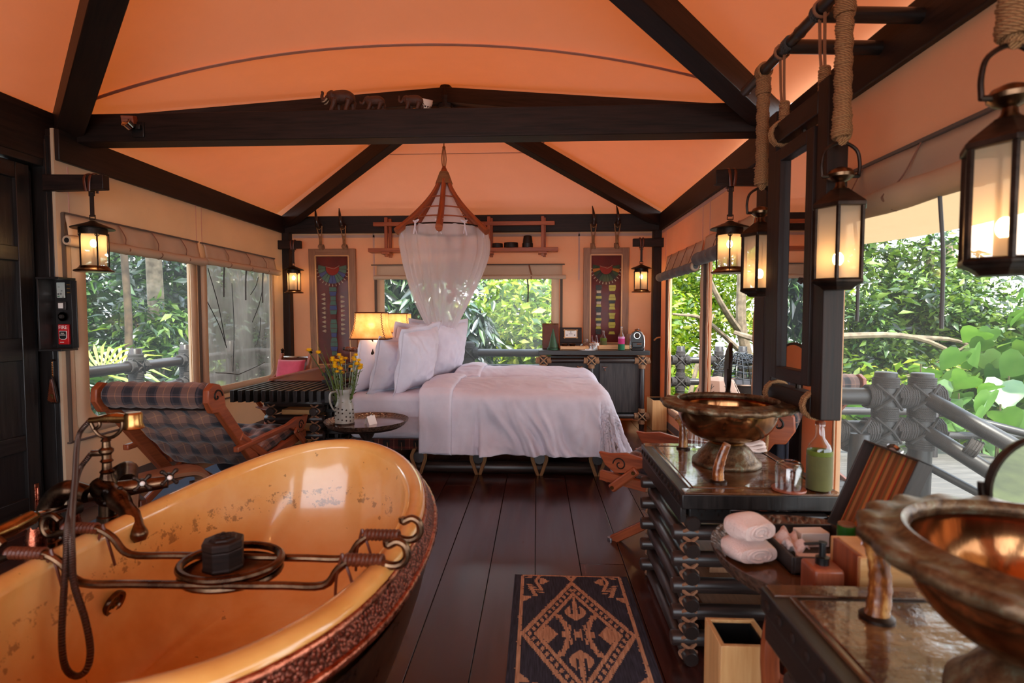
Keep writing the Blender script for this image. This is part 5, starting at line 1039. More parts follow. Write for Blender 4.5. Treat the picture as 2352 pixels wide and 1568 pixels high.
# bamboo bin in the corner
def bin_(label, c, w, d, h, rz=0):
    t = thing('bamboo_bin', label, 'bin', c, rz); th = .014
    for (p, z) in (((0, -d / 2 + th / 2, h / 2), (w, th, h)), ((0, d / 2 - th / 2, h / 2), (w, th, h)), ((-w / 2 + th / 2, 0, h / 2), (th, d - 2 * th, h)), ((w / 2 - th / 2, 0, h / 2), (th, d - 2 * th, h))): g = MB(); g.box(p, z); g.build('side', M['bamboo'], t, bevel=.002)
    g = MB(); g.box((0, 0, h - .02), (w - 2.2 * th, d - 2.2 * th, .02)); 
    g = MB(); 
    for (p, z) in (((0, -d / 2 + th + .003, h / 2), (w - 2 * th, .004, h - .016)), ((0, d / 2 - th - .003, h / 2), (w - 2 * th, .004, h - .016)), ((-w / 2 + th + .003, 0, h / 2), (.004, d - 2 * th, h - .016)), ((w / 2 - th - .003, 0, h / 2), (.004, d - 2 * th, h - .016)), ((0, 0, .02), (w - 2 * th, d - 2 * th, .01))): g.box(p, z)
    g.build('black_liner', M['blackp'], t); return t
bin_('low bamboo bin in the corner beside the drinks counter', (1.355, 6.2, 0), .16, .3, .335)
# ================================================================== washstands, basins and what stands on them
n = N('wet_carved_tabletop'); c = n.coord(); f = n.noise(c, 7, 6, .65); f2 = n.noise(n.coord('Object', (1, 3.5, 1)), 5, 4)
n.set(col=n.ramp(f, [(.3, srgb(44, 24, 14)), (.5, srgb(92, 56, 32)), (.72, srgb(150, 106, 66))]), rough=n.math('ADD', n.math('MULTIPLY', f2, .25), .02), coat=.5, coatr=.05); n.bump(n.math('ADD', f, f2), .55, .012); M['wet'] = n.mt
n = N('stone_green_rim'); c = n.coord(); f = n.noise(c, 26, 5, .7); n.set(col=n.ramp(f, [(.35, srgb(52, 34, 24)), (.55, srgb(110, 84, 58)), (.7, srgb(128, 138, 118))]), rough=.38, metal=.55); n.bump(f, .5, .008); M['rim'] = n.mt
n = N('polished_basin_copper'); c = n.coord(); f = n.noise(n.coord('Object', (5, 5, .4)), 4, 4); n.set(col=n.ramp(f, [(.3, srgb(96, 52, 26)), (.7, srgb(188, 132, 86))]), rough=.14, metal=.95); n.bump(f, .1, .01); M['bcopper'] = n.mt
n = N('streaked_horn'); c = n.coord('Object', (1, 1, .35)); f = n.noise(c, 34, 5, .7); n.set(col=n.ramp(f, [(.3, srgb(40, 20, 12)), (.5, srgb(136, 72, 28)), (.68, srgb(218, 160, 92))]), rough=.22, coat=.4); n.bump(f, .4, .006); M['bhorn'] = n.mt
M['pinkwood'] = m_wood('pinkish_soap_wood', srgb(122, 58, 34), srgb(168, 90, 60), .35)
def washstand(label, x0, x1, y0, y1, zt, lx0, lx1, ly0, ly1):
    t = thing('washstand', label, 'washstand', ((x0 + x1) / 2, (y0 + y1) / 2, 0)); o = t.location.copy(); cx, cy = o.x, o.y
    g = MB(o); g.box((cx, cy, zt - .03), (x1 - x0, y1 - y0, .055)); g.build('table_top', M['black'], t, bevel=.004)
    g = MB(o); g.box((cx, cy + .0, zt - .004), (x1 - x0 - .11, y1 - y0 - .14, .014)); g.build('inlaid_panel', M['wet'], t, bevel=.004)
    for a, b_, c_, d in ((x0 + .045, y0 + .06, x0 + .045, y1 - .06), (x1 - .045, y0 + .06, x1 - .045, y1 - .06)):
        g = MB(o); g.bar((a, b_, zt - .001), (c_, d, zt - .001), .012, .012); g.build('edge_moulding', M['basewood'], t, bevel=.002)
    for a, b_, c_, d in ((x0 + .01, y0 + .028, x1 - .01, y0 + .028), (x0 + .01, y1 - .028, x1 - .01, y1 - .028)): g = MB(o); g.bar((a, b_, zt - .002), (c_, d, zt - .002), .05, .01); g.build('breadboard_end', M['wet'], t, bevel=.002)
    for s, xx in ((-1, x0 + .012), (1, x1 - .012)): g = MB(o); g.box((xx, cy, zt - .085), (.022, y1 - y0 - .05, .06)); g.build('apron', M['black'], t, bevel=.003)
    g = MB(o)
    for k in range(14): g.ball((x0 - .001, lerp(y0 + .04, y1 - .04, k / 13), zt - .03), (.006, .014, .012), 8, 5)
    g.build('carved_studs', M['dark'], t, kind='stuff')
    g = MB(o); g.tube([(x0 + .04, y0 + .05, zt - .1), (x1 - .05, y0 + .05, zt - .1)], .022, 10); g.build('cross_log', M['log'], t)
    log_leg(t, (lx0 + lx1) / 2, (ly0 + ly1) / 2, lx1 - lx0, ly1 - ly0, zt - .09, .028, o, 11)
    g = MB(o); g.box(((lx0 + lx1) / 2 + .02, (ly0 + ly1) / 2, .3), (lx1 - lx0 - .16, ly1 - ly0 - .14, .02)); g.box(((lx0 + lx1) / 2 + .02, (ly0 + ly1) / 2, .12), (lx1 - lx0 - .16, ly1 - ly0 - .14, .02)); g.build('shelf', M['pale'], t)
    return t
ZT = .64
ws1 = washstand('far dark washstand on stacked logs below the hanging mirror', .515, 1.085, 1.93, 2.69, ZT, .56, 1.04, 2.0, 2.6)
g = MB(ws1.location); g.box((.62, 1.965, .57), (.15, .03, .075)); ou = g.build('power_socket', M['blackp'], ws1, bevel=.006); g = MB(ws1.location)
for x in (.59, .65):
    for dx, dz in ((-.012, .006), (.012, .006), (0, -.012)): g.box((x + dx, 1.949, .57 + dz), (.004, .003, .012))
g.build('socket_holes', M['iron'], ou, kind='stuff')
ws2 = washstand('near dark washstand in the lower right corner', .525, 1.1, .42, 1.275, ZT, .6, 1.04, .55, 1.16)
def basin(label, c):
    t = thing('wash_basin', label, 'basin', c); zr = .262
    g = MB(); g.lathe([(.0, 0), (.135, 0), (.14, .006), (.138, .018), (.128, .026), (.12, .034), (.108, .052), (.088, .074), (.076, .084), (.07, .088), (.0, .088)], n=40, ripple=lambda r, z, a: (r * (1 + (.03 * math.cos(10 * a) if .03 < z < .08 else 0)), 0)); g.build('pedestal', M['rim'], t, angle=60)
    g = MB(); g.lathe([(.06, .086), (.072, .092), (.075, .1), (.07, .106), (.06, .108)], n=32); g.build('collar', M['brass'], t)
    g = MB(); P = []
    for k in range(15): a = PI / 2 * k / 14; P.append((.05 + .155 * math.sin(a) ** .8, .105 + .15 * (1 - math.cos(a))))
    P = [(.02, .104)] + P + [(.2, .258)]; g.lathe(P + [(r - .008, z + .002) for r, z in P[::-1]][:-1] + [(.001, .112)], n=64, closed=True); g.build('bowl', M['bcopper'], t, angle=70)
    def rp(r, z, a): k = 1 + (.022 * math.cos(20 * a) + .012 * math.cos(33 * a + 1)) * max(0, (r - .22) / .05); return r * k, .004 * math.cos(20 * a) * max(0, (r - .22) / .05)
    g = MB(); g.lathe([(.197, .252), (.215, .245), (.262, .243), (.268, .25), (.267, .262), (.258, .268), (.235, .266), (.214, .27), (.204, .278), (.196, .274), (.193, .262), (.197, .252)], n=120, ripple=rp, closed=True); g.build('scalloped_rim', M['rim'], t, angle=60)
    g = MB(); g.lathe([(.0, .1125), (.018, .1125), (.02, .116), (.024, .116), (.026, .112)], n=20); g.build('drain', M['iron'], t); return t
basin('copper pedestal basin with scalloped rim on the far washstand', (.805, 2.33, ZT + .002)); basin('large copper pedestal basin with scalloped rim on the near washstand', (.81, .86, ZT + .002))
def horn_tap(label, x, y, pts, r):
    t = thing('horn_tap', label, 'tap', (x, y, ZT + .003)); P = smooth_path(pts, 6); n_ = len(P); g = MB(); rs = [r * (1.1 - .35 * i / (n_ - 1)) * (1 + .05 * math.sin(i * 2.3)) for i in range(n_)]; g.tube(P, rs, 14, flat=.8); g.build('horn', M['bhorn'], t, angle=80)
    g = MB(); g.lathe([(.0, 0), (r * 1.5, 0), (r * 1.5, .006), (r * 1.2, .01), (.0, .01)], n=18); g.build('base_ring', M['iron'], t); g = MB(); d = (P[-1] - P[-2]).normalized(); g.tube([P[-1] - d * .004, P[-1] + d * .004], [rs[-1] * 1.12, rs[-1] * 1.05], 14, flat=.8); g.build('pale_lip', M['pale'], t); return t
horn_tap('curved horn tap in front of the far basin pedestal', .683, 2.06, [(0, 0, 0), (.0, 0, .05), (.012, 0, .1), (.03, .0, .145)], .021)
horn_tap('curved horn tap behind the far basin at its left', .69, 2.58, [(0, 0, 0), (.0, 0, .07), (-.005, 0, .12), (-.03, 0, .15)], .021)
horn_tap('tall curved horn tap on the near washstand', .705, 1.135, [(0, 0, 0), (.005, 0, .06), (.0, 0, .12), (-.015, 0, .165), (-.03, 0, .19)], .022)
g = turned('drinking_glass', 'clear tumbler standing behind the far basin', 'glass', (.745, 2.56, ZT + .004), [(.0, 0), (.03, 0), (.034, .005), (.036, .09), (.033, .09), (.031, .01), (.0, .008)], M['glass'])
fcg = MB(); 
for k in range(3): fcg.grid(lambda u, v, k=k: V((u - .5) * .13, (v - .5) * .1 + .01 * k, .008 + .012 * k + .005 * math.sin(u * 7 + k) + .006 * math.sin(v * 5)), 8, 8)
o = fcg.build('face_cloth', M['towel'], solid=.008); o.location = (.985, 2.56, ZT + .004); tag(o, 'folded pale cloth behind the far basin', 'cloth')
gj = thing('glass_jar', 'upside-down clear glass on a wooden coaster at the washstand edge', 'glass', (.905, 1.975, ZT + .004)); g = MB(); g.lathe([(.0, 0), (.056, 0), (.058, .004), (.056, .009), (.0, .009)], n=28); g.build('coaster', M['pinkwood'], gj); g = MB(); g.lathe([(.044, .01), (.046, .085), (.04, .1), (.028, .106), (.0, .106)], n=28); g.lathe([(.041, .01), (.042, .082), (.036, .093), (.0, .094)], n=28); g.build('tumbler', M['glass'], gj, angle=60)
bottle('olive sleeved water bottle at the near right corner of the far washstand', (1.015, 1.985, ZT + .004), .25, .04, M['water'], [(.02, .5, M['olive']), (.51, .57, M['oliveb'])], M['leather'])
# shaving mirrors
def shave(label, c, rz, tilt, h, r):
    t = thing('table_mirror', label, 'mirror', c, R(rz)); g = MB(); g.lathe([(.0, 0), (.06, 0), (.058, .008), (.02, .016), (.012, .03), (.011, h - r * .9), (.0, h - r * .9)], n=24); g.build('foot', M['iron'], t)
    g = MB(); g.tube([V(0, .004 + .0, h) + V(math.cos(a) * r * 1.03, 0, math.sin(a) * r * 1.03) for a in [PI * (.96 + .04 + k / 20) for k in range(21)]], .006, 6); g.build('yoke', M['iron'], t)
    g = MB(); g.M = Matrix.Translation((0, 0, h)) @ Euler((R(90 + tilt), 0, 0)).to_matrix().to_4x4(); g.lathe([(.0, -.02), (r * .6, -.016), (r * .95, -.004), (r, .004), (r * .97, .012), (r * .9, .012), (r * .9, .006), (.0, .006)], n=40); d = g.build('disc', M['iron'], t)
    g = MB(); g.M = Matrix.Translation((0, 0, h)) @ Euler((R(90 + tilt), 0, 0)).to_matrix().to_4x4(); g.lathe([(.0, .0075), (r * .89, .0075), (r * .89, .0065)], n=40); g.build('mirror_glass', M['mirror'], d); return t
shave('round shaving mirror seen edge-on behind the far basin', (.9, 2.6, ZT + .002), 73, 2, .39, .115)
shave('round shaving mirror tilted up behind the near basin', (1.02, 1.17, ZT + .002), 10, 8, .285, .1)
# low round table between the washstands
rt = thing('tray_table', 'low round dark tray table between the two washstands', 'table', (.835, 1.6, 0)); g = MB(); g.lathe([(.0, .535), (.275, .535), (.285, .54), (.28, .55), (.0, .552)], n=48); g.build('tray', M['basewood'], rt); g = MB(); g.lathe([(.275, .55), (.3, .575), (.308, .578), (.306, .565), (.285, .53), (.27, .525), (.27, .535)], n=56, closed=True); g.build('embossed_rim', M['emb'], rt)
for k in range(3): a = R(205 + k * 120); g = MB(); d = V(math.cos(a), math.sin(a), 0); g.tube(smooth_path([d * .15 + V(0, 0, .53), d * .2 + V(0, 0, .35), d * .19 + V(0, 0, .15), d * .24], 4), .022, 10, flat=1.3); g.build('leg', M['teak'], rt)
g = MB(); g.tube([(.17 * math.cos(k * PI / 12), .17 * math.sin(k * PI / 12), .25) for k in range(24)], .012, 6, closed=True); g.build('hoop_stretcher', M['teak'], rt)
ZR_ = .5535
def folded_towel(label, c, w, d, h, rz):
    g = MB(); 
    def f(u, v):
        a = 2 * PI * u; e = 3.2; ca, sa = math.cos(a), math.sin(a); k = (abs(ca) ** e + abs(sa) ** e) ** (-1 / e); q = 1 - .1 * (2 * v - 1) ** 4; return V((v - .5) * w, ca * k * d / 2 * q, h / 2 + sa * k * h / 2 * q + .006 * math.sin(v * 5) * sa)
    g.grid(f, 40, 10, closeu=True)
    for v in (0, 1): 
        ring = [f(k / 40, v) for k in range(40)]; g.add(ring, [list(range(40)) if v else list(range(40))[::-1]])
    t = thing('folded_towel', label, 'towel', c, R(rz)); g.build('body', M['towel'], t, angle=60)
    g = MB()
    for s in (.35, .62):
      g = MB(); g.tube([(w / 2 + .002, math.cos(a) * d / 2 * s * .9, h / 2 + math.sin(a) * h / 2 * s) for a in [k * PI / 12 for k in range(-3, 20)]], .004, 5); g.build('fold', M['towel'], t)
    return t
folded_towel('folded pale towel at the bottom of the pair on the tray table', (.625, 1.61, ZR_), .1, .13, .058, -75); folded_towel('rolled pale towel on top of the pair on the tray table', (.628, 1.615, ZR_ + .061), .09, .12, .062, -68)
cs = thing('toiletries_case', 'open black case with a striped lining in its raised lid', 'case', (.825, 1.635, ZR_))
for (p, z) in (((0, 0, .004), (.24, .25, .008)), ((-.116, 0, .025), (.008, .25, .05)), ((.116, 0, .025), (.008, .25, .05)), ((0, -.121, .025), (.224, .008, .05)), ((0, .121, .025), (.224, .008, .05))): g = MB(); g.box(p, z); g.build('side' if p[2] > .01 else 'base', M['char'], cs, bevel=.002)
n = N('striped_lining'); o_ = n.sep(n.coord()); fr = n.math('FRACT', n.math('MULTIPLY', o_[1], 14)); n.set(col=n.ramp(fr, [(0, srgb(120, 70, 34)), (.2, srgb(170, 112, 66)), (.38, srgb(110, 84, 40)), (.5, srgb(150, 36, 20)), (.58, srgb(190, 120, 60)), (.75, srgb(126, 90, 50)), (.9, srgb(150, 80, 40))], True), rough=.8); M['stripe'] = n.mt
g = MB(); g.M = Matrix.Translation((.121, 0, .05)) @ Matrix.Rotation(R(22), 4, 'Y')
g.box((.02, 0, .145), (.006, .25, .29)); 
for (p, z) in (((0, -.122, .145), (.04, .006, .29)), ((0, .122, .145), (.04, .006, .29)), ((0, 0, .287), (.04, .25, .006))): g.box(p, z)
ld = g.build('lid', M['char'], cs, bevel=.002); g = MB(); g.M = Matrix.Translation((.121, 0, .05)) @ Matrix.Rotation(R(22), 4, 'Y'); g.box((.0155, 0, .145), (.003, .236, .28)); g.build('striped_lining', M['stripe'], ld); g = MB(); g.M = Matrix.Translation((.121, 0, .05)) @ Matrix.Rotation(R(22), 4, 'Y'); g.tube([(-.005, -.025, .296), (-.01, 0, .302), (-.005, .03, .296)], .007, 6); g.box((.0, -.0, .293), (.02, .03, .01)); g.build('clasp', M['chrome'], ld)
def boxo(name, label, cat, c, z, mt, rz=0, bevel=.003):
    g = MB(); g.box((0, 0, z[2] / 2), z); o = g.build(name, mt, bevel=bevel); o.location = c; o.rotation_euler = (0, 0, R(rz)); return tag(o, label, cat)
boxo('amenity_box', 'small pale box at the back inside the black case', 'box', (.85, 1.7, ZR_ + .0085), (.09, .05, .045), M['whitep'], 5); boxo('amenity_box', 'flat pale packet lying along the front of the black case', 'box', (.82, 1.55, ZR_ + .0085), (.16, .035, .03), M['towel'])
g = MB(); g.grid(lambda u, v: V(-.03 + .06 * u, -.07 + .14 * v, .035 + .016 * math.sin(u * 9 + v * 7) + .012 * math.sin(v * 13)), 10, 14); o = g.build('crumpled_cloth', M['towel'], solid=.005); o.location = (.752, 1.64, ZR_ + .006); tag(o, 'crumpled pale cloth at the left inside the black case', 'cloth')
gt = thing('green_tin', 'small green tin with pale lid in the black case', 'tin', (.9, 1.6, ZR_ + .0085)); g = MB(); g.lathe([(.0, 0), (.024, 0), (.024, .1), (.0, .1)], n=24); g.build('body', m_plain('leaf_green_paint', srgb(20, 96, 22), .4), gt, bevel=.002); g = MB(); g.lathe([(.0, .1), (.022, .1), (.022, .106), (.0, .106)], n=24); g.build('lid', M['pale'], gt)
sd = thing('soap_dispenser', 'wooden block soap dispenser with a black pump', 'dispenser', (.722, 1.385, ZR_), R(0)); g = MB(); g.box((0, 0, .045), (.075, .075, .09)); g.build('block', M['pinkwood'], sd, bevel=.008); g = MB(); g.lathe([(.0, .09), (.016, .09), (.016, .108), (.008, .11), (.008, .14), (.01, .141), (.01, .146), (.0, .146)], n=18); g.tube([(0, 0, .143), (-.045, .0, .14)], .004, 6); g.build('pump', M['blackp'], sd)
tbx = thing('tissue_box', 'bamboo tissue box behind the near washstand', 'tissue box', (.91, 1.4, ZR_)); 
for (p, z) in (((0, -.062, .065), (.25, .012, .13)), ((0, .062, .065), (.25, .012, .13)), ((-.119, 0, .065), (.012, .112, .13)), ((.119, 0, .065), (.012, .112, .13)), ((0, 0, .126), (.226, .112, .012))): g = MB(); g.box(p, z); g.build('top_board' if p[2] > .1 else 'side_board', M['bamboo'] if p[0] > -.1 else M['teak'], tbx, bevel=.002)
tg = MB(); tg.grid(lambda u, v: V((u - .5) * .07 * (1 - .3 * v) + .02 * v + .01 * math.sin(v * 8), .02 * math.sin(u * 7 + v * 3), .09 * v + .01 * math.sin(u * 5)), 12, 12); o = tg.build('tissue', M['linen'], solid=.0015, angle=180); o.location = (.86, 1.4, ZR_ + .133); tag(o, 'white paper tissue pulled out of the bamboo box', 'tissue')
bin_('tall bamboo waste bin with black lining beside the near washstand', (.6, 1.61, 0), .15, .15, .33)
# ------------------------------------------------------------------ rug woven cell by cell
def rug():
    x0, x1, y0, y1 = -.1, .43, .55, 2.6; nx, ny = 106, 410; dx, dy = (x1 - x0) / nx, (y1 - y0) / ny; g_v = []; vs = []; mi = []; cxr = (x0 + x1) / 2
    def light(i, j):
        u = (i + .5 - nx / 2) * dx; v = y1 - (j + .5) * dy
        au = abs(u); per = .86; vv = (y1 - v - .06); k = math.floor(vv / per); w = vv - k * per - per / 2; aw = abs(w)
        if y1 - v < .012 and au < .237: return True
        if y1 - v < .012: return False
        if .226 < au < .239: return True
        if au >= .239: return False
        d = au / .225 + aw / .425
        if .93 < d <= 1.03 or .7 < d <= .785: return True
        if .785 < d <= .93: t = (au - aw * .53) * 30; return .815 < d < .905 and (t - math.floor(t)) > .45
        if d <= .7:
            # central star: dotted diagonals, side diamonds, lotus buds
            if abs(au - .12) + aw * .62 < .04: return True
            s = abs(au * 1.0 - aw * .62)
            if s < .012 and .012 < au < .085 and (au * 60 - math.floor(au * 60)) > .4: return True
            if au < .012 and aw < .02: return True
            z = aw - .1
            if 0 < z < .2:
                wd = .046 * math.sin(PI * min(1, z / .13)) if z < .1 else .03 * max(0, (.17 - z) / .07)
                if au < max(wd, .007 if z < .19 else 0) and not (.012 < au < .018 and z > .05): return True
            # Y-shaped arms
            q = abs(au - (.04 + .25 * max(0, aw - .02)))
            if q < .009 and .02 < aw < .14: return True
            if au > .03 and au < .065 and aw < .02: return True
        else:
            cu, cw = .225 - au, per / 2 - aw
            if cu >= 0 and cw >= 0:
                if abs(cu - cw * .75) < .012 and .02 < cw < .12 and (cw * 45 - math.floor(cw * 45)) > .4: return True
                if abs(cu - .3 * cw - .015) < .01 and .05 < cw < .14 and cu > .02: return True
                if cu < .035 and .14 < cw < .19 and cu < (.19 - cw): return True
                if cw < .03 and .075 < cu < .12 and cw < (.12 - cu): return True
                if abs(cu - .055 - cw * .35) < .008 and cw < .09: return True
        return False
    rng = np.random.default_rng(3)
    V_ = np.array([[(x0 + i * dx - cxr, y0 + (ny - j) * dy - (y0 + y1) / 2, .0085) for i in range(nx + 1)] for j in range(ny + 1)]).reshape(-1, 3); F_ = []
    for j in range(ny):
        for i in range(nx): a = j * (nx + 1) + i; F_.append((a, a + nx + 1, a + nx + 2, a + 1)); mi.append(1 if light(i + (rng.random() < .05), j) else 0)
    n = N('navy_rug_yarn'); o = n.sep(n.coord()); w = n.math('SINE', n.math('MULTIPLY', o[0], 1900)); n.set(col=n.ramp(n.math('ADD', n.math('MULTIPLY', n.noise(n.coord('Object', (160, 12, 1)), 1, 3), .9), 0), [(.3, srgb(20, 18, 26)), (.7, srgb(66, 60, 76))]), rough=.95); n.bump(w, .5, .003); ra = n.mt
    n = N('tan_rug_yarn'); o = n.sep(n.coord()); w = n.math('SINE', n.math('MULTIPLY', o[0], 1900)); n.set(col=n.ramp(n.noise(n.coord('Object', (160, 12, 1)), 1, 3), [(.3, srgb(170, 118, 82)), (.7, srgb(224, 172, 132))]), rough=.95); n.bump(w, .5, .003); rb = n.mt
    t = thing('rug', 'narrow dark blue rug woven with tan diamonds on the plank floor', 'rug', (cxr, (y0 + y1) / 2, 0)); o = quick_mesh('woven_face', V_, np.array(F_), ra, t); o.data.materials.append(rb); o.data.polygons.foreach_set('material_index', mi)
    g = MB(); g.box((0, 0, .0045), (x1 - x0 + .012, y1 - y0 + .006, .0075)); g.build('backing', ra, t, bevel=.002)
    g = MB()
    for x in (-(x1 - x0) / 2 - .002, (x1 - x0) / 2 + .002): g.tube([(x, -(y1 - y0) / 2, .006), (x, (y1 - y0) / 2, .006)], .005, 6)
    g.build('bound_edge', ra, t); return t
# ================================================================== lanterns, hanging mirror, ornaments
def lantern_light(t, z, e=.55): l = lamp_light('lantern_light', (0, 0, z), e, .03); l.parent = t; return l
def wall_lantern(label, c, post_x, zb):
    """round lantern on a leather strap from a bracket arm; c = top of the roof"""
    t = thing('wall_lantern', label, 'lantern', c); sgn = 1 if post_x > c[0] else -1; L = abs(post_x - c[0])
    dz = zb - c[2]
    g = MB(); a, b_ = V(-sgn * .1, 0, dz), V(sgn * L, 0, dz); g.bar(a, b_, .055, .09, (0, 0, 1), h2=.105); g.build('bracket_arm', M['dark'], t, bevel=.005)
    g = MB()
    for x in (-.018, .018): g.tube(smooth_path([(x * .6, -.034, dz - .06), (x, -.036, dz + .02), (x, -.01, dz + .053), (x, .03, dz + .05), (x * .6, .034, dz - .06)], 3), .009, 6, flat=.4)
    g.build('leather_loop', M['leather'], t)
    g = MB(); g.bar((0, 0, dz - .06), (0, 0, .035), .024, .008, (0, 1, 0)); g.build('strap', M['strapl'], t)
    for z in (dz - .07, .03):
        g = MB(); P = [(-.018, 0, z - .012), (.018, 0, z - .012), (.018, 0, z + .014), (-.018, 0, z + .014)]; g.tube(P, .004, 5, closed=True); g.build('buckle', M['iron'], t)
    g = MB(); g.lathe([(.0, .012), (.014, .01), (.03, -.002), (.112, -.034), (.12, -.04), (.118, -.044), (.07, -.04), (.0, -.038)], n=36); g.build('roof', M['iron'], t, angle=50)
    g = MB(); g.lathe([(.07, -.04), (.078, -.042), (.078, -.08), (.074, -.082), (.07, -.078)], n=32, closed=True); g.build('collar', M['iron'], t)
    g = MB(); g.lathe([(.069, -.078), (.069, -.285)], n=40, closed=True); g.build('glass_cylinder', M['frost'], t)
    for k in range(5):
        a = R(36 + 72 * k); d = V(math.cos(a), math.sin(a), 0); g = MB(); g.tube([d * .079 + V(0, 0, -.07), d * .079 + V(0, 0, -.285)], .005, 6); s = V(-d.y, d.x, 0); g.tube([d * .081 + V(0, 0, -.085) + s * (.011 * math.cos(q * PI / 5)) + V(0, 0, .011 * math.sin(q * PI / 5)) for q in range(10)], .003, 4, closed=True); g.build('strap_bar', M['iron'], t)
    g = MB(); g.lathe([(.0, -.28), (.076, -.28), (.08, -.288), (.094, -.302), (.108, -.308), (.11, -.314), (.104, -.318), (.0, -.316)], n=36); g.build('base', M['bronze'], t)
    g = MB(); g.lathe([(.0, -.28), (.014, -.278), (.014, -.22), (.0, -.218)], n=12); g.tube([(0, 0, -.28), (0, 0, -.16)], .006, 6); g.build('bulb_holder', M['iron'], t); g = MB(); g.ball((0, 0, -.135), (.018, .018, .026), 14, 10); g.build('bulb', M['bulb'], t)
    lantern_light(t, -.135); return t
wall_lantern('lit round lantern on a bracket at the left post beside the alarm panel', (-2.855, 3.4, 1.87), XL - .06, 2.12)
wall_lantern('lit round lantern on a bracket left of the hanging mirror', (1.205, 3.5, 1.855), XR + .0, 2.13)
wall_lantern('lit round lantern in the back left corner beside the teal beadwork', (-2.925, 6.44, 1.86), XL - .03, 2.12)
wall_lantern('lit round lantern in the back right corner beside the green beadwork', (1.21, 6.44, 1.86), XR + .02, 2.12)
# lantern rod with its arms
rd = thing('lantern_rod', 'dark bamboo rod on two arms from the right eave beam', 'rod', (1.05, 1.9, 2.41)); o = rd.location.copy(); g = MB(o); P = []; rs = []
for i in range(12):
    y = 2.86 - .19 * i
    for dy, r in ((.0, .026), (-.008, .023), (-.095, .022), (-.182, .023)): P.append((1.05, y + dy, 2.405)); rs.append(r)
g.tube(P, rs, 14); g.build('bamboo_rod', M['log'], rd, angle=70)
for y in (2.385, 2.14, 1.2): g = MB(o); g.tube([(1.05, y, 2.395), (1.46, y + .02, 2.39)], .028, 12); g.build('arm', M['black'], rd)
for y in (2.385, 2.14): g = MB(o); g.wrap((1.05, y, 2.405), (0, 1, 0), .026, .04, 4, .006, 12, k=5); g.build('lashing', M['drope'], rd)
def rope_lantern(label, y):
    t = thing('rope_lantern', label, 'lantern', (1.05, y, 1.37)); z0 = 0
    def hexl(P, mt, nm, par=t, n=6, **k): g = MB(); g.lathe(P, n=n); return g.build(nm, mt, par, smooth=False, **k)
    hexl([(.0, -.012), (.05, -.01), (.06, .0), (.07, .006), (.088, .014), (.09, .022), (.084, .03), (.0, .03)], M['iron'], 'base', bevel=.002)
    for k in range(6):
        a = R(60 * k); a2 = R(60 * k + 60); p, q = V(math.cos(a), math.sin(a), 0) * .08, V(math.cos(a2), math.sin(a2), 0) * .08
        g = MB(); g.tube([p + V(0, 0, .025), p + V(0, 0, .275)], .0075, 6); g.build('corner_bar', M['iron'], t)
        g = MB(); g.grid(lambda u, v: (p * .95).lerp(q * .95, u) + V(0, 0, .03 + .24 * v), 1, 1); g.build('glass_pane', M['frost'], t)
    hexl([(.0, .29), (.03, .332), (.026, .335), (.085, .292), (.092, .285), (.092, .272), (.084, .27), (.0, .27)][::-1] and [(.0, .27), (.084, .27), (.092, .272), (.092, .284), (.085, .292), (.03, .338), (.0, .338)], M['iron'], 'roof', bevel=.002)
    g = MB(); g.lathe([(.028, .335), (.016, .348), (.014, .362), (.03, .37), (.042, .38), (.044, .39), (.034, .404), (.012, .414), (.0, .416)], n=24); g.build('onion_cap', M['bronze'], t)
    g = MB(); g.tube(smooth_path([(-.062, 0, .382), (-.064, 0, .43), (-.05, 0, .475), (0, 0, .5), (.05, 0, .475), (.064, 0, .43), (.062, 0, .382)], 6), .006, 8); g.tube([(-.064, 0, .384), (.064, 0, .384)], .007, 8); g.build('hoop_handle', M['iron'], t)
    L = 2.41 - 1.37
    g = MB(); g.tube([(0, 0, .5), (0, 0, L)], .017, 10); rp = g.build('rope_core', M['rope'], t); g = MB(); zt = L - .04; N_ = 40
    for k in range(N_):
        z = lerp(.515, zt, k / N_); r = .021 + .004 * (k < 6) + .005 * (k > 33) + .002 * math.sin(k * 1.3); g.tube([(r * math.cos(a * PI / 7), r * math.sin(a * PI / 7), z + .012 * a / 14) for a in range(14)], .0078, 5, closed=True)
    g.build('rope_winding', M['rope'], rp)
    g = MB()
    for dy in (-.014, .0, .014): g.tube([(.03 * math.cos(a * PI / 8), dy, L - .005 + .032 * math.sin(a * PI / 8)) for a in range(16)], .008, 5, closed=True)
    g.build('knot', M['rope'], t); g = MB(); g.tube([(0, -.012, .5), (0, .01, .515)], .016, 8); g.build('lower_knot', M['rope'], t)
    g = MB(); g.lathe([(.0, .03), (.012, .03), (.012, .075), (.0, .08)], n=12); g.build('bulb_holder', M['iron'], t); g = MB(); g.ball((0, 0, .098), (.017, .017, .024), 14, 10); g.build('bulb', M['bulb'], t); lantern_light(t, .1, .22); return t
rope_lantern('lit hexagonal rope-hung lantern half hidden behind the mirror post', 2.64); rope_lantern('lit hexagonal lantern hanging on a thick rope in front of the mirror', 1.965); rope_lantern('lit hexagonal rope-hung lantern cut by the right photo edge', 1.285)
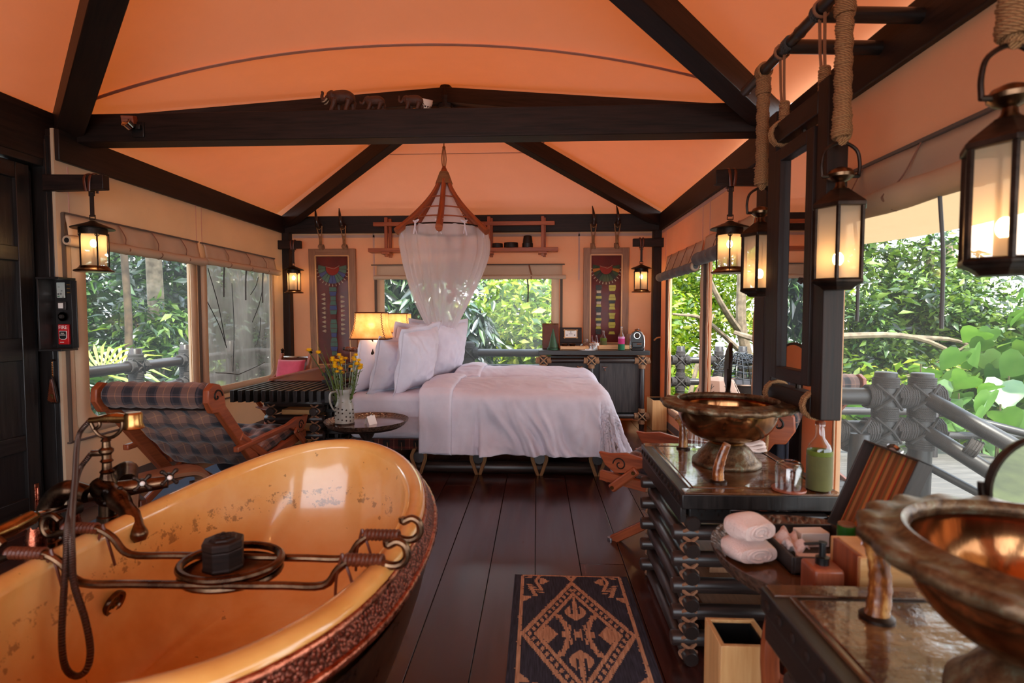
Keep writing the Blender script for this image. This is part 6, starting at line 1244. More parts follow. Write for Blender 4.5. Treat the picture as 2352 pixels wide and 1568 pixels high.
# hanging mirror
hm = thing('hanging_mirror', 'tall swivelling mirror in a dark wooden frame hung on ropes', 'mirror', (1.07, 2.25, .88)); o = hm.location.copy(); mx_ = 1.075
for y, z0, z1 in ((2.07, .885, 2.13), (2.5, .83, 2.16)): g = MB(o); g.box((mx_, y, (z0 + z1) / 2), (.075, .075, z1 - z0)); g.build('upright', M['dark'], hm, bevel=.004)
for z in (2.06, .93): g = MB(o); g.box((mx_ - .01, 2.285, z), (.06, .36, .085)); g.build('crossbar', M['dark'], hm, bevel=.004)
mf = []
for y in (2.145, 2.425): g = MB(o); g.box((mx_ - .02, y, 1.49), (.05, .055, .98)); g.build('mirror_stile', M['dark'], hm, bevel=.004)
for z in (1.955, 1.025): g = MB(o); g.box((mx_ - .02, 2.285, z), (.05, .225, .055)); g.build('mirror_rail', M['dark'], hm, bevel=.004)
g = MB(o); g.box((mx_ - .018, 2.285, 1.49), (.006, .23, .88)); g.build('glass', M['mirror'], hm); g = MB(o)
for z in (1.985, .99): g.tube([(mx_, 2.285, z - .02), (mx_, 2.285, z + .045)], .011, 8)
g.build('pivot', M['iron'], hm)
for y, zt in ((2.12, 2.11), (2.45, 2.11)):
    g = MB(o)
    for dy in (-.02, .02): g.tube([(1.05, y + dy, 2.425), (1.055, y + dy * .8, 2.25), (mx_ - .01, y + dy * .4, zt + .0)], .006, 6)
    g.tube([(1.05 + .03 * math.cos(a * PI / 6), y, 2.405 + .03 * math.sin(a * PI / 6)) for a in range(12)], .006, 5, closed=True); g.build('hanging_cord', M['cord'], hm); g = MB(o); g.wrap((mx_ - .01, y, zt + .03), (0, 0, 1), .016, .1, 9, .007, 10, k=5); g.build('rope_knot', M['rope'], hm)
for y, z in ((2.46, 2.06), (2.46, .93), (2.12, .93)): g = MB(o); g.wrap((mx_ - .01, y, z), (0, 1, 0), .052, .03, 3, .008, 12, k=6); g.build('rope_loop', M['rope'], hm)
g = MB(o); g.tube(smooth_path([(mx_ - .02, 2.53, .86), (mx_ - .01, 2.55, .7), (mx_ - .02, 2.56, .55)], 4), .008, 6); g.build('rope_end', M['rope'], hm)
# robe behind the basin
rbg = MB(); rbg.grid(lambda u, v: V(1.36 - .06 * math.sin(u * 9) * .3, 3.0 + .16 * u, lerp(1.1, .25, v)) + V(.02 * math.sin(u * 17), 0, 0), 24, 8); o_ = rbg.build('hanging_robe', m_fabric('blue_grey_cloth', srgb(70, 76, 92), wr=.4), solid=.012, angle=180); tag(o_, 'blue-grey cloth hanging on the post behind the far basin', 'robe')
# ------------------------------------------------------------------ carved elephants
def elephant(label, x, s, tusks=True, trunk_up=1.0):
    t = thing('carved_elephant', label, 'figurine', (x, YT + .06, TZ1 - .002)); t.scale = (s, s, s); g = MB()
    body = [(-.052, 0, .098), (-.03, 0, .104), (0, 0, .1), (.035, 0, .098), (.065, 0, .088), (.084, 0, .07)]; g.tube(smooth_path(body, 3), [.03, .034, .037, .039, .041, .043, .045, .046, .046, .046, .045, .042, .038, .032, .024, .014], 14)
    g.ball((-.066, 0, .112), (.028, .025, .031), 14, 10); g.ball((-.058, 0, .132), (.02, .02, .014), 10, 8); g.ball((-.05, 0, .1), (.03, .028, .034), 12, 8)
    for y in (-.026, .026):
        for x0, x1, z in ((-.03, -.036, .08), (.062, .058, .075)):
            q = .014 * (1 if y > 0 else -1); g.tube(smooth_path([(x0, y, z), (x0 + q * .6, y * 1.02, .045), (x1 + q, y, .02), (x1 + q - .002, y, .0)], 3), [.023, .021, .019, .017, .016, .015, .0145, .0145, .015, .016], 10)
        g.ball((-.05, y * 1.25, .11), (.008, .012, .026), 10, 8)
        g.grid(lambda u, v: V(-.055 + .028 * v, (y * 1.05) + (.022 * v if y > 0 else -.022 * v), .13 - .06 * u - .01 * v), 4, 4)
    tr = smooth_path([(-.086, 0, .105), (-.102, 0, .085), (-.118, 0, .09), (-.124, 0, .11), (-.118, 0, .132), (-.128, 0, .14)] if trunk_up > .5 else [(-.086, 0, .105), (-.1, 0, .082), (-.116, 0, .078), (-.13, 0, .09), (-.128, 0, .104)], 4); g.tube(tr, [.016 * (1 - .62 * i / len(tr)) for i in range(len(tr))], 10)
    g.tube(smooth_path([(.088, 0, .085), (.1, 0, .06), (.094, 0, .035), (.09, 0, .02)], 4), .0045, 6); g.ball((.09, 0, .02), .007, 6, 5)
    b = g.build('body', M['dark_eleph'], t, angle=180); md = b.modifiers.new('remesh', 'REMESH'); md.mode = 'VOXEL'; md.voxel_size = .0035; md.use_smooth_shade = True; sm = b.modifiers.new('smooth', 'SMOOTH'); sm.factor = .5; sm.iterations = 3
    if tusks:
        for y in (-.014, .014): g = MB(); g.tube(smooth_path([(-.085, y, .09), (-.1, y * 1.3, .07), (-.118, y * 1.4, .066)], 4), [.005, .005, .0045, .0045, .004, .0035, .003, .002, .001], 8); g.build('tusk', M['bead_white'], t)
    return t
M['dark_eleph'] = m_plain('dark_carved_wood', srgb(70, 36, 20), .55, var=.4, scale=30, bump=.6, bscale=200)
elephant('largest carved elephant with pale tusks on the tie beam', -1.3, 1.02); elephant('middle carved elephant on the tie beam', -1.075, .74, False, .2); elephant('rightmost carved elephant on the tie beam', -.82, .74, False, 1.0)
# spotlight on the beam
sp = thing('spotlight', 'small black spotlight with wooden housing fixed to the tie beam', 'spotlight', (-2.68, YT, 2.53)); g = MB(); g.box((.0, -.03, .025), (.075, .06, .05), rot=(R(15), 0, R(10))); g.build('housing', M['teak'], sp, bevel=.004); g = MB(); g.M = Matrix.Translation((.01, -.055, -.012)) @ Euler((R(60), 0, R(-15))).to_matrix().to_4x4(); g.lathe([(.0, .01), (.018, .012), (.028, .02), (.032, .02), (.03, -.02), (.0, -.025)], n=24); g.build('reflector', M['chrome'], sp); g = MB(); g.box((.055, -.02, -.02), (.03, .03, .03)); g.box((.04, -.006, -.03), (.08, .012, .1)); g.build('mount', M['blackp'], sp, bevel=.003)
# smoke detector near the apex
sk = thing('smoke_detector', 'round white smoke detector under the roof apex', 'smoke detector', (-1.02, 4.98, 3.2), rot=(R(20), R(14), 0)); g = MB(); g.lathe([(.0, -.05), (.05, -.05), (.062, -.035), (.066, -.01), (.07, 0), (.07, .03), (.0, .03)], n=28); g.build('cover', M['whitep'], sk); g = MB()
for k in range(16): a = 2 * PI * k / 16; g.box((.06 * math.cos(a), .06 * math.sin(a), -.03), (.012, .012, .014), rot=(0, 0, a))
g.build('vents', M['blackp'], sk, kind='stuff')
# ------------------------------------------------------------------ alarm panel and carved key pendant
def text_mesh(s, size, depth=.0006):
    cu = bpy.data.curves.new('letters', 'FONT'); cu.body = s; cu.size = size; cu.extrude = depth; cu.align_x = 'CENTER'; cu.align_y = 'CENTER'; ob_ = bpy.data.objects.new('letters', cu); COL.objects.link(ob_)
    dg = bpy.context.evaluated_depsgraph_get(); me = bpy.data.meshes.new_from_object(ob_.evaluated_get(dg)); bpy.data.objects.remove(ob_); return me
def text(s, size, mt, parent, loc, rot=(R(90), 0, 0), name='lettering'):
    me = text_mesh(s, size); me.materials.clear(); me.materials.append(mt); o = bpy.data.objects.new(name, me); COL.objects.link(o); o.parent = parent; o.location = loc; o.rotation_euler = rot; return o
ap = thing('alarm_panel', 'open black control box with a red fire alarm on the left post', 'alarm panel', (-3.03, 3.39, 1.06)); o = ap.location.copy(); xa, xb, yf, yb, za, zb_ = -3.118, -2.985, 3.265, 3.392, 1.055, 1.505
for nm, c, z in (('back', ((xa + xb) / 2, yb, (za + zb_) / 2), (xb - xa, .012, zb_ - za)), ('side', (xa, (yf + yb) / 2, (za + zb_) / 2), (.012, yb - yf, zb_ - za)), ('side', (xb, yb - .016, (za + zb_) / 2), (.01, .03, zb_ - za)), ('lid_board', ((xa + xb) / 2, (yf + yb) / 2, zb_), (xb - xa + .02, yb - yf, .014)), ('bottom_board', ((xa + xb) / 2, (yf + yb) / 2, za), (xb - xa + .02, yb - yf, .014)), ('flap', (xb + .024, yb - .03, (za + zb_) / 2), (.03, .008, zb_ - za - .02))): g = MB(o); g.box(c, z); g.build(nm, M['black'], ap, bevel=.002)
yd = yb - .012
g = MB(o); g.box((-3.067, yd, 1.435), (.055, .008, .1)); th = g.build('thermostat', m_plain('pale_grey_plastic', srgb(180, 184, 176), .5, var=.02), ap, bevel=.004); g = MB(o)
for x, z, w, h in ((-3.075, 1.455, .012, .003), (-3.058, 1.43, .01, .006), (-3.08, 1.41, .012, .012), (-3.063, 1.412, .012, .012), (-3.05, 1.39, .008, .008)): g.box((x, yd - .005, z), (w, .002, h))
g.build('buttons', M['chrome'], th, kind='stuff'); g = MB(o); g.box((-3.08, yd - .005, 1.395), (.014, .002, .005)); g.build('green_key', M['emerald'], th)
for z in (1.47, 1.445, 1.42): g = MB(o); g.box((-3.012, yd + .001, z), (.026, .012, .01)); g.build('toggle', M['brass'], ap, bevel=.003)
g = MB(o); g.box((-3.065, yd, 1.335), (.06, .008, .055)); pw = g.build('socket', M['char'], ap, bevel=.003); g = MB(o); g.box((-3.068, yd - .005, 1.335), (.032, .003, .034)); g.build('socket_face', M['whitep'], pw, bevel=.002)
g = MB(o); g.M = Matrix.Translation((-3.06, yd - .005, 1.265)) @ Matrix.Rotation(R(90), 4, 'X'); g.lathe([(.0, .014), (.012, .014), (.014, .0), (.03, .0)], n=20); g.build('dial', M['char'], ap)
M['firered'] = m_plain('fire_alarm_red', srgb(190, 24, 28), .35, var=.05)
g = MB(o); g.box((-3.052, yd - .003, 1.15), (.072, .016, .13)); fp = g.build('fire_alarm', M['firered'], ap, bevel=.004); loc = lambda x, z, y=yd - .013: V(x, y, z) - o
text('FIRE', .033, M['whitep'], fp, loc(-3.052, 1.195)); g = MB(o); g.prism([(-.025, .028), (.025, .028), (.025, -.018), (.012, -.028), (-.012, -.028), (-.025, -.018)], (-3.052, yd - .0125, 1.145), (1, 0, 0), (0, 0, 1), .004); g.build('pull_outline', M['whitep'], fp); g = MB(o); g.prism([(-.022, .025), (.022, .025), (.022, -.017), (.011, -.025), (-.011, -.025), (-.022, -.017)], (-3.052, yd - .0135, 1.145), (1, 0, 0), (0, 0, 1), .005); g.build('pull_handle', M['blackp'], fp)
text('PULL', .011, M['whitep'], fp, loc(-3.052, 1.157, yd - .0165)); text('DOWN', .011, M['whitep'], fp, loc(-3.052, 1.146, yd - .0165)); g = MB(o); g.box((-3.062, yd - .012, 1.1), (.026, .002, .004)); g.build('maker_line', M['whitep'], fp)
cp_ = thing('carved_pendant', 'dark carved triangular pendant hanging on the left post', 'pendant', (-3.145, 3.392, .98)); g = MB(); g.tube([(0, .01, 0), (0, -.02, .004)], .006, 8); g.build('nail', M['iron'], cp_); g = MB()
for k in range(9): g.tube([(.003 * math.cos(a * PI / 4), -.012, -.012 - k * .011 + .006 * math.sin(a * PI / 4)) for a in range(8)], .0015, 4, closed=True)
g.build('chain', M['brass'], cp_, kind='stuff'); g = MB(); g.prism([(-.004, -.1), (.004, -.1), (.02, -.17), (.036, -.26), (.03, -.28), (-.03, -.28), (-.036, -.26), (-.02, -.17)], (0, -.014, 0), (1, 0, 0), (0, 0, 1), .016); cb = g.build('carving', M['dark'], cp_, bevel=.004); g = MB()
for k in range(11): z = -.13 - .013 * k; w = (-.1 - z) * .18; g.tube([(w * math.sin(a * .9) , -.024, z + .008 * math.cos(a * 1.3)) for a in range(8)], .005, 5)
g.build('scrolls', M['leather'], cb, kind='stuff'); g = MB(); g.prism([(-.01, .0), (.012, -.004), (.012, -.03), (.002, -.026), (.0, -.012), (-.012, -.014)], (0.004, -.03, -.215), (1, 0, 0), (0, 0, 1), .004); g.build('gilt_figure', M['brass'], cb)
rug()
# ================================================================== outdoors
def leaves(name, pts, size, mt, parent, aspect=.42, droop=.3, jitter=.35, upb=.6):
    """one mesh of small folded leaves (4 triangles each) at the points"""
    n = len(pts); g = RNG
    d = g.normal(size=(n, 3)); d[:, 2] = d[:, 2] * .5 - droop; d /= np.linalg.norm(d, axis=1)[:, None]
    nn = g.normal(size=(n, 3)) * .6; nn[:, 2] += upb; s = np.cross(d, nn); s /= np.linalg.norm(s, axis=1)[:, None] + 1e-9; u = np.cross(s, d)
    L = size * (1 + jitter * g.normal(size=n)).clip(.5, 1.8)[:, None]; Wd = L * aspect
    b = pts; m1 = pts + d * L * .45 - u * L * .03; t = pts + d * L - u * L * .12
    l = pts + d * L * .42 + s * Wd * .5 + u * L * .06; r = pts + d * L * .42 - s * Wd * .5 + u * L * .06
    vs = np.stack([b, l, t, m1, r], 1).reshape(-1, 3); k = np.arange(n)[:, None] * 5
    fs = np.concatenate([k + np.array([[0, 3, 1]]), k + np.array([[1, 3, 2]]), k + np.array([[0, 4, 3]]), k + np.array([[3, 4, 2]])], 0)
    return quick_mesh(name, vs, fs, mt, parent, 'stuff')
def cloud(cs, rs, n, shell=.55):
    """points in many small clumps"""
    cs = np.array(cs, float); rs = np.array(rs, float); i = RNG.integers(0, len(cs), n); d = RNG.normal(size=(n, 3)); d /= np.linalg.norm(d, axis=1)[:, None]
    rad = (shell + (1 - shell) * RNG.random(n)) ** .8; return cs[i] + d * (rs[i] * rad)[:, None] * np.array([1, 1, .8])
def clumps(c, r, n, rr):
    c = np.array(c, float); d = RNG.normal(size=(n, 3)); d /= np.linalg.norm(d, axis=1)[:, None]; return c + d * np.array(r) * (RNG.random(n) ** .45)[:, None], np.full(n, rr) * (.7 + .6 * RNG.random(n))
LG = lambda *q: [srgb(*x) for x in q]
M['lf_fine'] = m_leaf('fine_green_leaves', LG((20, 46, 18), (48, 84, 26), (98, 134, 48), (150, 176, 84)), .4)
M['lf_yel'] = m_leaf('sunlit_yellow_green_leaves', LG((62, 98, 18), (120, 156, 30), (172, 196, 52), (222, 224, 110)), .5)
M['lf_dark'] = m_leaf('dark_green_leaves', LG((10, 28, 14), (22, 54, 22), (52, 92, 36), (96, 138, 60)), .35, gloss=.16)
M['lf_big'] = m_leaf('large_soft_leaves', LG((48, 92, 40), (78, 124, 56), (112, 152, 78), (150, 180, 108)), .5, gloss=.1)
M['bark'] = m_plain('grey_bark', srgb(128, 112, 92), .9, var=.45, scale=9, bump=.8, bscale=22)
M['barkd'] = m_plain('brown_bark', srgb(80, 64, 48), .9, var=.45, scale=9, bump=.8, bscale=22)
M['stem'] = m_plain('brown_stem', srgb(84, 78, 48), .8)
M['ground'] = m_plain('forest_floor', srgb(58, 62, 30), .95, var=.5, scale=2, bump=.6)
M['deck'] = m_wood('grey_deck_board', srgb(70, 66, 62), srgb(112, 106, 100), .6)
b = MB(); b.grid(lambda u, v: V(-40 + 80 * u, -12 + 62 * v, -2.6 + .25 * math.sin(u * 37) * math.cos(v * 29)), 40, 40); struct(b.build('ground', M['ground']), 'forest floor below the tent deck')
def tree(label, base, pts, crown, nleaf, size, mt, bark, r0=.12, branches=(), group=None, droop=.3, aspect=.42, nc=60, rr=.45, name='tree', cat='tree'):
    t = thing(name, label, cat, base, group=group); B = V(base)
    g = MB(base); g.tube(smooth_path(pts, 5), [r0 * (1 - .55 * i / (5 * (len(pts) - 1))) for i in range(5 * (len(pts) - 1) + 1)], 9); g.build('trunk', bark, t)
    for pl, r in branches:
        g = MB(base); P = smooth_path(pl, 4); g.tube(P, [r * (1 - .7 * i / len(P)) for i in range(len(P))], 7); g.build('branch', bark, t)
    ps = []; 
    for c, r, w in crown:
        cc, rs = clumps(c, r, max(4, int(nc * w)), rr); ps.append(cloud(cc, rs, int(nleaf * w)))
    P = np.concatenate(ps) - np.array(base)
    # keep leaves out of the tent and off the deck
    Wd = P + np.array(base); ok = ~((Wd[:, 0] > -3.9) & (Wd[:, 0] < 2.1) & (Wd[:, 1] < 7.4) & (Wd[:, 2] < 4)); P = P[ok]
    leaves('foliage', P, size, mt, t, aspect, droop); return t
G0 = -2.6
# --- behind the back window: sunny bushes
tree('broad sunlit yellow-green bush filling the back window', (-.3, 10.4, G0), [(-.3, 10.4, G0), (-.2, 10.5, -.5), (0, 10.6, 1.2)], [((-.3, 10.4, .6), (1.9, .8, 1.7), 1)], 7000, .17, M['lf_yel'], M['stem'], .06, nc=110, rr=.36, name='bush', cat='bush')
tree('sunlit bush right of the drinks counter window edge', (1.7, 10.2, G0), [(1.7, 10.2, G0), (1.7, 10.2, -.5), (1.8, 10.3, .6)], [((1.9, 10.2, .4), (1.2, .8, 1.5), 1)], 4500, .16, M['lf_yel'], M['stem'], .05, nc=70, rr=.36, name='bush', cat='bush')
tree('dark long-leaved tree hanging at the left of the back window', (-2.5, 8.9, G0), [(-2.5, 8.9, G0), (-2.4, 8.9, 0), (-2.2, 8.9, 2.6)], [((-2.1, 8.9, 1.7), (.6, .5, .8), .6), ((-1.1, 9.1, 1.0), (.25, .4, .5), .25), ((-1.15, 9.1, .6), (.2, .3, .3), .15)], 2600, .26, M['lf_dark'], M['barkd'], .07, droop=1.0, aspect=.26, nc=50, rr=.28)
tree('hazy pale trees far beyond the back window', (2, 17, G0), [(2, 17, G0), (2, 17, 1), (2, 17, 3.5)], [((.5, 16.5, 1.6), (4.5, 1.5, 2.6), 1)], 12000, .24, M['lf_fine'], M['bark'], .2, nc=150, rr=.7)
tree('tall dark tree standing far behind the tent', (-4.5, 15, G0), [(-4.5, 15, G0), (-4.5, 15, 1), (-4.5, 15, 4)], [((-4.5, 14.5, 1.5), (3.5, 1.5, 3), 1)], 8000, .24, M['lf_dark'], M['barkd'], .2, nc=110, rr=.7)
# --- right: branching tree seen through the two right windows
tree('branching grey-barked tree seen through the right windows', (4.6, 10.4, G0), [(4.6, 10.4, G0), (4.3, 10.3, -.6), (3.7, 10, .9), (3.6, 9.9, 2.4), (3.2, 9.8, 4)],
     [((3.2, 11.6, 1.8), (1.6, .8, 1.7), .55), ((4.6, 10.6, 2.2), (1.6, 1, 1.5), .35), ((2.9, 11.6, -.2), (1.6, .5, .9), .2)], 16000, .12, M['lf_yel'], M['bark'], .13,
     [([(4.4, 8.2, 0), (3.7, 8.6, .75), (3.2, 9, 1.0)], .1), ([(3.7, 10, .9), (3.1, 9.4, 1.5), (2.7, 9.2, 2.2)], .07), ([(3.7, 10, .6), (2.9, 9.6, 1.2), (2.3, 9.4, 1.3)], .05), ([(3.65, 9.9, 1.8), (4.2, 9.6, 2.4)], .06), ([(2.3, 8.6, -.4), (2.55, 8.7, .6), (2.8, 8.8, 1.3)], .045), ([(4.2, 8.6, .2), (4.1, 8.7, 1.5), (3.9, 8.8, 2.3)], .05)], nc=150, rr=.4)
tree('dense small-leaved tree filling the middle of the big right window', (6.2, 8.4, G0), [(6.2, 8.4, G0), (6, 8.3, 0), (5.7, 8.2, 1.4), (5.6, 8.1, 2.2)],
     [((5.0, 8.0, 1.45), (1.3, .8, 1.15), .4), ((6.4, 8.3, 1.1), (1.4, .8, 1.0), .32), ((5.6, 7.6, .55), (1.5, .6, .6), .28)], 24000, .11, M['lf_fine'], M['bark'], .12,
     [([(3.1, 7.0, .95), (3.9, 7.0, 1.02), (4.7, 7.0, 1.0), (5.3, 7.0, .72), (5.5, 7.0, .45)], .05), ([(4.3, 7.0, .4), (4.9, 7.05, .6), (5.4, 7.1, .9)], .035), ([(4.7, 7.0, 1.0), (5.3, 7.1, .95), (5.8, 7.2, .7)], .035)], nc=190, rr=.32)
tree('pale bush low under the dense right tree', (4.2, 6.6, G0), [(4.2, 6.6, G0), (4.2, 6.6, -1), (4.3, 6.7, 0)], [((4.3, 7.0, -.2), (1.6, .7, .8), 1)], 6500, .15, M['lf_yel'], M['stem'], .05, nc=90, rr=.32, name='bush', cat='bush')
tree('tall tree closing the far right beyond the railing', (9.5, 13, G0), [(9.5, 13, G0), (9.5, 13, 1), (9.4, 13, 3)], [((8.5, 13, -.2), (4.5, 1.5, 1.9), 1)], 9000, .24, M['lf_fine'], M['bark'], .2, nc=120, rr=.7)
# --- right: bush with big heart-shaped leaves, each leaf a part
def heart_leaf(r=1.0):
    g = MB(); P = [(0, 0), (.22, -.12), (.42, -.06), (.5, .2), (.42, .5), (.22, .78), (0, 1.02)]; vs = []; fs = []
    mid = [(0, .02), (0, .12), (0, .2), (0, .34), (0, .55), (0, .8), (0, 1.02)]
    for (x, y), (_, my) in zip(P, mid): vs += [(-x, y, .18 * x * x + -.1 * y * y), (0, my, -.04 - .1 * my * my), (x, y, .18 * x * x - .1 * y * y)]
    for i in range(6): a = i * 3; fs += [(a, a + 1, a + 4, a + 3), (a + 1, a + 2, a + 5, a + 4)]
    g.add(vs, fs); return g
hb = thing('large_leaf_bush', 'pale bush of big heart-shaped leaves at the right edge beyond the railing', 'bush', (5.5, 6.0, G0))
g = MB((5.5, 6, G0))
for k in range(16):
    x, y = 4.3 + RNG.random() * 2.2, 5.3 + RNG.random() * 1.2; g.tube(smooth_path([(x, y, G0), (x + .05, y, -.8), (x + .25 * (RNG.random() - .3), y, .1 + RNG.random() * .7)], 4), .009, 5)
g.build('stem', M['stem'], hb)
lf0 = heart_leaf().build('leaf', M['lf_big'], hb, angle=80)
def place_leaf(i, x, y, z, s):
    rot = Euler((R(RNG.uniform(-75, -15)), R(RNG.uniform(-35, 35)), R(RNG.uniform(-60, 60) + 180 * (RNG.random() < .25))))
    o = lf0 if i == 0 else inst(lf0, (0, 0, 0)); o.location = (x - 5.5, y - 6.0, z - G0); o.rotation_euler = rot; o.scale = (s, s, s)
for i in range(290):
    u = RNG.random(); x = 3.55 + 3.2 * u; zt = .45 + 1.25 * max(0, min(1, (x - 4.1) / 1.7)); y = 5.2 + 1.6 * RNG.random(); z = -.9 + (zt + .9) * RNG.random() ** .75; place_leaf(i, x, y, z, RNG.uniform(.2, .34))
hv = np.array([tuple(q.co) for q in lf0.data.vertices]); hf = np.array([tuple(p.vertices) for p in lf0.data.polygons]); AV = []; AF = []
for i in range(900):
    u = RNG.random(); x = 3.3 + 4.2 * u; zt = .35 + 1.1 * max(0, min(1, (x - 4.3) / 2)); y = 6.3 + 1.3 * RNG.random(); z = -1.1 + (zt + 1.1) * RNG.random() ** .8
    Rm = np.array(Euler((R(RNG.uniform(-75, -15)), R(RNG.uniform(-35, 35)), R(RNG.uniform(-80, 80)))).to_matrix()) * RNG.uniform(.18, .34); AV.append(hv @ Rm.T + np.array((x - 5.5, y - 6, z - G0))); AF.append(hf + i * len(hv))
quick_mesh('foliage', np.concatenate(AV), np.concatenate(AF), M['lf_big'], hb, 'stuff', True)
# --- left: forest beyond the left railing
def trunk(label, x, y, r, lean=0, z1=5, bark='bark'):
    t = thing('tree', label, 'tree', (x, y, G0)); g = MB((x, y, G0)); g.tube(smooth_path([(x, y, G0), (x + lean * .4, y, .5), (x + lean * .75, y + .05, 1.4), (x + lean, y, 3), (x + lean * 1.3, y, z1)], 6), [r * (1.15 - .3 * i / 24) for i in range(25)], 12); g.build('trunk', M[bark], t)
    cc, rs = clumps((x + lean * 1.2, y, z1 - .6), (1.5, 1.5, .9), 40, .5); leaves('foliage', cloud(cc, rs, 2500) - np.array((x, y, G0)), .2, M['lf_fine'], t); return t
trunk('thin dark tree trunk left of the pale trunk outside the left window', -5.98, 7.75, .05, -.1, bark='barkd')
trunk('thick pale spotted tree trunk outside the left window', -6.55, 9.0, .125, .03)
trunk('leaning pale tree trunk right of the thick one outside the left window', -6.35, 9.4, .08, .35)
tree('dark leafy tree deep in the forest outside the left window', (-11, 12.5, G0), [(-11, 12.5, G0), (-11, 12.5, 1), (-11, 12.5, 3)], [((-9.8, 12.3, .9), (3.6, 1.4, 3.2), 1)], 15000, .24, M['lf_dark'], M['barkd'], .2, nc=150, rr=.6)
tree('mid green shrub with hanging leaves outside the left window', (-6.6, 6.4, G0), [(-6.6, 6.4, G0), (-6.6, 6.4, 0), (-6.5, 6.4, 1.5)], [((-6.9, 6.5, 1.6), (.7, .6, .55), .5), ((-6.1, 8.6, .7), (.9, .6, .9), .35), ((-6.6, 6.6, .0), (.8, .5, .7), .3)], 3600, .19, M['lf_fine'], M['stem'], .03, nc=46, rr=.3, droop=.6, aspect=.34, name='shrub', cat='shrub')
tree('low dark undergrowth bush beyond the left railing', (-6, 7.0, G0), [(-6, 7, G0), (-6, 7, -1), (-6, 7, 0)], [((-6.2, 7.8, -.6), (2.2, 1.8, 1.0), 1)], 8000, .19, M['lf_dark'], M['stem'], .04, nc=90, rr=.4, name='bush', cat='bush')
tree('tall shady tree in front of the far left window corner', (-9.5, 16, G0), [(-9.5, 16, G0), (-9.5, 16, 1), (-9.5, 16, 4)], [((-8.5, 15.5, 1.2), (3.5, 1.2, 3), 1)], 9000, .26, M['lf_fine'], M['barkd'], .2, nc=110, rr=.7)
tree('green bank of bushes left beyond the deck', (-9, 5.6, G0), [(-9, 5.6, G0), (-9, 5.6, 0), (-9, 5.6, 2)], [((-9.3, 6.6, .8), (1.2, 2.2, 2.4), 1)], 8000, .22, M['lf_dark'], M['stem'], .06, nc=100, rr=.5)
# --- palm fan leaves
def fan(label, c, r, n=16):
    t = thing('fan_palm', label, 'palm', (c[0], c[1], G0)); g = MB((c[0], c[1], G0)); g.tube([(c[0], c[1], G0), c], .02, 6); g.build('stem', M['stem'], t); c = V(c)
    for j in range(3):
        g = MB((c.x, c.y, G0)); a0 = RNG.uniform(0, 360); ax = V(math.cos(R(a0)) * .5, math.sin(R(a0)) * .5, .5); o = c + ax * .3; d, s, u = frame_of(V(.2, -1, .4) + ax * .6)
        for k in range(n):
            a = -PI * .6 + 1.2 * PI * k / (n - 1); dd = (u * math.cos(a) + s * math.sin(a)); p = o + dd * .08; q = o + dd * r * .6 + d * .04; e_ = o + dd * r - V(0, 0, .12); sd = d.cross(dd).normalized() * .022
            g.add([p - sd * .4, p + sd * .4, q + sd, e_, q - sd], [(0, 1, 2, 4), (4, 2, 3)])
        g.build('fan_leaf', M['lf_yel'], t)
    return t
fan('fan palm with split leaves behind the left railing', (-5.9, 7.2, .35), .62); fan('fan palm low by the left window frame', (-5.6, 5.5, .5), .5)
# --- deck, boards, railings of lashed logs
dk = MB(); dk.box((2.9, 4.7, -.1), (2.7, 6.6, .06)); dk.box((-1, 7.25, -.1), (6.4, 1.1, .06)); dk.box((-3.72, 4.6, -.1), (.9, 6, .06)); deck = struct(dk.build('deck_floor', M['char']), 'grey boarded deck around the tent')
q = MB(); q.bar((-1.35, 0, 0), (1.35, 0, 0), .138, .03); bd = q.build('board', M['deck'], deck, bevel=.003)
for i in range(46):
    o = bd if i == 0 else inst(bd, (0, 0, 0)); o.location = (2.9, 1.45 + .143 * i, -.055)
def log(t, p, q, r, name='rail', o=None, mt='rail', n=14):
    g = MB(o if o is not None else t.location); d = (V(q) - V(p)).normalized()
    g.tube([V(p), V(p) + d * .004, V(p).lerp(V(q), .33), V(p).lerp(V(q), .66), V(q) - d * .004, V(q)], [r * .93, r, r * 1.02, r, r * .98, r * .9], n); return g.build(name, M[mt], t, angle=50)
def lashing(t, c, axes, r, off, mt='drope', rr=.0085, turns=5, width=.066, o=None, cross=None):
    g = MB(o if o is not None else t.location); c = V(c)
    for ax in axes:
        a = V(ax).normalized()
        g.wrap(c + a * off, a, r + rr * .6, width, turns, rr, 10, k=5)
    if cross:
        a, b2, f = V(cross[0]), V(cross[1]), V(cross[2]); s = off * .9
        g.tube([c + f * r * .6 + (a + b2) * s, c + f * (r * 1.25), c + f * r * .6 - (a + b2) * s], rr * 1.2, 5); g.tube([c + f * r * .6 + (a - b2) * s, c + f * (r * 1.3), c + f * r * .6 - (a - b2) * s], rr * 1.2, 5)
    return g.build('lashing', M[mt], t)
rl = thing('deck_railing', 'dark log railing lashed with rope outside the big right window', 'railing', (2.1, 3.64, -.07))
pr = .066
log(rl, (2.27, 3.64, -.07), (2.27, 3.64, .905), pr, 'post'); log(rl, (2.5, 3.64, -.07), (2.5, 3.64, .9), pr, 'post')
log(rl, (1.55, 3.64, .745), (2.62, 3.64, .745), .055); log(rl, (1.55, 3.64, .53), (2.6, 3.64, .53), .055)
log(rl, (2.5, 3.6, .745), (3.35, 3.0, .12), .05, 'stair_rail'); log(rl, (2.5, 3.6, .53), (3.1, 3.18, .05), .048, 'stair_rail')
log(rl, (2.03, 3.5, -.07), (2.03, 3.5, .53), .06, 'post'); log(rl, (2.85, 3.3, -.07), (2.85, 3.3, .3), .055, 'post'); log(rl, (3.2, 3.1, -.07), (3.2, 3.1, .12), .05, 'post')
log(rl, (2.45, 3.7, .35), (3.1, 3.2, -.05), .025, 'brace')
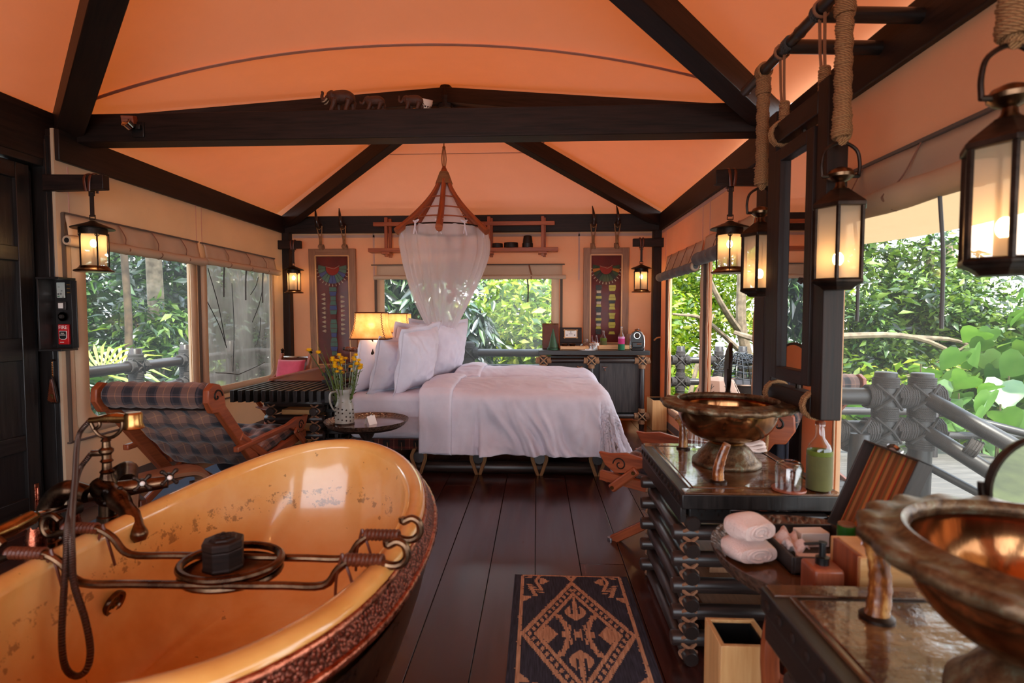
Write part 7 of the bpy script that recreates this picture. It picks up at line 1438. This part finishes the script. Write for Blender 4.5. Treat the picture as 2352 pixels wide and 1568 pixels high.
for x in (2.27, 2.5):
    lashing(rl, (x, 3.64, .745), (Z_, -Z_, X_, -X_), pr, .092, cross=(X_, Z_, -Y_)); lashing(rl, (x, 3.64, .53), (Z_, -Z_, X_, -X_), pr, .092, cross=(X_, Z_, -Y_))
lashing(rl, (2.03, 3.56, .53), (X_, -X_, -Z_), .058, .09, cross=(X_, Z_, -Y_)); lashing(rl, (2.75, 3.42, .42), (V(.78, -.55, -.45), V(-.78, .55, .45)), .05, .08); lashing(rl, (3.1, 3.18, .12), (V(.78, -.55, -.45), V(-.78, .55, .45)), .05, .08); lashing(rl, (2.85, 3.3, .2), (Z_,), .055, .03)
rf = thing('deck_railing', 'thin dark lower railing far beyond the stair', 'railing', (3.2, 5.0, -.07))
log(rf, (2.3, 5.2, .38), (3.75, 5.2, .38), .035); log(rf, (2.3, 5.2, .16), (4.6, 5.2, .16), .035); log(rf, (3.68, 5.2, -.6), (3.68, 5.2, .52), .045, 'post'); log(rf, (3.75, 5.2, .38), (5.2, 4.6, .0), .035); lashing(rf, (3.68, 5.2, .38), (X_, -X_), .036, .06); log(rf, (2.8, 5.2, -.07), (2.8, 5.2, .5), .04, 'post')
rk = thing('deck_railing', 'dark log railing behind the hammock outside the right windows', 'railing', (1.9, 7.6, -.07))
for x in (1.98, 2.5, 2.82): log(rk, (x, 7.6, -.07), (x, 7.6, .85), .058, 'post')
log(rk, (1.9, 7.6, .66), (2.95, 7.6, .66), .046); log(rk, (1.9, 7.6, .36), (2.95, 7.6, .36), .046); log(rk, (2.82, 7.55, .7), (3.9, 6.5, .2), .045, 'stair_rail')
for x in (1.98, 2.5, 2.82):
    for z in (.66, .36): lashing(rk, (x, 7.6, z), (Z_, -Z_, X_, -X_), .055, .09, cross=(X_, Z_, -Y_))
rb = thing('deck_railing', 'dark log railing outside the window behind the bed', 'railing', (-1, 7.7, -.07))
for x in (-3.2, -.97, 1.0): log(rb, (x, 7.7, -.07), (x, 7.7, .9), .075, 'post')
log(rb, (-4, 7.7, .745), (1.6, 7.7, .745), .055, mt='char'); log(rb, (-4, 7.7, .53), (1.6, 7.7, .53), .055, mt='char')
for z in (.745, .53): lashing(rb, (-.97, 7.7, z), (Z_, -Z_, X_, -X_), .072, .1, cross=(X_, Z_, -Y_))
rw = thing('deck_railing', 'dark log railing outside the left windows', 'railing', (-4.05, 5.6, -.07))
for y in (4.3, 5.3, 6.08, 7.0): log(rw, (-4.05, y, -.07), (-4.05, y, .94), .06, 'post', mt='log')
log(rw, (-4.05, 3.2, .76), (-4.05, 7.7, .76), .052, mt='log'); log(rw, (-4.05, 3.2, .5), (-4.05, 7.7, .5), .052, mt='log')
for y in (5.3, 6.08):
    for z in (.76, .5): lashing(rw, (-4.05, y, z), (Y_, -Y_, Z_, -Z_), .058, .09, cross=(Y_, Z_, X_))
def pole(label, p, q, r, mt='steel'):
    g = MB(p); g.tube([p, q], r, 16); return tag(g.build('tent_brace', M[mt]), label, 'brace')
pole('pale steel tent brace leaning up behind the lanterns', (1.72, 6.55, -.1), (2.98, 6.55, 2.05), .055)
pole('thick grey steel brace crossing low above the near basin', (1.85, 2.6, .33), (3.4, 3.1, 1.0), .055)
# awning: edge of the outer roof
aw = MB(); aw.grid(lambda u, v: V(lerp(1.5, 3.0, v), lerp(-1.2, 5.2, u), lerp(2.28, 1.93, v) - .16 * math.sin(PI * v) - .04 * math.sin(PI * u * 3) * v), 24, 10)
aw.build('roof_awning', M['blind'], angle=80); struct(bpy.data.objects['roof_awning'], 'pale awning edge outside the right window')
# ------------------------------------------------------------------ things out on the deck
pc = thing('printed_faceted_cover', 'beige faceted cover with branch print standing on the deck outside', 'lantern', (2.0, 6.1, -.055)); fr_ = [(.36, 0), (.33, .3), (.17, .62), (.0, .66)]  # shape of unknown use, modelled as a faceted printed cover, unlit
cyp = MB(); cyp.lathe(fr_, n=7); cyp.build('paper_shell', m_cloth2('beige_printed_paper', srgb(214, 178, 156), srgb(220, 180, 150), .3), pc, smooth=False)
def on_facet(k, a, t): 
    an = R(360 / 7 * (k + a)); an0, an1 = R(360 / 7 * k), R(360 / 7 * (k + 1)); r0 = lerp(.331, .171, t); p, q = V(math.cos(an0), math.sin(an0), 0) * r0, V(math.cos(an1), math.sin(an1), 0) * r0; return p.lerp(q, a) * 1.008 + V(0, 0, lerp(.3, .62, t))
for k in range(7):
    g = MB(); g.tube([on_facet(k, .5, .02), on_facet(k, .5, .9)], .004, 4)
    for j in range(5):
        for sg in (-1, 1): g.tube([on_facet(k, .5, .1 + .16 * j), on_facet(k, .5 + sg * .3 * (1 - j * .12), .2 + .16 * j)], .003, 4)
    g.build('printed_branch', M['strip'], pc, kind='stuff')
nc_ = thing('rope_net_chair', 'round chair woven of black cord standing on the deck outside', 'chair', (2.45, 6.7, -.055)); g = MB(); cr_ = .36
for k in range(14): a = PI * k / 14; g.tube([(cr_ * math.cos(a) * math.cos(q), cr_ * math.sin(a) * math.cos(q), .52 + .36 * math.sin(q)) for q in [PI * j / 20 for j in range(21)]], .006, 4)
for j in range(1, 7): q = PI / 2 * j / 7; g.tube([(cr_ * math.cos(q) * math.cos(a), cr_ * math.cos(q) * math.sin(a), .52 + .36 * math.sin(q) + .012 * math.sin(5 * a)) for a in [2 * PI * i / 28 for i in range(28)]], .006, 4, closed=True)
g.build('cord_net', M['blackp'], nc_, kind='stuff'); g = MB(); g.tube([(cr_ * math.cos(2 * PI * i / 28), cr_ * math.sin(2 * PI * i / 28), .52) for i in range(28)], .016, 6, closed=True); g.build('ring', M['iron'], nc_)
for k in range(4): a = PI / 4 + k * PI / 2; g = MB(); g.tube([(cr_ * math.cos(a), cr_ * math.sin(a), .52), (.28 * math.cos(a), .28 * math.sin(a), 0)], .014, 6); g.build('leg', M['iron'], nc_)
g = MB(); g.lathe([(.0, .3), (.2, .32), (.33, .46), (.35, .52), (.3, .5), (.0, .4)], n=24); g.build('seat_cushion', M['strapl'], nc_)
